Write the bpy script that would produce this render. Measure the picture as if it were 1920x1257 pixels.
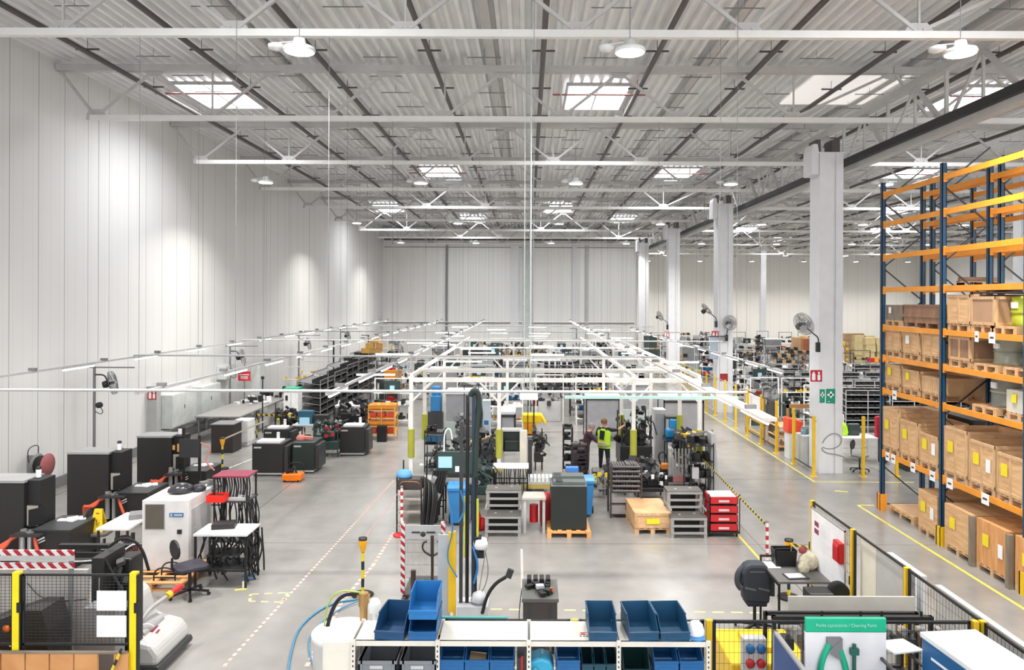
import bpy, math, random
from mathutils import Vector, Matrix, Euler
S = bpy.context.scene
for o in list(bpy.data.objects): bpy.data.objects.remove(o)
# ---------------------------------------------------------------- camera, world fill, exposure
F = 1400.0; VX, VY, CH, ROLL = 990.0, 562.0, 5.4, 0.0035
cd = bpy.data.cameras.new('camera'); cam = bpy.data.objects.new('camera', cd); S.collection.objects.link(cam)
cam.location = (0, 0, CH); cam.rotation_euler = (math.pi/2, -ROLL, 0)
cd.sensor_width = 36; cd.lens = 36*F/1920
cd.shift_x = (960-VX)/1920; cd.shift_y = (VY-628.5)/1920
cd.clip_start = .1; cd.clip_end = 400
S.camera = cam
S.view_settings.view_transform = 'Standard'; S.view_settings.look = 'None'
S.view_settings.exposure = 0.15; S.view_settings.gamma = 1.0; S.view_settings.use_curve_mapping = False
S.cycles.use_denoising = True
S.cycles.max_bounces = 7; S.cycles.diffuse_bounces = 4; S.cycles.glossy_bounces = 3
W = bpy.data.worlds.new('white_fill'); S.world = W; W.use_nodes = True
W.node_tree.nodes['Background'].inputs[0].default_value = (.97, .985, 1, 1)
W.node_tree.nodes['Background'].inputs[1].default_value = 2.0  # even white fill, entering where the hall's rear is left open
LAMP_W, SKY_W, TUBE_E = 290.0, 330.0, 14.0
# ---------------------------------------------------------------- pixel to place helpers
def lev(x, y): dx, dy = x-VX, y-VY; return dx+ROLL*dy, dy-ROLL*dx
def G(x, y, z=0.0):                      # ground (or height z) point seen at a pixel
    dx, dy = lev(x, y); Y = (CH-z)*F/dy; return (dx*Y/F, Y, z)
def P(x, y, Y):
    dx, dy = lev(x, y); return (dx*Y/F, Y, CH-dy*Y/F)
def ZH(y, Y, x=990): return CH-lev(x, y)[1]*Y/F
def XA(x, Y, y=800): return lev(x, y)[0]*Y/F
# ---------------------------------------------------------------- materials
MATS = {}
def mat(name, col, rough=.55, metal=0., var=.08, scale=3., bump=0., emit=0., coat=0.):
    if name in MATS: return MATS[name]
    m = bpy.data.materials.new(name); m.use_nodes = True; MATS[name] = m
    n, l = m.node_tree.nodes, m.node_tree.links; b = n['Principled BSDF']
    b.inputs['Roughness'].default_value = rough; b.inputs['Metallic'].default_value = metal
    if coat: b.inputs['Coat Weight'].default_value = coat
    c = (*col, 1) if len(col) == 3 else col
    b.inputs['Base Color'].default_value = c
    if emit:
        b.inputs['Emission Color'].default_value = c; b.inputs['Emission Strength'].default_value = emit
    elif var:
        tc = n.new('ShaderNodeTexCoord'); nz = n.new('ShaderNodeTexNoise'); nz.inputs['Scale'].default_value = scale
        nz.inputs['Detail'].default_value = 3
        l.new(tc.outputs['Object'], nz.inputs['Vector'])
        r = n.new('ShaderNodeValToRGB'); l.new(nz.outputs['Fac'], r.inputs[0])
        r.color_ramp.elements[0].position = .3; r.color_ramp.elements[1].position = .7
        r.color_ramp.elements[0].color = tuple(v*(1-var) for v in c[:3])+(1,)
        r.color_ramp.elements[1].color = tuple(min(1, v*(1+var)) for v in c[:3])+(1,)
        l.new(r.outputs[0], b.inputs['Base Color'])
        if bump:
            bp = n.new('ShaderNodeBump'); bp.inputs['Strength'].default_value = bump
            l.new(nz.outputs['Fac'], bp.inputs['Height']); l.new(bp.outputs[0], b.inputs['Normal'])
    return m
def stripes(name, c1, c2, freq=6., vec=(1, 0, 1), rough=.5):     # diagonal hazard stripes
    m = bpy.data.materials.new(name); m.use_nodes = True; MATS[name] = m
    n, l = m.node_tree.nodes, m.node_tree.links; b = n['Principled BSDF']; b.inputs['Roughness'].default_value = rough
    tc = n.new('ShaderNodeTexCoord'); d = n.new('ShaderNodeVectorMath'); d.operation = 'DOT_PRODUCT'
    d.inputs[1].default_value = vec; l.new(tc.outputs['Object'], d.inputs[0])
    k = n.new('ShaderNodeMath'); k.operation = 'MULTIPLY'; k.inputs[1].default_value = freq; l.new(d.outputs['Value'], k.inputs[0])
    f = n.new('ShaderNodeMath'); f.operation = 'FRACT'; l.new(k.outputs[0], f.inputs[0])
    g = n.new('ShaderNodeMath'); g.operation = 'GREATER_THAN'; g.inputs[1].default_value = .5; l.new(f.outputs[0], g.inputs[0])
    x = n.new('ShaderNodeMixRGB'); x.inputs[1].default_value = (*c1, 1); x.inputs[2].default_value = (*c2, 1)
    l.new(g.outputs[0], x.inputs[0]); l.new(x.outputs[0], b.inputs['Base Color']); return m
def woodmat(name, c1, c2, scale=2., ax=(1, 6, 1)):
    m = bpy.data.materials.new(name); m.use_nodes = True; MATS[name] = m
    n, l = m.node_tree.nodes, m.node_tree.links; b = n['Principled BSDF']; b.inputs['Roughness'].default_value = .65
    tc = n.new('ShaderNodeTexCoord'); mp = n.new('ShaderNodeMapping'); mp.inputs['Scale'].default_value = ax
    nz = n.new('ShaderNodeTexNoise'); nz.inputs['Scale'].default_value = scale; nz.inputs['Detail'].default_value = 6
    nz.inputs['Distortion'].default_value = .6
    l.new(tc.outputs['Object'], mp.inputs[0]); l.new(mp.outputs[0], nz.inputs['Vector'])
    r = n.new('ShaderNodeValToRGB'); r.color_ramp.elements[0].position = .32; r.color_ramp.elements[1].position = .68
    r.color_ramp.elements[0].color = (*c1, 1); r.color_ramp.elements[1].color = (*c2, 1)
    l.new(nz.outputs['Fac'], r.inputs[0]); l.new(r.outputs[0], b.inputs['Base Color']); return m
WHITE = mat('white_paint', (.78, .78, .77), .45); LGREY = mat('light_grey_paint', (.5, .5, .5), .45)
STEELW = mat('structural_steel_paint', (.5, .49, .48), .5, var=.05); STEELB = mat('lamp_lit_steel_paint', (.76, .75, .73), .45, var=.03); GALV = mat('galvanised_steel', (.42, .42, .41), .38, .6)  # truss steel in two tones: lamp-lit chords paler, unlit members darker
DSTEEL = mat('dark_brown_steel', (.085, .07, .068), .5); BLACK = mat('black_plastic', (.011, .011, .012), .45)
DGREY = mat('dark_grey_metal', (.038, .038, .041), .42); MGREY = mat('mid_grey_metal', (.2, .2, .205), .45)
CHAR = mat('charcoal_panel', (.02, .018, .017), .5, var=.05); RUB = mat('black_rubber', (.012, .012, .012), .8)
RED = mat('red_plastic', (.5, .012, .018), .4); ORANGE = mat('orange_plastic', (.85, .16, .012), .4)
YEL = mat('yellow_paint', (.8, .5, .012), .4); LIME = mat('lime_yellow_foam', (.58, .6, .06), .7)
BLUE = mat('blue_plastic', (.012, .11, .3), .4); DBLUE = mat('deep_blue_plastic', (.008, .05, .13), .4)
BBLUE = mat('bright_blue_plastic', (.03, .2, .48), .4); NAVY = mat('rack_blue_paint', (.012, .055, .115), .4)
RORG = mat('rack_orange_paint', (.8, .3, .025), .42); GREEN = mat('green_paint', (.01, .42, .23), .45)
CREAM = mat('cream_metal', (.72, .68, .6), .45); PAPER = mat('white_paper', (.85, .85, .86), .8, var=.02)
YLAB = mat('yellow_label', (.82, .66, .02), .7, var=.02); ORED = mat('orange_red_hose', (.65, .09, .04), .5)
TEAL = mat('teal_plastic', (.03, .3, .42), .4); BEIGE = mat('beige_laminate', (.5, .46, .41), .5)
LBLUE = mat('light_blue_screen', (.3, .5, .6), .3, emit=.5); SCREEN = mat('dark_screen_glass', (.02, .025, .03), .1)
WOOD = woodmat('pale_pine', (.5, .3, .15), (.68, .45, .25)); PLY = woodmat('plywood', (.56, .31, .145), (.74, .48, .255), 1.5, (1, 1, 7))
WOODO = woodmat('orange_stained_wood', (.55, .24, .08), (.72, .37, .15)); BWOOD = woodmat('brown_wood', (.24, .13, .075), (.36, .21, .13))
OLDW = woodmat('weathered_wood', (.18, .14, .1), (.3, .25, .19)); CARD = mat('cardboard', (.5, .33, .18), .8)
RW = stripes('red_white_stripes', (.75, .73, .72), (.42, .015, .03), 7, (1, 0, 1)); YBS = stripes('yellow_black_stripes', (.8, .55, .02), (.02, .02, .02), 9, (0, 0, 1))
RWB = stripes('red_white_bands', (.8, .78, .77), (.5, .015, .03), 6, (0, 0, 1)); YBT = stripes('yellow_black_tape', (.75, .62, .05), (.03, .03, .02), 7, (.7, .7, .7))
SKIN = mat('skin', (.55, .3, .22), .6); HIVIS = mat('hi_vis_fabric', (.5, .85, .03), .8); DCLOTH = mat('dark_cloth', (.02, .02, .03), .9)
SILV = mat('bright_aluminium', (.6, .6, .6), .3, .7); GREYP = mat('grey_plastic', (.2, .215, .235), .5); TGREEN = mat('dark_green_machine', (.03, .055, .05), .4)
BGLASS = mat('grey_blue_glass', (.3, .36, .42), .2)
# ---------------------------------------------------------------- mesh builder
class MB:
    def __init__(s): s.v = []; s.f = []; s.m = []; s.s = []
    def add(s, vs, fs, mi=0, sm=False):
        k = len(s.v); s.v += [tuple(v) for v in vs]
        for f in fs: s.f.append([i+k for i in f]); s.m.append(mi); s.s.append(sm)
        return s
    def box(s, x0, x1, y0, y1, z0, z1, mi=0):
        if x0 > x1: x0, x1 = x1, x0
        if y0 > y1: y0, y1 = y1, y0
        if z0 > z1: z0, z1 = z1, z0
        return s.add([(x0, y0, z0), (x1, y0, z0), (x1, y1, z0), (x0, y1, z0), (x0, y0, z1), (x1, y0, z1), (x1, y1, z1), (x0, y1, z1)],
              [(0, 3, 2, 1), (4, 5, 6, 7), (0, 1, 5, 4), (1, 2, 6, 5), (2, 3, 7, 6), (3, 0, 4, 7)], mi)
    def cb(s, cx, cy, z0, w, d, h, mi=0): return s.box(cx-w/2, cx+w/2, cy-d/2, cy+d/2, z0, z0+h, mi)
    def rb(s, c, size, R, mi=0):               # rotated box, R = Euler tuple
        M = Euler(R).to_matrix(); w, d, h = [q/2 for q in size]; c = Vector(c)
        vs = [c+M@Vector((a*w, b*d, e*h)) for e in (-1, 1) for a, b in ((-1, -1), (1, -1), (1, 1), (-1, 1))]
        return s.add(vs, [(0, 3, 2, 1), (4, 5, 6, 7), (0, 1, 5, 4), (1, 2, 6, 5), (2, 3, 7, 6), (3, 0, 4, 7)], mi)
    def bar(s, p, q, w, h=None, mi=0):         # square bar between two points
        h = h or w; p, q = Vector(p), Vector(q); d = (q-p).normalized()
        u = d.cross(Vector((0, 0, 1))); u = Vector((1, 0, 0)) if u.length < .01 else u.normalized(); t = u.cross(d)
        vs = [e+u*a*w/2+t*b*h/2 for e in (p, q) for a, b in ((-1, -1), (1, -1), (1, 1), (-1, 1))]
        return s.add(vs, [(0, 1, 2, 3), (7, 6, 5, 4), (0, 4, 5, 1), (1, 5, 6, 2), (2, 6, 7, 3), (3, 7, 4, 0)], mi)
    def cyl(s, p, q, r, r2=None, n=10, mi=0, cap=True):
        r2 = r if r2 is None else r2; p, q = Vector(p), Vector(q); d = (q-p).normalized()
        u = d.cross(Vector((0, 0, 1))); u = Vector((1, 0, 0)) if u.length < .01 else u.normalized(); t = u.cross(d)
        A = [2*math.pi*i/n for i in range(n)]
        vs = [p+(u*math.cos(a)+t*math.sin(a))*r for a in A]+[q+(u*math.cos(a)+t*math.sin(a))*r2 for a in A]
        s.add(vs, [(i, n+i, n+(i+1) % n, (i+1) % n) for i in range(n)], mi, True)
        if cap: s.add(vs, [tuple(range(n)), tuple(range(2*n-1, n-1, -1))], mi)
        return s
    def path(s, pts, r, n=6, mi=0, smooth=3):
        pts = [Vector(p) for p in pts]
        for _ in range(smooth if len(pts) > 2 else 0):
            q = [pts[0]]
            for a, b in zip(pts, pts[1:]): q += [a*.75+b*.25, a*.25+b*.75]
            pts = q+[pts[-1]]
            if len(pts) > 40: break
        rings = []; u = None
        for i, p in enumerate(pts):
            d = (pts[min(i+1, len(pts)-1)]-pts[max(i-1, 0)])
            d = d.normalized() if d.length > 1e-6 else Vector((0, 0, 1))
            if u is None: u = d.orthogonal().normalized()
            u = (u-d*u.dot(d)); u = u.normalized() if u.length > 1e-4 else d.orthogonal().normalized(); t = d.cross(u)
            rings.append([p+(u*math.cos(2*math.pi*k/n)+t*math.sin(2*math.pi*k/n))*r for k in range(n)])
        vs = [v for g in rings for v in g]; fs = []
        for i in range(len(rings)-1):
            for k in range(n): fs.append((i*n+k, i*n+(k+1) % n, (i+1)*n+(k+1) % n, (i+1)*n+k))
        s.add(vs, fs, mi, True); s.add(rings[0], [tuple(range(n))[::-1]], mi); s.add(rings[-1], [tuple(range(n))], mi); return s
    def lathe(s, prof, c=(0, 0, 0), n=20, mi=0, R=None):
        M = Euler(R).to_matrix() if R else Matrix.Identity(3); vs = []
        for r, z in prof:
            for k in range(n): a = 2*math.pi*k/n; vs.append(Vector(c)+M@Vector((r*math.cos(a), r*math.sin(a), z)))
        fs = [(i*n+k, i*n+(k+1) % n, (i+1)*n+(k+1) % n, (i+1)*n+k) for i in range(len(prof)-1) for k in range(n)]
        s.add(vs, fs, mi, True)
        if prof[0][0] > .001: s.add(vs[:n], [tuple(range(n))[::-1]], mi)
        if prof[-1][0] > .001: s.add(vs[-n:], [tuple(range(n))], mi)
        return s
    def prism(s, poly, a, b, axis='y', mi=0):   # extrude a 2-D outline along an axis
        n = len(poly)
        def q(p, t): return (p[0], t, p[1]) if axis == 'y' else ((t, p[0], p[1]) if axis == 'x' else (p[0], p[1], t))
        vs = [q(p, a) for p in poly]+[q(p, b) for p in poly]
        return s.add(vs, [tuple(range(n)), tuple(range(2*n-1, n-1, -1))]+[(i, n+i, n+(i+1) % n, (i+1) % n) for i in range(n)], mi)
    def grid(s, p0, U, V, nu, nv, r, mi=0):     # wire mesh of thin bars
        p0, U, V = Vector(p0), Vector(U), Vector(V)
        for i in range(nu+1): s.bar(p0+U*i/nu, p0+U*i/nu+V, r, r, mi)
        for j in range(nv+1): s.bar(p0+V*j/nv, p0+V*j/nv+U, r, r, mi)
        return s
    def done(s, name, mats, parent=None, loc=None, bev=0, **k):
        me = bpy.data.meshes.new(name); me.from_pydata(s.v, [], s.f)
        for m in (mats if isinstance(mats, (list, tuple)) else [mats]): me.materials.append(m)
        me.polygons.foreach_set('material_index', s.m); me.polygons.foreach_set('use_smooth', s.s); me.update()
        import bmesh as _b
        bm = _b.new(); bm.from_mesh(me); _b.ops.recalc_face_normals(bm, faces=bm.faces); bm.to_mesh(me); bm.free()
        o = bpy.data.objects.new(name, me); S.collection.objects.link(o)
        if parent: o.parent = parent
        if loc: o.location = loc
        if bev:
            b = o.modifiers.new('bevel', 'BEVEL'); b.width = bev; b.segments = 2; b.limit_method = 'ANGLE'
        for a, b in k.items(): o[a] = b
        return o
def thing(name, label, cat, loc=(0, 0, 0), rz=0, group=None):
    o = bpy.data.objects.new(name, None); S.collection.objects.link(o); o.empty_display_size = .2
    o.location = loc; o.rotation_euler = (0, 0, rz); o['label'] = label; o['category'] = cat
    if group: o['group'] = group
    return o
def tag(o, label, cat, group=None, rz=None):
    o['label'] = label; o['category'] = cat
    if group: o['group'] = group
    if rz is not None: o.rotation_euler = (0, 0, rz)
    return o
KIDS = {}
def tree(o):
    return [c for c in S.objects if c.parent == o]
def clone(root, loc, rz=None, label=None, group=None, sc=None):
    key = root.name
    def cp(o, par):
        c = o.copy(); S.collection.objects.link(c)
        if par: c.parent = par
        if o.name not in KIDS: KIDS[o.name] = [k for k in o.children]
        for k in KIDS[o.name]: cp(k, c)
        return c
    r = cp(root, None); r.location = loc
    if rz is not None: r.rotation_euler = (0, 0, rz)
    if sc: r.scale = sc
    if label: r['label'] = label
    if group: r['group'] = group
    return r
def setting(o): o['kind'] = 'structure'; return o
def text(body, size, m, parent, loc, rot=(math.pi/2, 0, 0), name='lettering', ext=.002, align='CENTER'):
    c = bpy.data.curves.new('t', 'FONT'); c.body = body; c.size = size; c.extrude = ext; c.align_x = align; c.align_y = 'CENTER'
    t = bpy.data.objects.new('t', c); S.collection.objects.link(t)
    bpy.context.view_layer.update()
    me = bpy.data.meshes.new_from_object(t.evaluated_get(bpy.context.evaluated_depsgraph_get()))
    bpy.data.objects.remove(t); me.materials.clear(); me.materials.append(m)
    o = bpy.data.objects.new(name, me); S.collection.objects.link(o); o.parent = parent; o.location = loc; o.rotation_euler = rot
    return o
_o = 'first second third fourth fifth sixth seventh eighth ninth tenth eleventh twelfth thirteenth fourteenth fifteenth sixteenth seventeenth eighteenth nineteenth'.split()
def nth(k): return _o[k] if k < 19 else 'twentieth' if k == 19 else 'twenty-'+_o[k-20]
RR = random.Random(7)
# ================================================================ the hall
XL, XR, YF, YB, Y0, ZT = -13.4, 48.0, 69.0, 92.0, 3.0, 12.15
def floor_mat():
    m = bpy.data.materials.new('polished_concrete'); m.use_nodes = True
    n, l = m.node_tree.nodes, m.node_tree.links; b = n['Principled BSDF']
    tc = n.new('ShaderNodeTexCoord')
    a = n.new('ShaderNodeTexNoise'); a.inputs['Scale'].default_value = .35; a.inputs['Detail'].default_value = 3; a.inputs['Roughness'].default_value = .5
    c = n.new('ShaderNodeTexNoise'); c.inputs['Scale'].default_value = 1.7; c.inputs['Detail'].default_value = 4
    mp = n.new('ShaderNodeMapping'); mp.inputs['Scale'].default_value = (1.4, .5, 1); l.new(tc.outputs['Object'], mp.inputs[0])
    l.new(mp.outputs[0], a.inputs['Vector']); l.new(tc.outputs['Object'], c.inputs['Vector'])
    mx = n.new('ShaderNodeMixRGB'); mx.inputs[0].default_value = .4; l.new(a.outputs['Fac'], mx.inputs[1]); l.new(c.outputs['Fac'], mx.inputs[2])
    r = n.new('ShaderNodeValToRGB'); e = r.color_ramp.elements; e[0].position = .28; e[1].position = .72
    e[0].color = (.17, .162, .152, 1); e[1].color = (.37, .355, .335, 1); l.new(mx.outputs[0], r.inputs[0]); r.color_ramp.interpolation = 'B_SPLINE'
    # saw-cut joints every 6 m
    sx = n.new('ShaderNodeSeparateXYZ'); l.new(tc.outputs['Object'], sx.inputs[0]); ms = []
    for k, (ax, off) in enumerate((('X', .15), ('Y', .25))):
        q = n.new('ShaderNodeMath'); q.operation = 'MULTIPLY_ADD'; q.inputs[1].default_value = 1/6.; q.inputs[2].default_value = off; l.new(sx.outputs[ax], q.inputs[0])
        f = n.new('ShaderNodeMath'); f.operation = 'FRACT'; l.new(q.outputs[0], f.inputs[0])
        g = n.new('ShaderNodeMath'); g.operation = 'LESS_THAN'; g.inputs[1].default_value = .004; l.new(f.outputs[0], g.inputs[0]); ms.append(g)
    mm = n.new('ShaderNodeMath'); mm.operation = 'MAXIMUM'; l.new(ms[0].outputs[0], mm.inputs[0]); l.new(ms[1].outputs[0], mm.inputs[1])
    j = n.new('ShaderNodeMixRGB'); j.inputs[2].default_value = (.12, .11, .1, 1); l.new(mm.outputs[0], j.inputs[0]); l.new(r.outputs[0], j.inputs[1])
    l.new(j.outputs[0], b.inputs['Base Color'])
    b.inputs['Roughness'].default_value = .22
    return m
setting(MB().box(XL-.3, XR+.3, -4, YB+.3, -.2, 0).done('floor', floor_mat()))
def seam_mat(name, col, axis, pitch, off, w=.03, dark=.62, extra=True):
    m = bpy.data.materials.new(name); m.use_nodes = True
    n, l = m.node_tree.nodes, m.node_tree.links; b = n['Principled BSDF']; b.inputs['Roughness'].default_value = .38
    tc = n.new('ShaderNodeTexCoord'); sx = n.new('ShaderNodeSeparateXYZ'); l.new(tc.outputs['Object'], sx.inputs[0])
    def line(p, o, w, d):
        q = n.new('ShaderNodeMath'); q.operation = 'MULTIPLY_ADD'; q.inputs[1].default_value = 1/p; q.inputs[2].default_value = o; l.new(sx.outputs[axis], q.inputs[0])
        f = n.new('ShaderNodeMath'); f.operation = 'FRACT'; l.new(q.outputs[0], f.inputs[0])
        g = n.new('ShaderNodeMath'); g.operation = 'LESS_THAN'; g.inputs[1].default_value = w/p; l.new(f.outputs[0], g.inputs[0])
        h = n.new('ShaderNodeMath'); h.operation = 'MULTIPLY'; h.inputs[1].default_value = d; l.new(g.outputs[0], h.inputs[0]); return h
    a = line(pitch, off, w, dark); c = line(pitch/3., off+.1, w*.5, .16)
    s = n.new('ShaderNodeMath'); s.operation = 'MAXIMUM'; l.new(a.outputs[0], s.inputs[0]); l.new(c.outputs[0], s.inputs[1])
    x = n.new('ShaderNodeMixRGB'); x.inputs[1].default_value = (*col, 1); x.inputs[2].default_value = (.12, .12, .12, 1)
    l.new(s.outputs[0], x.inputs[0]); l.new(x.outputs[0], b.inputs['Base Color']); return m
wl = seam_mat('white_sandwich_panel_left', (.74, .73, .72), 'Y', 1.15, .25, .03, .55)
wf = seam_mat('white_sandwich_panel_back', (.82, .81, .79), 'X', 1.15, .4, .03, .2)
setting(MB().box(XL-.25, XL, -4, YF+.3, 0, 12.6).done('wall_left', wl))
setting(MB().box(XL, 10.0, YF, YF+.25, 0, 12.6).done('wall_back', wf))
setting(MB().box(9.9, 10.1, YF+.25, YB, 0, 12.6).done('wall_back_side', wf))
setting(MB().box(10.1, XR, YB, YB+.25, 0, 12.6).done('wall_back_right', seam_mat('cream_wall_panel', (.8, .78, .74), 'X', 1.2, .2, .03, .25)))
setting(MB().box(XR, XR+.25, -4, YB, 0, 12.6).done('wall_right', wf))
setting(MB().box(XL, XL+.06, 6, YF, 0, .3).done('baseboard_left', MGREY))
# ceiling: trapezoidal steel deck, real ribs along the hall, with openings for the skylights
SKY = []
ROWS = {10.2: ('nearest row', (-4.6, 7.75, 20.1, 32.5)), 24.7: ('first full row', (-10.2, 2.2, 14.6, 27, 39.4)), 39.2: ('second row', (-4.6, 7.75, 20.1, 32.5)),
        54.2: ('third row', (-10.2, 2.2, 14.6, 27, 39.4)), 62.0: ('fourth row', (-4.6, 7.75)), 69.5: ('fifth row', (20.1, 32.5)), 80.0: ('farthest row', (14.6, 27, 39.4))}
for yc, (_, xs) in ROWS.items(): SKY += [(xc, yc) for xc in xs]
deck = mat('galvanised_roof_deck', (.8, .8, .8), .5, .05, .06, 1.2)
b = MB(); x = XL; pr = []
while x < XR: pr += [(x, ZT), (x+.09, ZT), (x+.13, ZT+.14), (x+.26, ZT+.14)]; x += .30
segs = [Y0, 14, 30, 46, 62, 78, YB]
for a, c in zip(segs, segs[1:]):
    vs = [(p[0], a, p[1]) for p in pr]+[(p[0], c, p[1]) for p in pr]; n_ = len(pr)
    b.add(vs, [(i, i+1, n_+i+1, n_+i) for i in range(n_-1)])
setting(b.done('ceiling', deck))
# skylights: translucent domes set just under the deck
domem = mat('skylight_glazing', (.93, .97, 1.), emit=3.2)
sky0 = None
for k, (xc, yc) in enumerate(SKY):
    lbl = 'bright rectangular roof skylight, %s' % ROWS[yc][0] + ', %s' % {(-10.2):'next to the left wall',(-4.6):'left of the middle',(-4.9):'left of the middle',2.2:'over the middle of the hall',7.75:'just left of the columns',7.9:'just left of the columns',14.6:'just right of the columns',20.1:'over the right hall',27:'far over the right hall',32.5:'deep over the right hall',39.4:'at the far right of the right hall'}[xc]
    if sky0 is None:
        sky0 = thing('skylight', lbl, 'skylight', (xc, yc, ZT), 0, 'skylights in the roof')
        w, d = .95, 1.45
        MB().box(-w, w, -d, d, -.03, -.01).done('glazing', domem, sky0)
        f = MB(); f.box(-w-.07, -w, -d-.07, d+.07, -.1, 0).box(w, w+.07, -d-.07, d+.07, -.1, 0).box(-w, w, -d-.07, -d, -.1, 0).box(-w, w, d, d+.07, -.1, 0)
        f.box(-.02, .02, -d, d, -.06, -.03); f.done('frame', STEELW, sky0)
        b_ = MB().cyl((-w-.5, d*.9-2.7, -.35), (w+.5, d*.9-2.7, -.35), .03, n=6); b_.done('opener_bar', mat('red_brown_rod', (.35, .12, .12), .5), sky0)
    else: clone(sky0, (xc, yc, ZT), 0, lbl)
    L = bpy.data.lights.new('skylight_daylight', 'AREA'); L.shape = 'RECTANGLE'; L.size = 1.9; L.size_y = 2.9; L.energy = SKY_W; L.color = (.95, .98, 1)
    lo = bpy.data.objects.new('skylight_daylight', L); S.collection.objects.link(lo); lo.location = (xc, yc, ZT-.15); L.spread = math.radians(150)
# pale panel given a weak glow, in place of a bright ceiling patch
t = thing('glowing_ceiling_panel', 'pale softly glowing ceiling panel near the first column', 'skylight', (9.9, 23.6, ZT-.06))
MB().box(-1.4, 1.4, -1.7, 1.7, -.04, 0).done('panel', mat('pale_panel_glow', (.97, .93, .91), emit=.42), t)
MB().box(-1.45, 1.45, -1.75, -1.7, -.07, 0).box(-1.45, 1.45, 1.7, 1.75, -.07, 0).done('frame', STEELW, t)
# ---------------- trusses across the hall
TY = [Y0+4.6] + [14.4+6.8*i for i in range(12)]
PIT = 3.3
def truss(name, label, Y, x0, x1, grp='roof trusses spanning the hall'):
    t = thing(name, label, 'roof truss', (0, Y, 0), 0, grp); zt, zb = 12.02, 10.52
    MB().box(x0, x1, -.11, .11, zt-.18, zt).done('top_chord', STEELW, t)
    nodes = []; x = x0+1.1
    while x < x1-.3: nodes.append(x); x += PIT
    MB().box(nodes[0]-.15 if x0 < 0 else x0, x1, -.07, .07, zb-.07, zb+.07).done('bottom_chord', STEELB, t)
    d = MB(); g = MB()
    for i, nx in enumerate(nodes):
        l = x0+.05 if i == 0 else nx-PIT/2; r = x1-.05 if i == len(nodes)-1 else nx+PIT/2
        d.bar((nx-.07, 0, zb+.1), (l+.05, 0, zt-.2), .07, .07).bar((nx+.07, 0, zb+.1), (r-.05, 0, zt-.2), .07, .07)
        if i and i % 3 != 2: d.bar((nx, 0, zb), (nx, 0, zt-.15), .04)
        g.prism([(nx-.28, zb-.06), (nx+.28, zb-.06), (nx+.26, zb+.12), (nx+.16, zb+.24), (nx-.16, zb+.24), (nx-.26, zb+.12)], -.015, .015)
        g.prism([(r-.3, zt-.17), (r+.3, zt-.17), (r+.12, zt-.32), (r-.12, zt-.32)], -.015, .015)
    d.done('web_members', STEELW, t, kind='stuff'); g.done('gusset_plates', STEELW, t, kind='stuff'); return t
ordn = ['nearest', 'second', 'third', 'fourth', 'fifth', 'sixth', 'seventh', 'eighth', 'ninth', 'tenth', 'eleventh', 'twelfth', 'thirteenth']
t1 = t2 = None
for i, y in enumerate(TY):
    if y > YB-.5: break
    if y < YF:
        lb = 'grey steel lattice roof truss across the main hall, %s from the camera' % ordn[i]
        t1 = truss('roof_truss', lb, y, XL+.02, 10.3) if t1 is None else clone(t1, (0, y, 0), 0, lb)
    lb = 'grey steel lattice roof truss across the right hall, %s from the camera' % ordn[i]
    t2 = truss('roof_truss', lb, y, 10.32, XR-.1, 'roof trusses of the right hall') if t2 is None else clone(t2, (0, y, 0), 0, lb)
# long purlins, pipes
b = MB()
for k, x in enumerate([-7.0+5.97*i for i in range(10)]):
    t = tag(MB().box(x-.11, x+.11, Y0, (YF if x < 10 else YB)-.1, ZT-.14, ZT-.005).done('roof_beam', STEELW), 'long grey roof beam running the length of the hall, number %s from the left wall' % ordn[k].replace('nearest', 'first'), 'roof beam', 'long roof beams')
ph = None
for k in range(20):
    x = -11.35+2.93*k
    y1 = (YF if x < 10 else YB)-.2
    t = thing('ceiling_pipe', 'dark brown pipe run hung along the roof, %s from the left wall' % (['first', 'second', 'third', 'fourth', 'fifth', 'sixth', 'seventh', 'eighth', 'ninth', 'tenth', 'eleventh', 'twelfth', 'thirteenth', 'fourteenth', 'fifteenth', 'sixteenth', 'seventeenth', 'eighteenth', 'nineteenth', 'twentieth'][k]), 'pipe', (x, 0, 11.72), 0, 'dark pipes under the roof deck')
    MB().cyl((0, Y0, 0), (0, y1, 0), .07, n=8).done('pipe', DSTEEL, t)
    h = MB(); h2 = MB(); y = 9.
    while y < y1:
        h.cyl((0, y, 0), (0, y, .35), .008, n=4); h.box(-.3, .3, y-.02, y+.02, .06, .1); y += 3.4
    y = 7.9
    while y < y1:
        if RR.random() < .85:
            xo = 1.45+RR.uniform(-.1, .1); h2.cyl((xo-.45, y, .1), (xo+.45, y, .1), .014, n=4).cyl((xo, y, .1), (xo, y, .33), .006, n=4)
        y += 1.7
    h.done('pipe_hanger', DSTEEL, t, kind='stuff'); h2.done('sprinkler_branch', MGREY, t, kind='stuff')
# girder along the column line
t = thing('roof_girder', 'deep grey lattice girder carried along the column tops', 'girder', (10.35, 0, 0))
MB().box(-.13, .13, Y0, YF-.2, 9.55, 9.72).done('bottom_chord', STEELW, t)
MB().box(-.13, .13, Y0, YF-.2, 11.1, 11.28).done('top_chord', STEELW, t)
w = MB(); y = Y0+.5; k = 0
while y < YF-3:
    w.bar((0, y, 9.7), (0, y+1.5, 11.15), .1).bar((0, y+1.5, 11.15), (0, y+3.0, 9.7), .06); w.bar((0, y+1.5, 9.7), (0, y+1.5, 11.1), .06).bar((0, y, 11.2), (0, y, 9.7), .08); y += 3.0
w.done('web_members', STEELW, t, kind='stuff')
tag(MB().box(-.08, .08, Y0, YF-.2, 0, .06).box(-.09, -.075, Y0, YF-.2, 0, .2).done('cable_tray', BLACK, loc=(10.15, 0, 9.72)), 'black cable tray running beside the lattice girder', 'cable tray')
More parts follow.
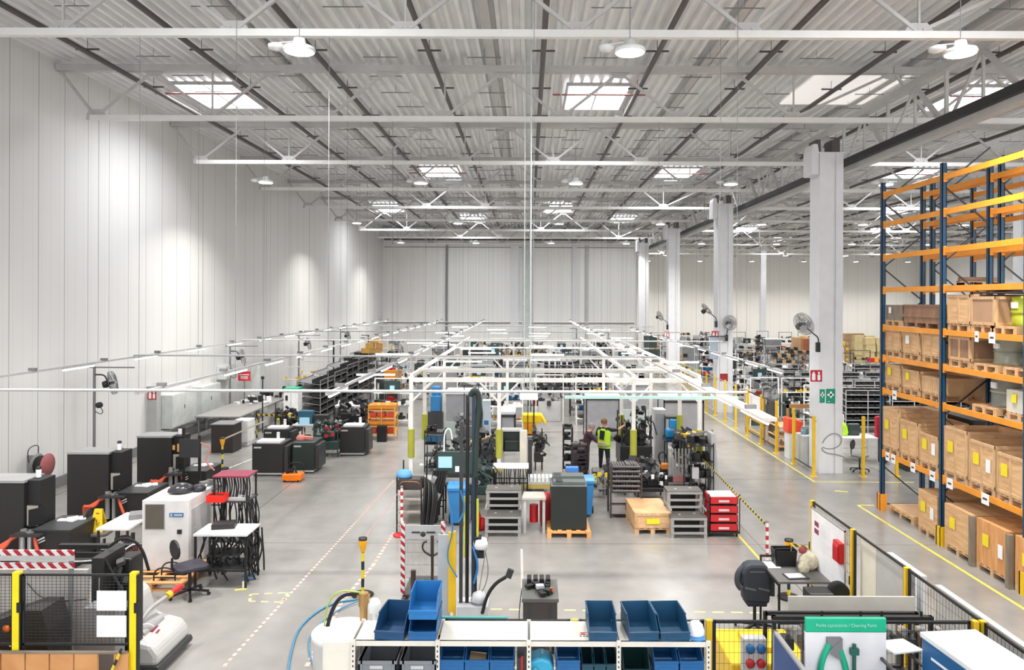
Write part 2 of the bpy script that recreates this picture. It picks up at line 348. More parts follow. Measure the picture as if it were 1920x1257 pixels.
# columns
colm = mat('column_paint', (.72, .72, .74), .5, var=.03)
def column(lbl, Y):
    t = thing('column', lbl, 'column', (9.46, Y, 0), 0, 'white concrete columns between the halls')
    b = MB().box(-.37, .08, -.4, .4, 0, 10.0).box(.14, .37, -.4, .4, 0, 10.0).box(.08, .14, -.36, .36, 0, 10.0); b.done('shaft', colm, t)
    MB().prism([(-.6, 9.35), (-.38, 9.35), (-.38, 10.05), (-.42, 10.3), (-.55, 10.3), (-.6, 10.1)], -.36, .36).box(-.38, .45, -.36, .36, 10.0, 10.05).done('corbel', colm, t)
    MB().box(-.45, -.3, -.3, .3, 10.05, 10.45).box(.05, .3, -.3, .3, 10.05, 10.45).prism([(-.5, 10.05), (-.44, 10.05), (-.44, 10.45)], -.3, .3).done('head_bracket', DSTEEL, t); return t
for k, y in enumerate((23.7, 36.2, 48.7, 61.2)):
    column(['tall white column with green and red signs, nearest to the racking', 'tall white column with two fans, second along', 'tall white column, third along the row', 'slim looking white column close to the back wall'][k], y)
for k, y in enumerate((36.2, 61.2, 84)):
    t = tag(MB().box(-.3, .3, -.3, .3, 0, 11.9).done('column', colm, loc=(24+k*1.2, y, 0)), 'plain white column in the right hall, %s' % ['nearest', 'middle', 'farthest'][k], 'column')
# back wall columns and dark strips
for k, (px, w_, m_) in enumerate(((838, .18, MGREY), (965, .75, colm), (988, .9, mat('pale_green_grey', (.56, .6, .59), .4)), (1077, .4, colm), (1100, .25, LGREY), (1198, .16, MGREY), (1208, .7, colm))):
    tag(MB().box(-w_/2, w_/2, -.18, 0, 0, 10.4).done('wall_post', m_, loc=(XA(px, YF, 500), YF, 0)), '%s vertical post on the back wall, %s from the left' % (['thin dark', 'broad white', 'broad greenish', 'white', 'slim grey', 'thin dark', 'broad white'][k], ordn[k].replace('nearest', 'first')), 'wall post')
tag(MB().box(XL+.1, 9.8, -.12, 0, 10.85, 11.05).done('wall_rail', DSTEEL, loc=(0, YF, 0)), 'dark strip along the top of the back wall', 'wall strip')
tag(MB().box(XL+.1, 9.8, -.06, 0, 10.18, 10.24).done('wall_rail', MGREY, loc=(0, YF, 0)), 'grey flashing line near the top of the back wall', 'wall strip')
tag(MB().box(XL+.1, 9.8, -.1, -.02, 3.2, 3.27).done('wall_rail', MGREY, loc=(0, YF, 0)), 'thin grey conduit line low across the back wall', 'conduit')
# ---------------- high-bay lamps
glow = mat('lamp_glow', (1., .98, .93), emit=22.)
lamp0 = None
rown = ['nearest row', 'second row', 'third row', 'fourth row', 'fifth row', 'added sixth row']
for r, y in enumerate((13.6, 29, 44.4, 59.8, 75.2, 86.5)):  # last row added to brighten the back wall of the right hall
    for k in range(10):
        x = -10.2+6.02*k
        if r >= 4 and x < 11: continue
        lb = 'round white high-bay lamp, %s, lamp %s from the left wall' % (rown[r], ordn[k].replace('nearest', 'first'))
        if lamp0 is None:
            lamp0 = thing('high_bay_lamp', lb, 'lamp', (x, y, 9.9), 0, 'high-bay ceiling lamps')
            MB().lathe([(.27, 0), (.29, .03), (.27, .08), (.12, .13), (.1, .24), (0, .26)], n=24).done('housing', WHITE, lamp0)
            MB().lathe([(.25, -.008), (.0, -.012)], n=24).done('light_panel', glow, lamp0)
            MB().cyl((0, 0, .25), (0, 0, 2.24), .008, n=5).box(-.2, .2, -.04, .04, 2.235, 2.249).done('suspension_rod', MGREY, lamp0)
            MB().lathe([(.0, .0), (.14, .03), (.15, .1), (.0, .16)], (-.42, 0, .02), n=14).cyl((-.42, 0, .16), (0, 0, .2), .012, n=5).done('driver_box', WHITE, lamp0)
        else: clone(lamp0, (x, y, 9.9), 0, lb)
        L = bpy.data.lights.new('high_bay_light', 'AREA'); L.shape = 'DISK'; L.size = .5; L.energy = LAMP_W; L.color = (1, .97, .92); L.spread = math.radians(125)
        lo = bpy.data.objects.new('high_bay_light', L); S.collection.objects.link(lo); lo.location = (x, y, 9.87)
# ================================================================ pallet racking on the right
RX0, RX1, SX0, SX1 = 9.17, 10.2, 10.45, 11.5
RYS = [19.3, 16.5, 13.7, 10.9]
LV = [1.48, 3.08, 3.93, 4.71, 5.68, 6.52, 7.36, 8.13]
rk = thing('pallet_rack', 'tall blue and orange pallet rack facing the aisle', 'pallet rack', (0, 0, 0), 0, None)
rk2 = thing('pallet_rack', 'second blue and orange pallet rack, back to back behind the aisle rack', 'pallet rack')
for t, x0, x1 in ((rk, RX0, RX1), (rk2, SX0, SX1)):
    for y in RYS:
        for x in (x0, x1):
            u = MB().box(x-.05, x+.05, y-.05, y-.04, 0, 8.45).box(x-.05, x-.035, y-.05, y+.05, 0, 8.45).box(x+.035, x+.05, y-.05, y+.05, 0, 8.45).box(x-.07, x+.07, y-.07, y+.07, 0, .01)
            u.done('upright', NAVY, t)
            if x == RX0: MB().box(x-.09, x-.055, y-.09, y+.09, 0, .42).box(x-.09, x+.08, y-.1, y-.055, 0, .42).box(x-.09, x+.08, y+.055, y+.1, 0, .42).done('upright_guard', RORG if y > 18 else YEL, t)
        br = MB(); z = .3; k = 0
        while z < 8.0:
            a, c = (x0, x1) if k % 2 else (x1, x0); br.bar((a, y, z), (c, y, z+.85), .03, .03); z += .85; k += 1
        br.bar((x0, y, .15), (x1, y, .15), .03).bar((x0, y, 8.3), (x1, y, 8.3), .03); br.done('frame_bracing', DGREY, t)
    for ya, yb in zip(RYS, RYS[1:]):
        for z in LV:
            for x in (x0, x1):
                MB().box(x-.025, x+.025, yb+.05, ya-.05, z-.06, z+.06).box(x-.03, x+.03, yb+.05, yb+.09, z-.11, z+.09).box(x-.03, x+.03, ya-.09, ya-.05, z-.11, z+.09).done('load_beam', RORG, t)
pal0 = None
def pallet_mb(w=.8, d=1.2, top=True):        # w along y (short side shown), d along x
    b = MB()
    for i in (-1, 0, 1):
        for j in (-1, 0, 1): b.cb(j*(d/2-.07), i*(w/2-.05), .022, .14, .1, .078)
        b.cb(0, i*(w/2-.05), 0, d, .1, .022)
    for j in (-1, 0, 1): b.cb(j*(d/2-.07), 0, .1, .14, w, .022)
    for i in (-2, -1, 0, 1, 2): b.cb(0, i*(w/2-.07)/2, .122, d, .12 if i % 2 == 0 else .1, .022)
    return b
def crate(lbl, x, y, z, w, d, h, m=PLY, lab='y', frame=True, open_=False, grp=None, pm=WOOD, name='wooden_crate', cat='crate', ribs=1):
    t = thing(name, lbl, cat, (x, y, z), 0, grp)
    pallet_mb(w, d).done('pallet_base', pm, t); zb = .145; b = MB()
    if open_:
        b.box(-d/2, d/2, -w/2, w/2, zb, zb+.02).box(-d/2, -d/2+.02, -w/2, w/2, zb, zb+h).box(d/2-.02, d/2, -w/2, w/2, zb, zb+h).box(-d/2, d/2, -w/2, -w/2+.02, zb, zb+h).box(-d/2, d/2, w/2-.02, w/2, zb, zb+h)
    else: b.box(-d/2, d/2, -w/2, w/2, zb, zb+h)
    b.done('body', m, t)
    if frame:
        f = MB(); e = .012; q = .06
        for sx in (-1,):
            X0, X1 = sx*d/2-e, sx*d/2
            ys = [-w/2, w/2-q]+[-w/2+w*(i+1)/(ribs+1)-q/2 for i in range(ribs)]
            for yy in ys: f.box(X0, X1, yy, yy+q, zb, zb+h)
            f.box(X0-.003, X1, -w/2, w/2, zb, zb+q).box(X0-.003, X1, -w/2, w/2, zb+h-q, zb+h)
        for xx in (-d/2, -q/2, d/2-q): f.box(xx, xx+q, -w/2-e, -w/2, zb, zb+h)
        f.box(-d/2, d/2, -w/2-e-.003, -w/2, zb, zb+q).box(-d/2, d/2, -w/2-e-.003, -w/2, zb+h-q, zb+h)
        f.done('batten_frame', WOOD, t)
    if lab:
        s = min(.13, h*.22); MB().box(-d/2-.022, -d/2-.016, w*.08, w*.08+s*1.5, zb+h*.45, zb+h*.45+s*1.8).done('label', PAPER if lab == 'w' else YLAB, t)
        if lab == 'yw': MB().box(-d/2-.022, -d/2-.016, -w*.36, -w*.36+s*1.1, zb+h*.35, zb+h*.35+s*2).done('label', PAPER, t)
    return t
CX = RX0+.6
B1, B2, B3 = (18.82, 17.92, 17.02), (16.02, 15.12, 14.22), (13.2, 12.3, 11.4)
pos = ['far left end', 'second', 'third', 'fourth', 'fifth', 'last in view']
def row(z, specs, lvl):
    for k, (y, w, h, m, lab, op, d) in enumerate(specs):
        crate('%s crate on %s, %s from the far end' % (['tall', 'plain', 'smaller', 'large', 'wide', 'big'][k % 6], lvl, ['first', 'second', 'third', 'fourth', 'fifth', 'sixth', 'seventh', 'eighth'][k]), CX, y, z, w, d, h, m, lab, True, op, 'crates on the pallet rack', ribs=1)
Z = lambda l: LV[l]+.062
row(Z(0), [(18.86, .8, 1.0, PLY, 'y', False, 1.2), (17.96, .8, .82, PLY, 'y', True, 1.2), (17.06, .8, .66, PLY, 'yw', True, 1.2),
           (16.0, .85, .98, PLY, 'y', True, 1.2), (15.07, .85, .86, PLY, 'yw', True, 1.2), (14.17, .82, .78, PLY, 'y', True, 1.2), (13.15, .8, .75, PLY, 'y', True, 1.2)], 'the lowest beam level')
row(Z(1), [(18.86, .78, .5, PLY, 'y', False, 1.1), (17.96, .78, .45, PLY, 'y', True, 1.1), (17.06, .78, .38, WOOD, None, False, 1.1)], 'the second beam level')
row(Z(2), [(18.86, .78, .52, PLY, None, False, 1.1), (17.96, .78, .5, PLY, 'w', False, 1.1), (17.06, .78, .55, PLY, None, False, 1.1), (15.95, .8, .5, BWOOD, None, False, 1.1)], 'the third beam level')
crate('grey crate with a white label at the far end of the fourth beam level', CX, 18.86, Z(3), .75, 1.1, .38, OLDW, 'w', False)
t = thing('wooden_crate', 'long low brown crate on the fourth beam level', 'crate', (CX, 17.55, Z(3)))
MB().box(-.5, .5, -.85, .85, .1, .5).done('body', BWOOD, t); MB().box(-.52, .52, -.87, .87, .5, .54).box(-.52, -.5, -.87, .87, .24, .3).done('lid', BWOOD, t)
b = MB()
for yy in (-.7, -.2, .3, .75): b.cb(0, yy, 0, 1, .1, .1)
b.done('skid', BWOOD, t)
crate('large ribbed plywood crate at the middle upright of the fourth beam level', CX, 15.95, Z(3), .82, 1.15, .62, PLY, None, True, ribs=1)
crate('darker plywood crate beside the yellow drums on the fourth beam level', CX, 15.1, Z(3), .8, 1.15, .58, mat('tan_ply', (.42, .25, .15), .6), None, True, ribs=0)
def drum(lbl, x, y, z, r, h, m, strap=None, name='cable_drum', pal=True):
    t = thing(name, lbl, 'drum', (x, y, z)); zz = .145 if pal else 0
    if pal: pallet_mb(.8, 1.15).done('pallet_base', WOOD, t)
    MB().lathe([(r, zz), (r*1.01, zz+.04), (r*.96, zz+.06), (r*.96, zz+h-.06), (r, zz+h-.04), (r*.98, zz+h), (0, zz+h)], n=24).done('wrapped_body', m, t)
    if strap: MB().lathe([(r+.006, zz+h*.45), (r+.006, zz+h*.52)], n=24).done('strap', strap, t); MB().box(-r-.012, -r+.03, -.08, .08, zz+h*.6, zz+h*.8).done('label', PAPER, t)
    return t
yg = mat('olive_yellow_wrap', (.42, .45, .03), .35); gw = mat('grey_wrap', (.2, .2, .17), .4); gw2 = mat('smoky_wrap', (.3, .31, .24), .35)
drum('olive yellow wrapped drum on the fourth beam level, left of its pair', CX, 14.45, Z(3), .36, .58, yg, yg)
drum('olive yellow wrapped drum on the fourth beam level, at the picture edge', CX, 13.2, Z(3), .38, .58, yg, yg)
drum('grey film wrapped drum on the third beam level beside the middle upright', CX, 15.0, Z(2), .36, .52, gw2, gw)
drum('grey wrapped drum with a white label on the second beam level', CX, 15.05, Z(1), .38, .6, gw, gw2)
crate('whitewashed plank crate with a green label near the right edge of the second beam level', CX, 14.0, Z(1), .75, 1.1, .42, mat('pale_planks', (.62, .58, .48), .7), 'y', False)
t = thing('coil_stack', 'dark stack of coils on a pallet on the third beam level', 'coil', (CX, 14.05, Z(2)))
pallet_mb(.8, 1.15).done('pallet_base', WOOD, t)
for k in range(3): MB().lathe([(.36, 0), (.38, .05), (.36, .12), (.2, .12), (.2, 0)], (0, 0, .145+k*.13), n=20).done('coil', DGREY, t)
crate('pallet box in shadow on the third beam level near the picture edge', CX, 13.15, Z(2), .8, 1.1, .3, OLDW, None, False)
tag(MB().box(-.5, .5, -.7, .7, 0, .04).rb((0, .2, .07), (.9, .8, .05), (0, .05, 0)).done('folded_cover', mat('dark_brown_cover', (.05, .03, .03), .9), loc=(CX+.1, 15.0, Z(3)+.78)), 'dark folded cover lying on a crate high on the rack', 'cover')
t = thing('empty_pallet', 'empty flat wooden pallet on the floor below the rack', 'pallet', (9.85, 18.55, 0)); pallet_mb(1.2, 1.15).done('deck', WOOD, t)
MB().box(-.56, .56, -.58, .58, .145, .2).done('sheet', PLY, t)
gr = 'big crates on the floor under the rack'
crate('plywood crate on the floor left of the middle rack upright', 9.85, 17.12, 0, .8, 1.35, .86, PLY, 'yw', False, False, gr)
crate('long plywood crate on the floor right of the middle upright', 9.85, 15.78, 0, 1.0, 1.5, .86, PLY, 'y', False, False, gr)
crate('orange plywood crate on the floor with a white notice and yellow label', 9.85, 14.62, 0, 1.0, 1.5, .88, WOODO, 'yw', False, False, gr)
crate('orange plywood crate on the floor nearest the right picture edge', 9.85, 13.42, 0, 1.0, 1.5, .9, WOODO, 'y', False, False, gr)
for y in (15.2, 14.02): tag(MB().box(-.05, .05, -.05, .05, 0, 1.02).done('timber_post', OLDW, loc=(9.06, y, 0)), 'grey weathered timber batten stood %s the orange crates' % ('before' if y > 15 else 'between'), 'timber')
# beam tags
for k, (y, z, w) in enumerate([(18.95, 0, .2), (18.65, 0, .2), (17.7, 0, .2), (16.85, 0, .22), (16.15, 0, .22), (14.9, 0, .24), (13.4, 0, .25), (18.6, 1, .2), (15.2, 3, .12), (14.7, 3, .2)]):
    t = tag(MB().box(-.008, 0, -w/2, w/2, -.11, .11).done('location_sign', PAPER, loc=(RX0-.03, y, LV[z]-.03)), 'white location sign on the %s of the rack, %s' % (('lowest beam', nth(k)+' from the far end') if k < 7 else [('second beam', 'near its far end'), ('fourth beam', 'smaller one by the middle upright'), ('fourth beam', 'larger one nearer the picture edge')][k-7]), 'sign', 'white location signs on the rack beams')
    MB().box(-.0095, -.008, -w*.3, w*.3, -.02, .02).done('printed_line', DGREY, t)
# second rack: dark loads seen between the uprights
for k, (y, z, w, h, m) in enumerate([(18.4, 0, 1.6, .9, CHAR), (15.3, 0, 2.0, 1.0, BWOOD), (15.2, 1, 1.8, .6, CHAR), (18.2, 4, .1, .1, BWOOD), (14.6, 2, 1.2, .6, CHAR), (16.1, 3, .5, .5, BWOOD)]):
    t = thing('wrapped_load', '%s load on the rear rack, %s' % (['wide dark', 'long brown boxed', 'low dark', 'tiny brown', 'square dark', 'small brown boxed'][k], ['at its far lower end', 'low behind the large open crates', 'behind the grey drum', 'high at the far end', 'behind the coil stack', 'high in its middle']
[k]), 'load', ((SX0+SX1)/2, y, LV[z]+.062)); b = pallet_mb(min(w, 2), 1.0); b.done('pallet_base', WOOD, t); MB().box(-.48, .48, -w/2, w/2, .145, .145+h).done('body', m, t, bev=.02)
# ================================================================ front shelf with bins
SF, SB, SZ = 7.15, 7.6, 2.126
sx = lambda px: (px-VX)*SF/F
t = thing('bin_shelf', 'long cream metal shelving unit holding blue bins at the front', 'shelf', (0, 0, 0))
for i, (a, c) in enumerate(((665, 823), (823, 994), (994, 1162), (1162, 1330))):
    MB().box(sx(a)+.012, sx(c)-.012, SF, SB, SZ-.035, SZ).box(sx(a)+.012, sx(c)-.012, SF-.002, SF+.02, SZ-.05, SZ).done('shelf_board', CREAM, t)
    for z in (1.66, 1.2, .7, .15): MB().box(sx(a)+.012, sx(c)-.012, SF, SB, z-.035, z).done('shelf_board', CREAM, t)
for px in (665, 823, 994, 1162, 1330):
    for y in (SF-.01, SB+.0):
        b = MB().box(sx(px)-.02, sx(px)+.02, y-.012, y+.012, 0, SZ+.012)
        b.done('post', CREAM, t)
        if y < SB-.2:
            q = MB()
            for k in range(14): q.box(sx(px)-.006, sx(px)+.006, y-.014, y-.0125, 1.45+k*.048, 1.47+k*.048)
            q.done('punched_holes', DGREY, t, kind='stuff')
def bin_mb(w, d, h, lip=.4, th=.006):          # open bin, low front lip (front towards -y)
    b = MB(); b.box(-w/2, w/2, -d/2, d/2, 0, th)
    side = [(-d/2, 0), (d/2, 0), (d/2, h), (-d/2+d*.3, h), (-d/2-.01, h*lip), (-d/2, 0)]
    for sx_ in (-1, 1): a = sx_*w/2; b.prism(side[:5], a-th*(sx_ > 0), a+th*(sx_ < 0), 'x')
    b.box(-w/2, w/2, d/2-th, d/2, 0, h).box(-w/2, w/2, -d/2-.012, -d/2-.002, 0, h*lip).box(-w/2-.004, w/2+.004, -d/2-.024, -d/2-.002, h*lip-.012, h*lip+.004)
    for sx_ in (-1, 1): b.box(sx_*(w/2+.002)-.005, sx_*(w/2+.002)+.005, -d/2+d*.3, d/2, h-.012, h+.003)
    b.box(-w/2, w/2, d/2-.004, d/2+.006, h-.012, h+.003).box(-w*.3, w*.3, -d/2-.016, -d/2-.011, .012, .045)
    return b
def blue_bin(lbl, px0, px1, z, h=.2, d=.45, m=BLUE, y=None, lip=.42, rz=0, grp='blue storage bins on the shelf', **k):
    w = (px1-px0)*SF/F; y = SF+d/2+.02 if y is None else y
    o = bin_mb(w, d, h, lip).done('storage_bin', m, loc=((sx(px0)+sx(px1))/2, y, z)); return tag(o, lbl, 'bin', grp, rz)
blue_bin('leftmost blue storage bin on the top shelf, with white parts inside', 708, 764, SZ, rz=-.1, m=mat('ink_blue_plastic', (.01, .06, .15), .4))
for k in range(7): 
    if k == 0: pt = None
    o = MB().rb((0, 0, .015), (.05, .02, .02), (.3*k, .2, k)).rb((.01, .01, .02), (.02, .03, .015), (0, .2*k, 1)).done('plastic_fitting', WHITE, loc=(sx(733)+(k % 4)*.03-.04, SF+.07+(k//4)*.03, SZ+.008)); tag(o, 'small white plastic fitting lying in the leftmost blue bin', 'fitting', 'white fittings in the leftmost bin')
blue_bin('blue storage bin at the bottom of the two-high stack on the top shelf', 768, 820, SZ, .195)
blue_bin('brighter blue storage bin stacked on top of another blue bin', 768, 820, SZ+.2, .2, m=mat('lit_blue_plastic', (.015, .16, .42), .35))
blue_bin('single deep blue storage bin beside the red mark on the shelf', 1107, 1160, SZ, .2, m=mat('steel_blue_plastic', (.01, .065, .14), .4))
blue_bin('deep blue storage bin, left one of the pair near the right end of the shelf', 1180, 1235, SZ, .2, m=MATS['steel_blue_plastic'], rz=.07)
blue_bin('deep blue storage bin, right one of the pair near the right end of the shelf', 1238, 1293, SZ, .2, m=MATS['steel_blue_plastic'], rz=.07)
# red trademark printed on the shelf front top
t = thing('shelf_sticker', 'small red and white sticker on the shelf beside a blue bin', 'sticker', (sx(1097), SF+.12, SZ+.001))
MB().prism([(-.04, .02), (.05, .02), (.0, .045), (.05, .07), (-.03, .075), (-.01, .05)], 0, .001, 'z').done('red_mark', RED, t)
q = MB()
for k in range(3): q.box(-.03+k*.03, -.012+k*.03, -.02, 0, 0, .001)
q.done('dark_mark', DGREY, t)
t = thing('cap', 'white cap with a blue edge at the right end of the shelf', 'cap', (sx(1313), SF+.16, SZ))
MB().lathe([(.085, 0), (.085, .05), (.07, .1), (.04, .125), (0, .13)], n=18).done('crown', PAPER, t)
MB().prism([(-.08, -.05), (-.07, -.14), (0, -.16), (.07, -.14), (.08, -.05)], .0, .012, 'z').done('peak', BBLUE, t)
def euro_crate(lbl, px0, px1, z):
    w = (px1-px0)*SF/F; d, h = .55, .3; t = thing('euro_crate', lbl, 'crate', ((sx(px0)+sx(px1))/2, SF+d/2-.05, z), 0, 'grey euro crates on the second shelf')
    b = MB().box(-w/2+.01, w/2-.01, -d/2+.01, d/2-.01, 0, .01)
    for a in (-1, 1): b.box(a*w/2-a*.012, a*w/2, -d/2, d/2, 0, h).box(-w/2, w/2, a*d/2-a*.012, a*d/2, 0, h)
    b.box(-w/2-.008, -w/2+.012, -d/2-.008, d/2+.008, h-.03, h).box(w/2-.012, w/2+.008, -d/2-.008, d/2+.008, h-.03, h).box(-w/2, w/2, -d/2-.01, -d/2+.012, h-.03, h).box(-w/2, w/2, d/2-.012, d/2+.01, h-.03, h)
    for a in (-.42, .42): b.box(a*w-.008, a*w+.008, -d/2-.01, -d/2, 0, h)
    b.done('tub', GREYP, t); MB().box(-.07, .05, -d/2-.013, -d/2-.001, h-.075, h-.045).done('card_holder', LGREY, t)
euro_crate('grey euro crate on the second shelf, left of two', 677, 747, 1.66); euro_crate('grey euro crate on the second shelf, right of two', 755, 821, 1.66)
nm = ['leftmost', 'second', 'third', 'fourth', 'fifth', 'sixth']
for k in range(3):
    blue_bin('%s of the three blue bins under the left middle board, upper layer' % nm[k], 827+k*47, 872+k*47, 1.835, .17, .4, lip=.6, grp='blue bins under the boards')
    blue_bin('%s of the three blue bins under the left middle board, lower layer' % nm[k], 827+k*47, 872+k*47, 1.66, .17, .4, lip=.6, grp='blue bins under the boards')
tag(MB().rb((0, 0, .02), (.16, .2, .03), (0, .1, 0)).done('cardboard_piece', CARD, loc=(sx(896), SF+.2, 1.845)), 'flat piece of cardboard lying in a blue bin under the shelf', 'cardboard')
t = thing('parts_tray', 'dark tray of red and black parts beside the light blue canister', 'tray', (sx(981), SF+.2, 1.66))
MB().box(-.05, .05, -.15, .15, 0, .28).done('tray', DGREY, t); MB().box(-.01, .01, -.16, -.15, 0, .3).box(-.04, .04, -.155, -.15, .1, .13).done('red_clip', RED, t)
t = thing('tool_case', 'light blue rounded tool case standing between the blue bins', 'case', (sx(1017), SF+.18, 1.66))
MB().prism([(-.13, 0), (.12, 0), (.125, .18), (.09, .25), (0, .275), (-.1, .24), (-.13, .15)], -.12, .12).done('shell', mat('sky_blue_plastic', (.04, .36, .58), .35), t, bev=.03)
MB().lathe([(.035, 0), (.035, .012), (0, .012)], (-.06, -.125, .16), n=16, R=(math.pi/2, 0, 0)).done('handle_recess', TEAL, t)
blue_bin('blue bin right of the light blue tool case, upper layer', 1047, 1090, 1.835, .17, .4, lip=.6, grp='blue bins under the boards')
blue_bin('blue bin right of the light blue tool case, lower layer', 1047, 1090, 1.66, .17, .4, lip=.6, grp='blue bins under the boards')
dgb = mat('dark_teal_plastic', (.01, .06, .09), .4)
for k in range(3): blue_bin('narrow dark teal bin under the shelf, %s of three' % nm[k].replace('most', ''), 1094+k*23, 1115+k*23, 1.72, .24, .4, dgb, lip=.75, grp='narrow dark bins under the shelf')
blue_bin('large dark green open bin under the right end of the shelf', 1172, 1222, 1.66, .32, .45, mat('bottle_green_plastic', (.008, .05, .055), .4), lip=.6, grp=None)
for k in range(2):
    blue_bin('%s blue bin at the right end under the shelf, upper layer' % ['inner', 'outer'][k], 1230+k*48, 1275+k*48, 1.83, .17, .4, lip=.6, grp='blue bins under the boards')
    blue_bin('%s blue bin at the right end under the shelf, lower layer' % ['inner', 'outer'][k], 1230+k*48, 1275+k*48, 1.66, .165, .4, lip=.6, grp='blue bins under the boards')
t = thing('storage_drum', 'round white drum with a lid behind the shelf end', 'drum', (-2.33, 9.5, 0))
MB().lathe([(.36, 0), (.38, .03), (.38, 1.1), (.4, 1.12), (.4, 1.17), (.38, 1.19), (0, 1.2)], n=32).done('drum_body', WHITE, t)
MB().box(-.01, .01, -.1, .06, 1.2, 1.225).done('lid_handle', MGREY, t)
t = thing('end_cabinet', 'cream metal cabinet at the left end of the shelf', 'cabinet', (sx(638), SF+.22, 0))
MB().box(-.16, .12, -.22, .25, 0, SZ-.01).done('body', CREAM, t, bev=.01); MB().box(-.13, .09, -.225, -.22, .3, SZ-.1).done('door', mat('cream_door', (.74, .7, .6), .5), t)
# ================================================================ machine fence, right
FX, FY, FZ = 4.76, 7.8, 2.06
def fence_run(lbl, pts, zt=FZ, zb=.12, wire=.05, skip=()):
    t = thing('mesh_fence', lbl, 'fence')
    for p in pts:
        MB().box(p[0]-.03, p[0]+.03, p[1]-.03, p[1]+.03, 0, zt).box(p[0]-.07, p[0]+.07, p[1]-.07, p[1]+.07, 0, .01).done('post', YEL, t)
        MB().box(p[0]-.045, p[0]+.045, p[1]+.03, p[1]+.04, zt*.6, zt*.66).box(p[0]+.03, p[0]+.045, p[1]-.02, p[1]+.03, 0, zt-.02).done('clamp', BLACK, t)
    for i, (p, q) in enumerate(zip(pts, pts[1:])):
        P_, Q = Vector((*p, 0)), Vector((*q, 0)); d = (Q-P_).normalized()*.06; P_ += d; Q -= d; L = (Q-P_).length; b = MB()
        for z in (zb, zt-.02): b.bar(P_+Vector((0, 0, z)), Q+Vector((0, 0, z)), .025)
        for e in (P_, Q): b.bar(e+Vector((0, 0, zb)), e+Vector((0, 0, zt)), .025)
        b.done('panel_frame', BLACK, t)
        if i in skip: continue
        MB().grid(P_+Vector((0, 0, zb)), Q-P_, (0, 0, zt-zb), int(L/wire), int((zt-zb)/(wire*2.2)), .0028).done('wire_mesh', BLACK, t)
    return t
fence_run('black mesh safety fence with yellow posts along the aisle, right foreground', [(FX, FY+1.555*k) for k in (-1, 0, 1, 2, 3)], skip=(2,), wire=.06)
fence_run('black mesh safety fence with yellow posts running behind the bin shelf', [(FX-1.40*k-.06, FY) for k in range(1, 5)][::-1]+[(FX-.08, FY)])
t = thing('whiteboard', 'white notice board hung on the aisle fence', 'notice board', (FX-.06, 11.65, 0))
MB().box(-.015, .0, -.62, .66, .75, 1.98).done('board', mat('glossy_white_board', (.8, .8, .83), .2), t)
MB().box(-.02, .005, -.64, -.62, .73, 2.0).box(-.02, .005, .66, .68, .73, 2.0).box(-.02, .005, -.64, .68, 1.98, 2.0).box(-.02, .005, -.64, .68, .73, .75).done('frame', SILV, t)
b = MB(); 
for z in (1.62, 1.74): b.box(-.018, -.015, .35, .52, z, z+.08)
b.done('red_note', mat('maroon_print', (.25, .03, .08), .6), t)
b = MB()
for k in range(5): b.box(-.017, -.015, -.3, .2, 1.2+k*.12, 1.21+k*.12)
b.done('faint_lines', mat('pale_print', (.6, .6, .66), .6), t)
tag(MB().box(-.1, .0, -.12, .12, 0, .3).prism([(-.12, .02), (-.1, .02), (-.1, .28), (-.12, .24)], -.09, .09).done('document_box', RED, loc=(FX-.045, 11.15, 1.5)), 'red document box on the fence beside the notice board', 'box')
for k, (y0, y1, z0, m, lb) in enumerate(((10.35, 10.83, .2, CREAM, 'cream panel standing behind the aisle fence'), (9.55, 10.33, .2, LGREY, 'grey door panel with a dark knob behind the aisle fence'), (9.3, 9.53, .1, PAPER, 'narrow white panel behind the aisle fence'))):
    t = thing('upright_panel', lb, 'panel', (FX+.09, 0, 0)); MB().box(-.015, .015, y0, y1, .0, 1.97).done('board', m, t, bev=.004)
    if k == 1: MB().lathe([(.0, 0), (.03, .01), (.03, .03), (0, .04)], (-.02, y1-.1, .95), n=10, R=(0, -math.pi/2, 0)).done('knob', BLACK, t)
    else: MB().box(-.017, -.015, y0+.02, y1-.02, .3, .31).done('joint_line', MGREY, t)
t = thing('plank_barrier', 'long white board barrier outside the aisle fence, near the corner', 'barrier', (FX+.22, 0, 0))
MB().box(-.03, .03, 4.9, 9.05, .0, 1.93).done('boarding', mat('greyish_white_board', (.6, .59, .57), .5), t); MB().box(-.04, .04, 4.9, 9.05, 1.93, 1.96).done('cap_rail', LGREY, t)
t = thing('plank_barrier', 'short white board barrier outside the aisle fence, farther piece', 'barrier', (FX+.24, 0, 0))
MB().box(-.03, .03, 9.4, 10.3, 0, 1.9).done('boarding', MATS['greyish_white_board'], t); MB().box(-.04, .04, 9.4, 10.3, 1.9, 1.93).done('cap_rail', LGREY, t)
# ---------------- cleaning point board and machines near the corner
t = thing('cleaning_board', 'white cleaning station board with a green header and green brush', 'board', ((1588-VX)*7.2/F, 7.2, 0))
w = .39
MB().box(-w, w, 0, .03, .25, 2.2).done('panel', mat('white_gloss_panel', (.78, .76, .77), .3), t)
MB().box(-w, w, -.008, .035, 2.2, 2.34).done('header', GREEN, t, bev=.01)
MB().box(-w+.02, -w+.06, 0, .05, 0, .25).box(w-.06, w-.02, 0, .05, 0, .25).box(-w, -w+.1, -.2, .25, 0, .04).box(w-.1, w, -.2, .25, 0, .04).done('stand', LGREY, t)
text('Punkt czyszczenia / Cleaning Point', .042, mat('header_text', (.35, .75, .6), .5), t, (0, -.012, 2.27))
b = MB().box(-.19, -.05, -.04, 0, 2.02, 2.16).prism([(-.19, 2.03), (-.05, 2.16), (-.05, 1.95), (-.12, 1.98)], -.05, -.04); b.done('dispenser_head', MGREY, t)
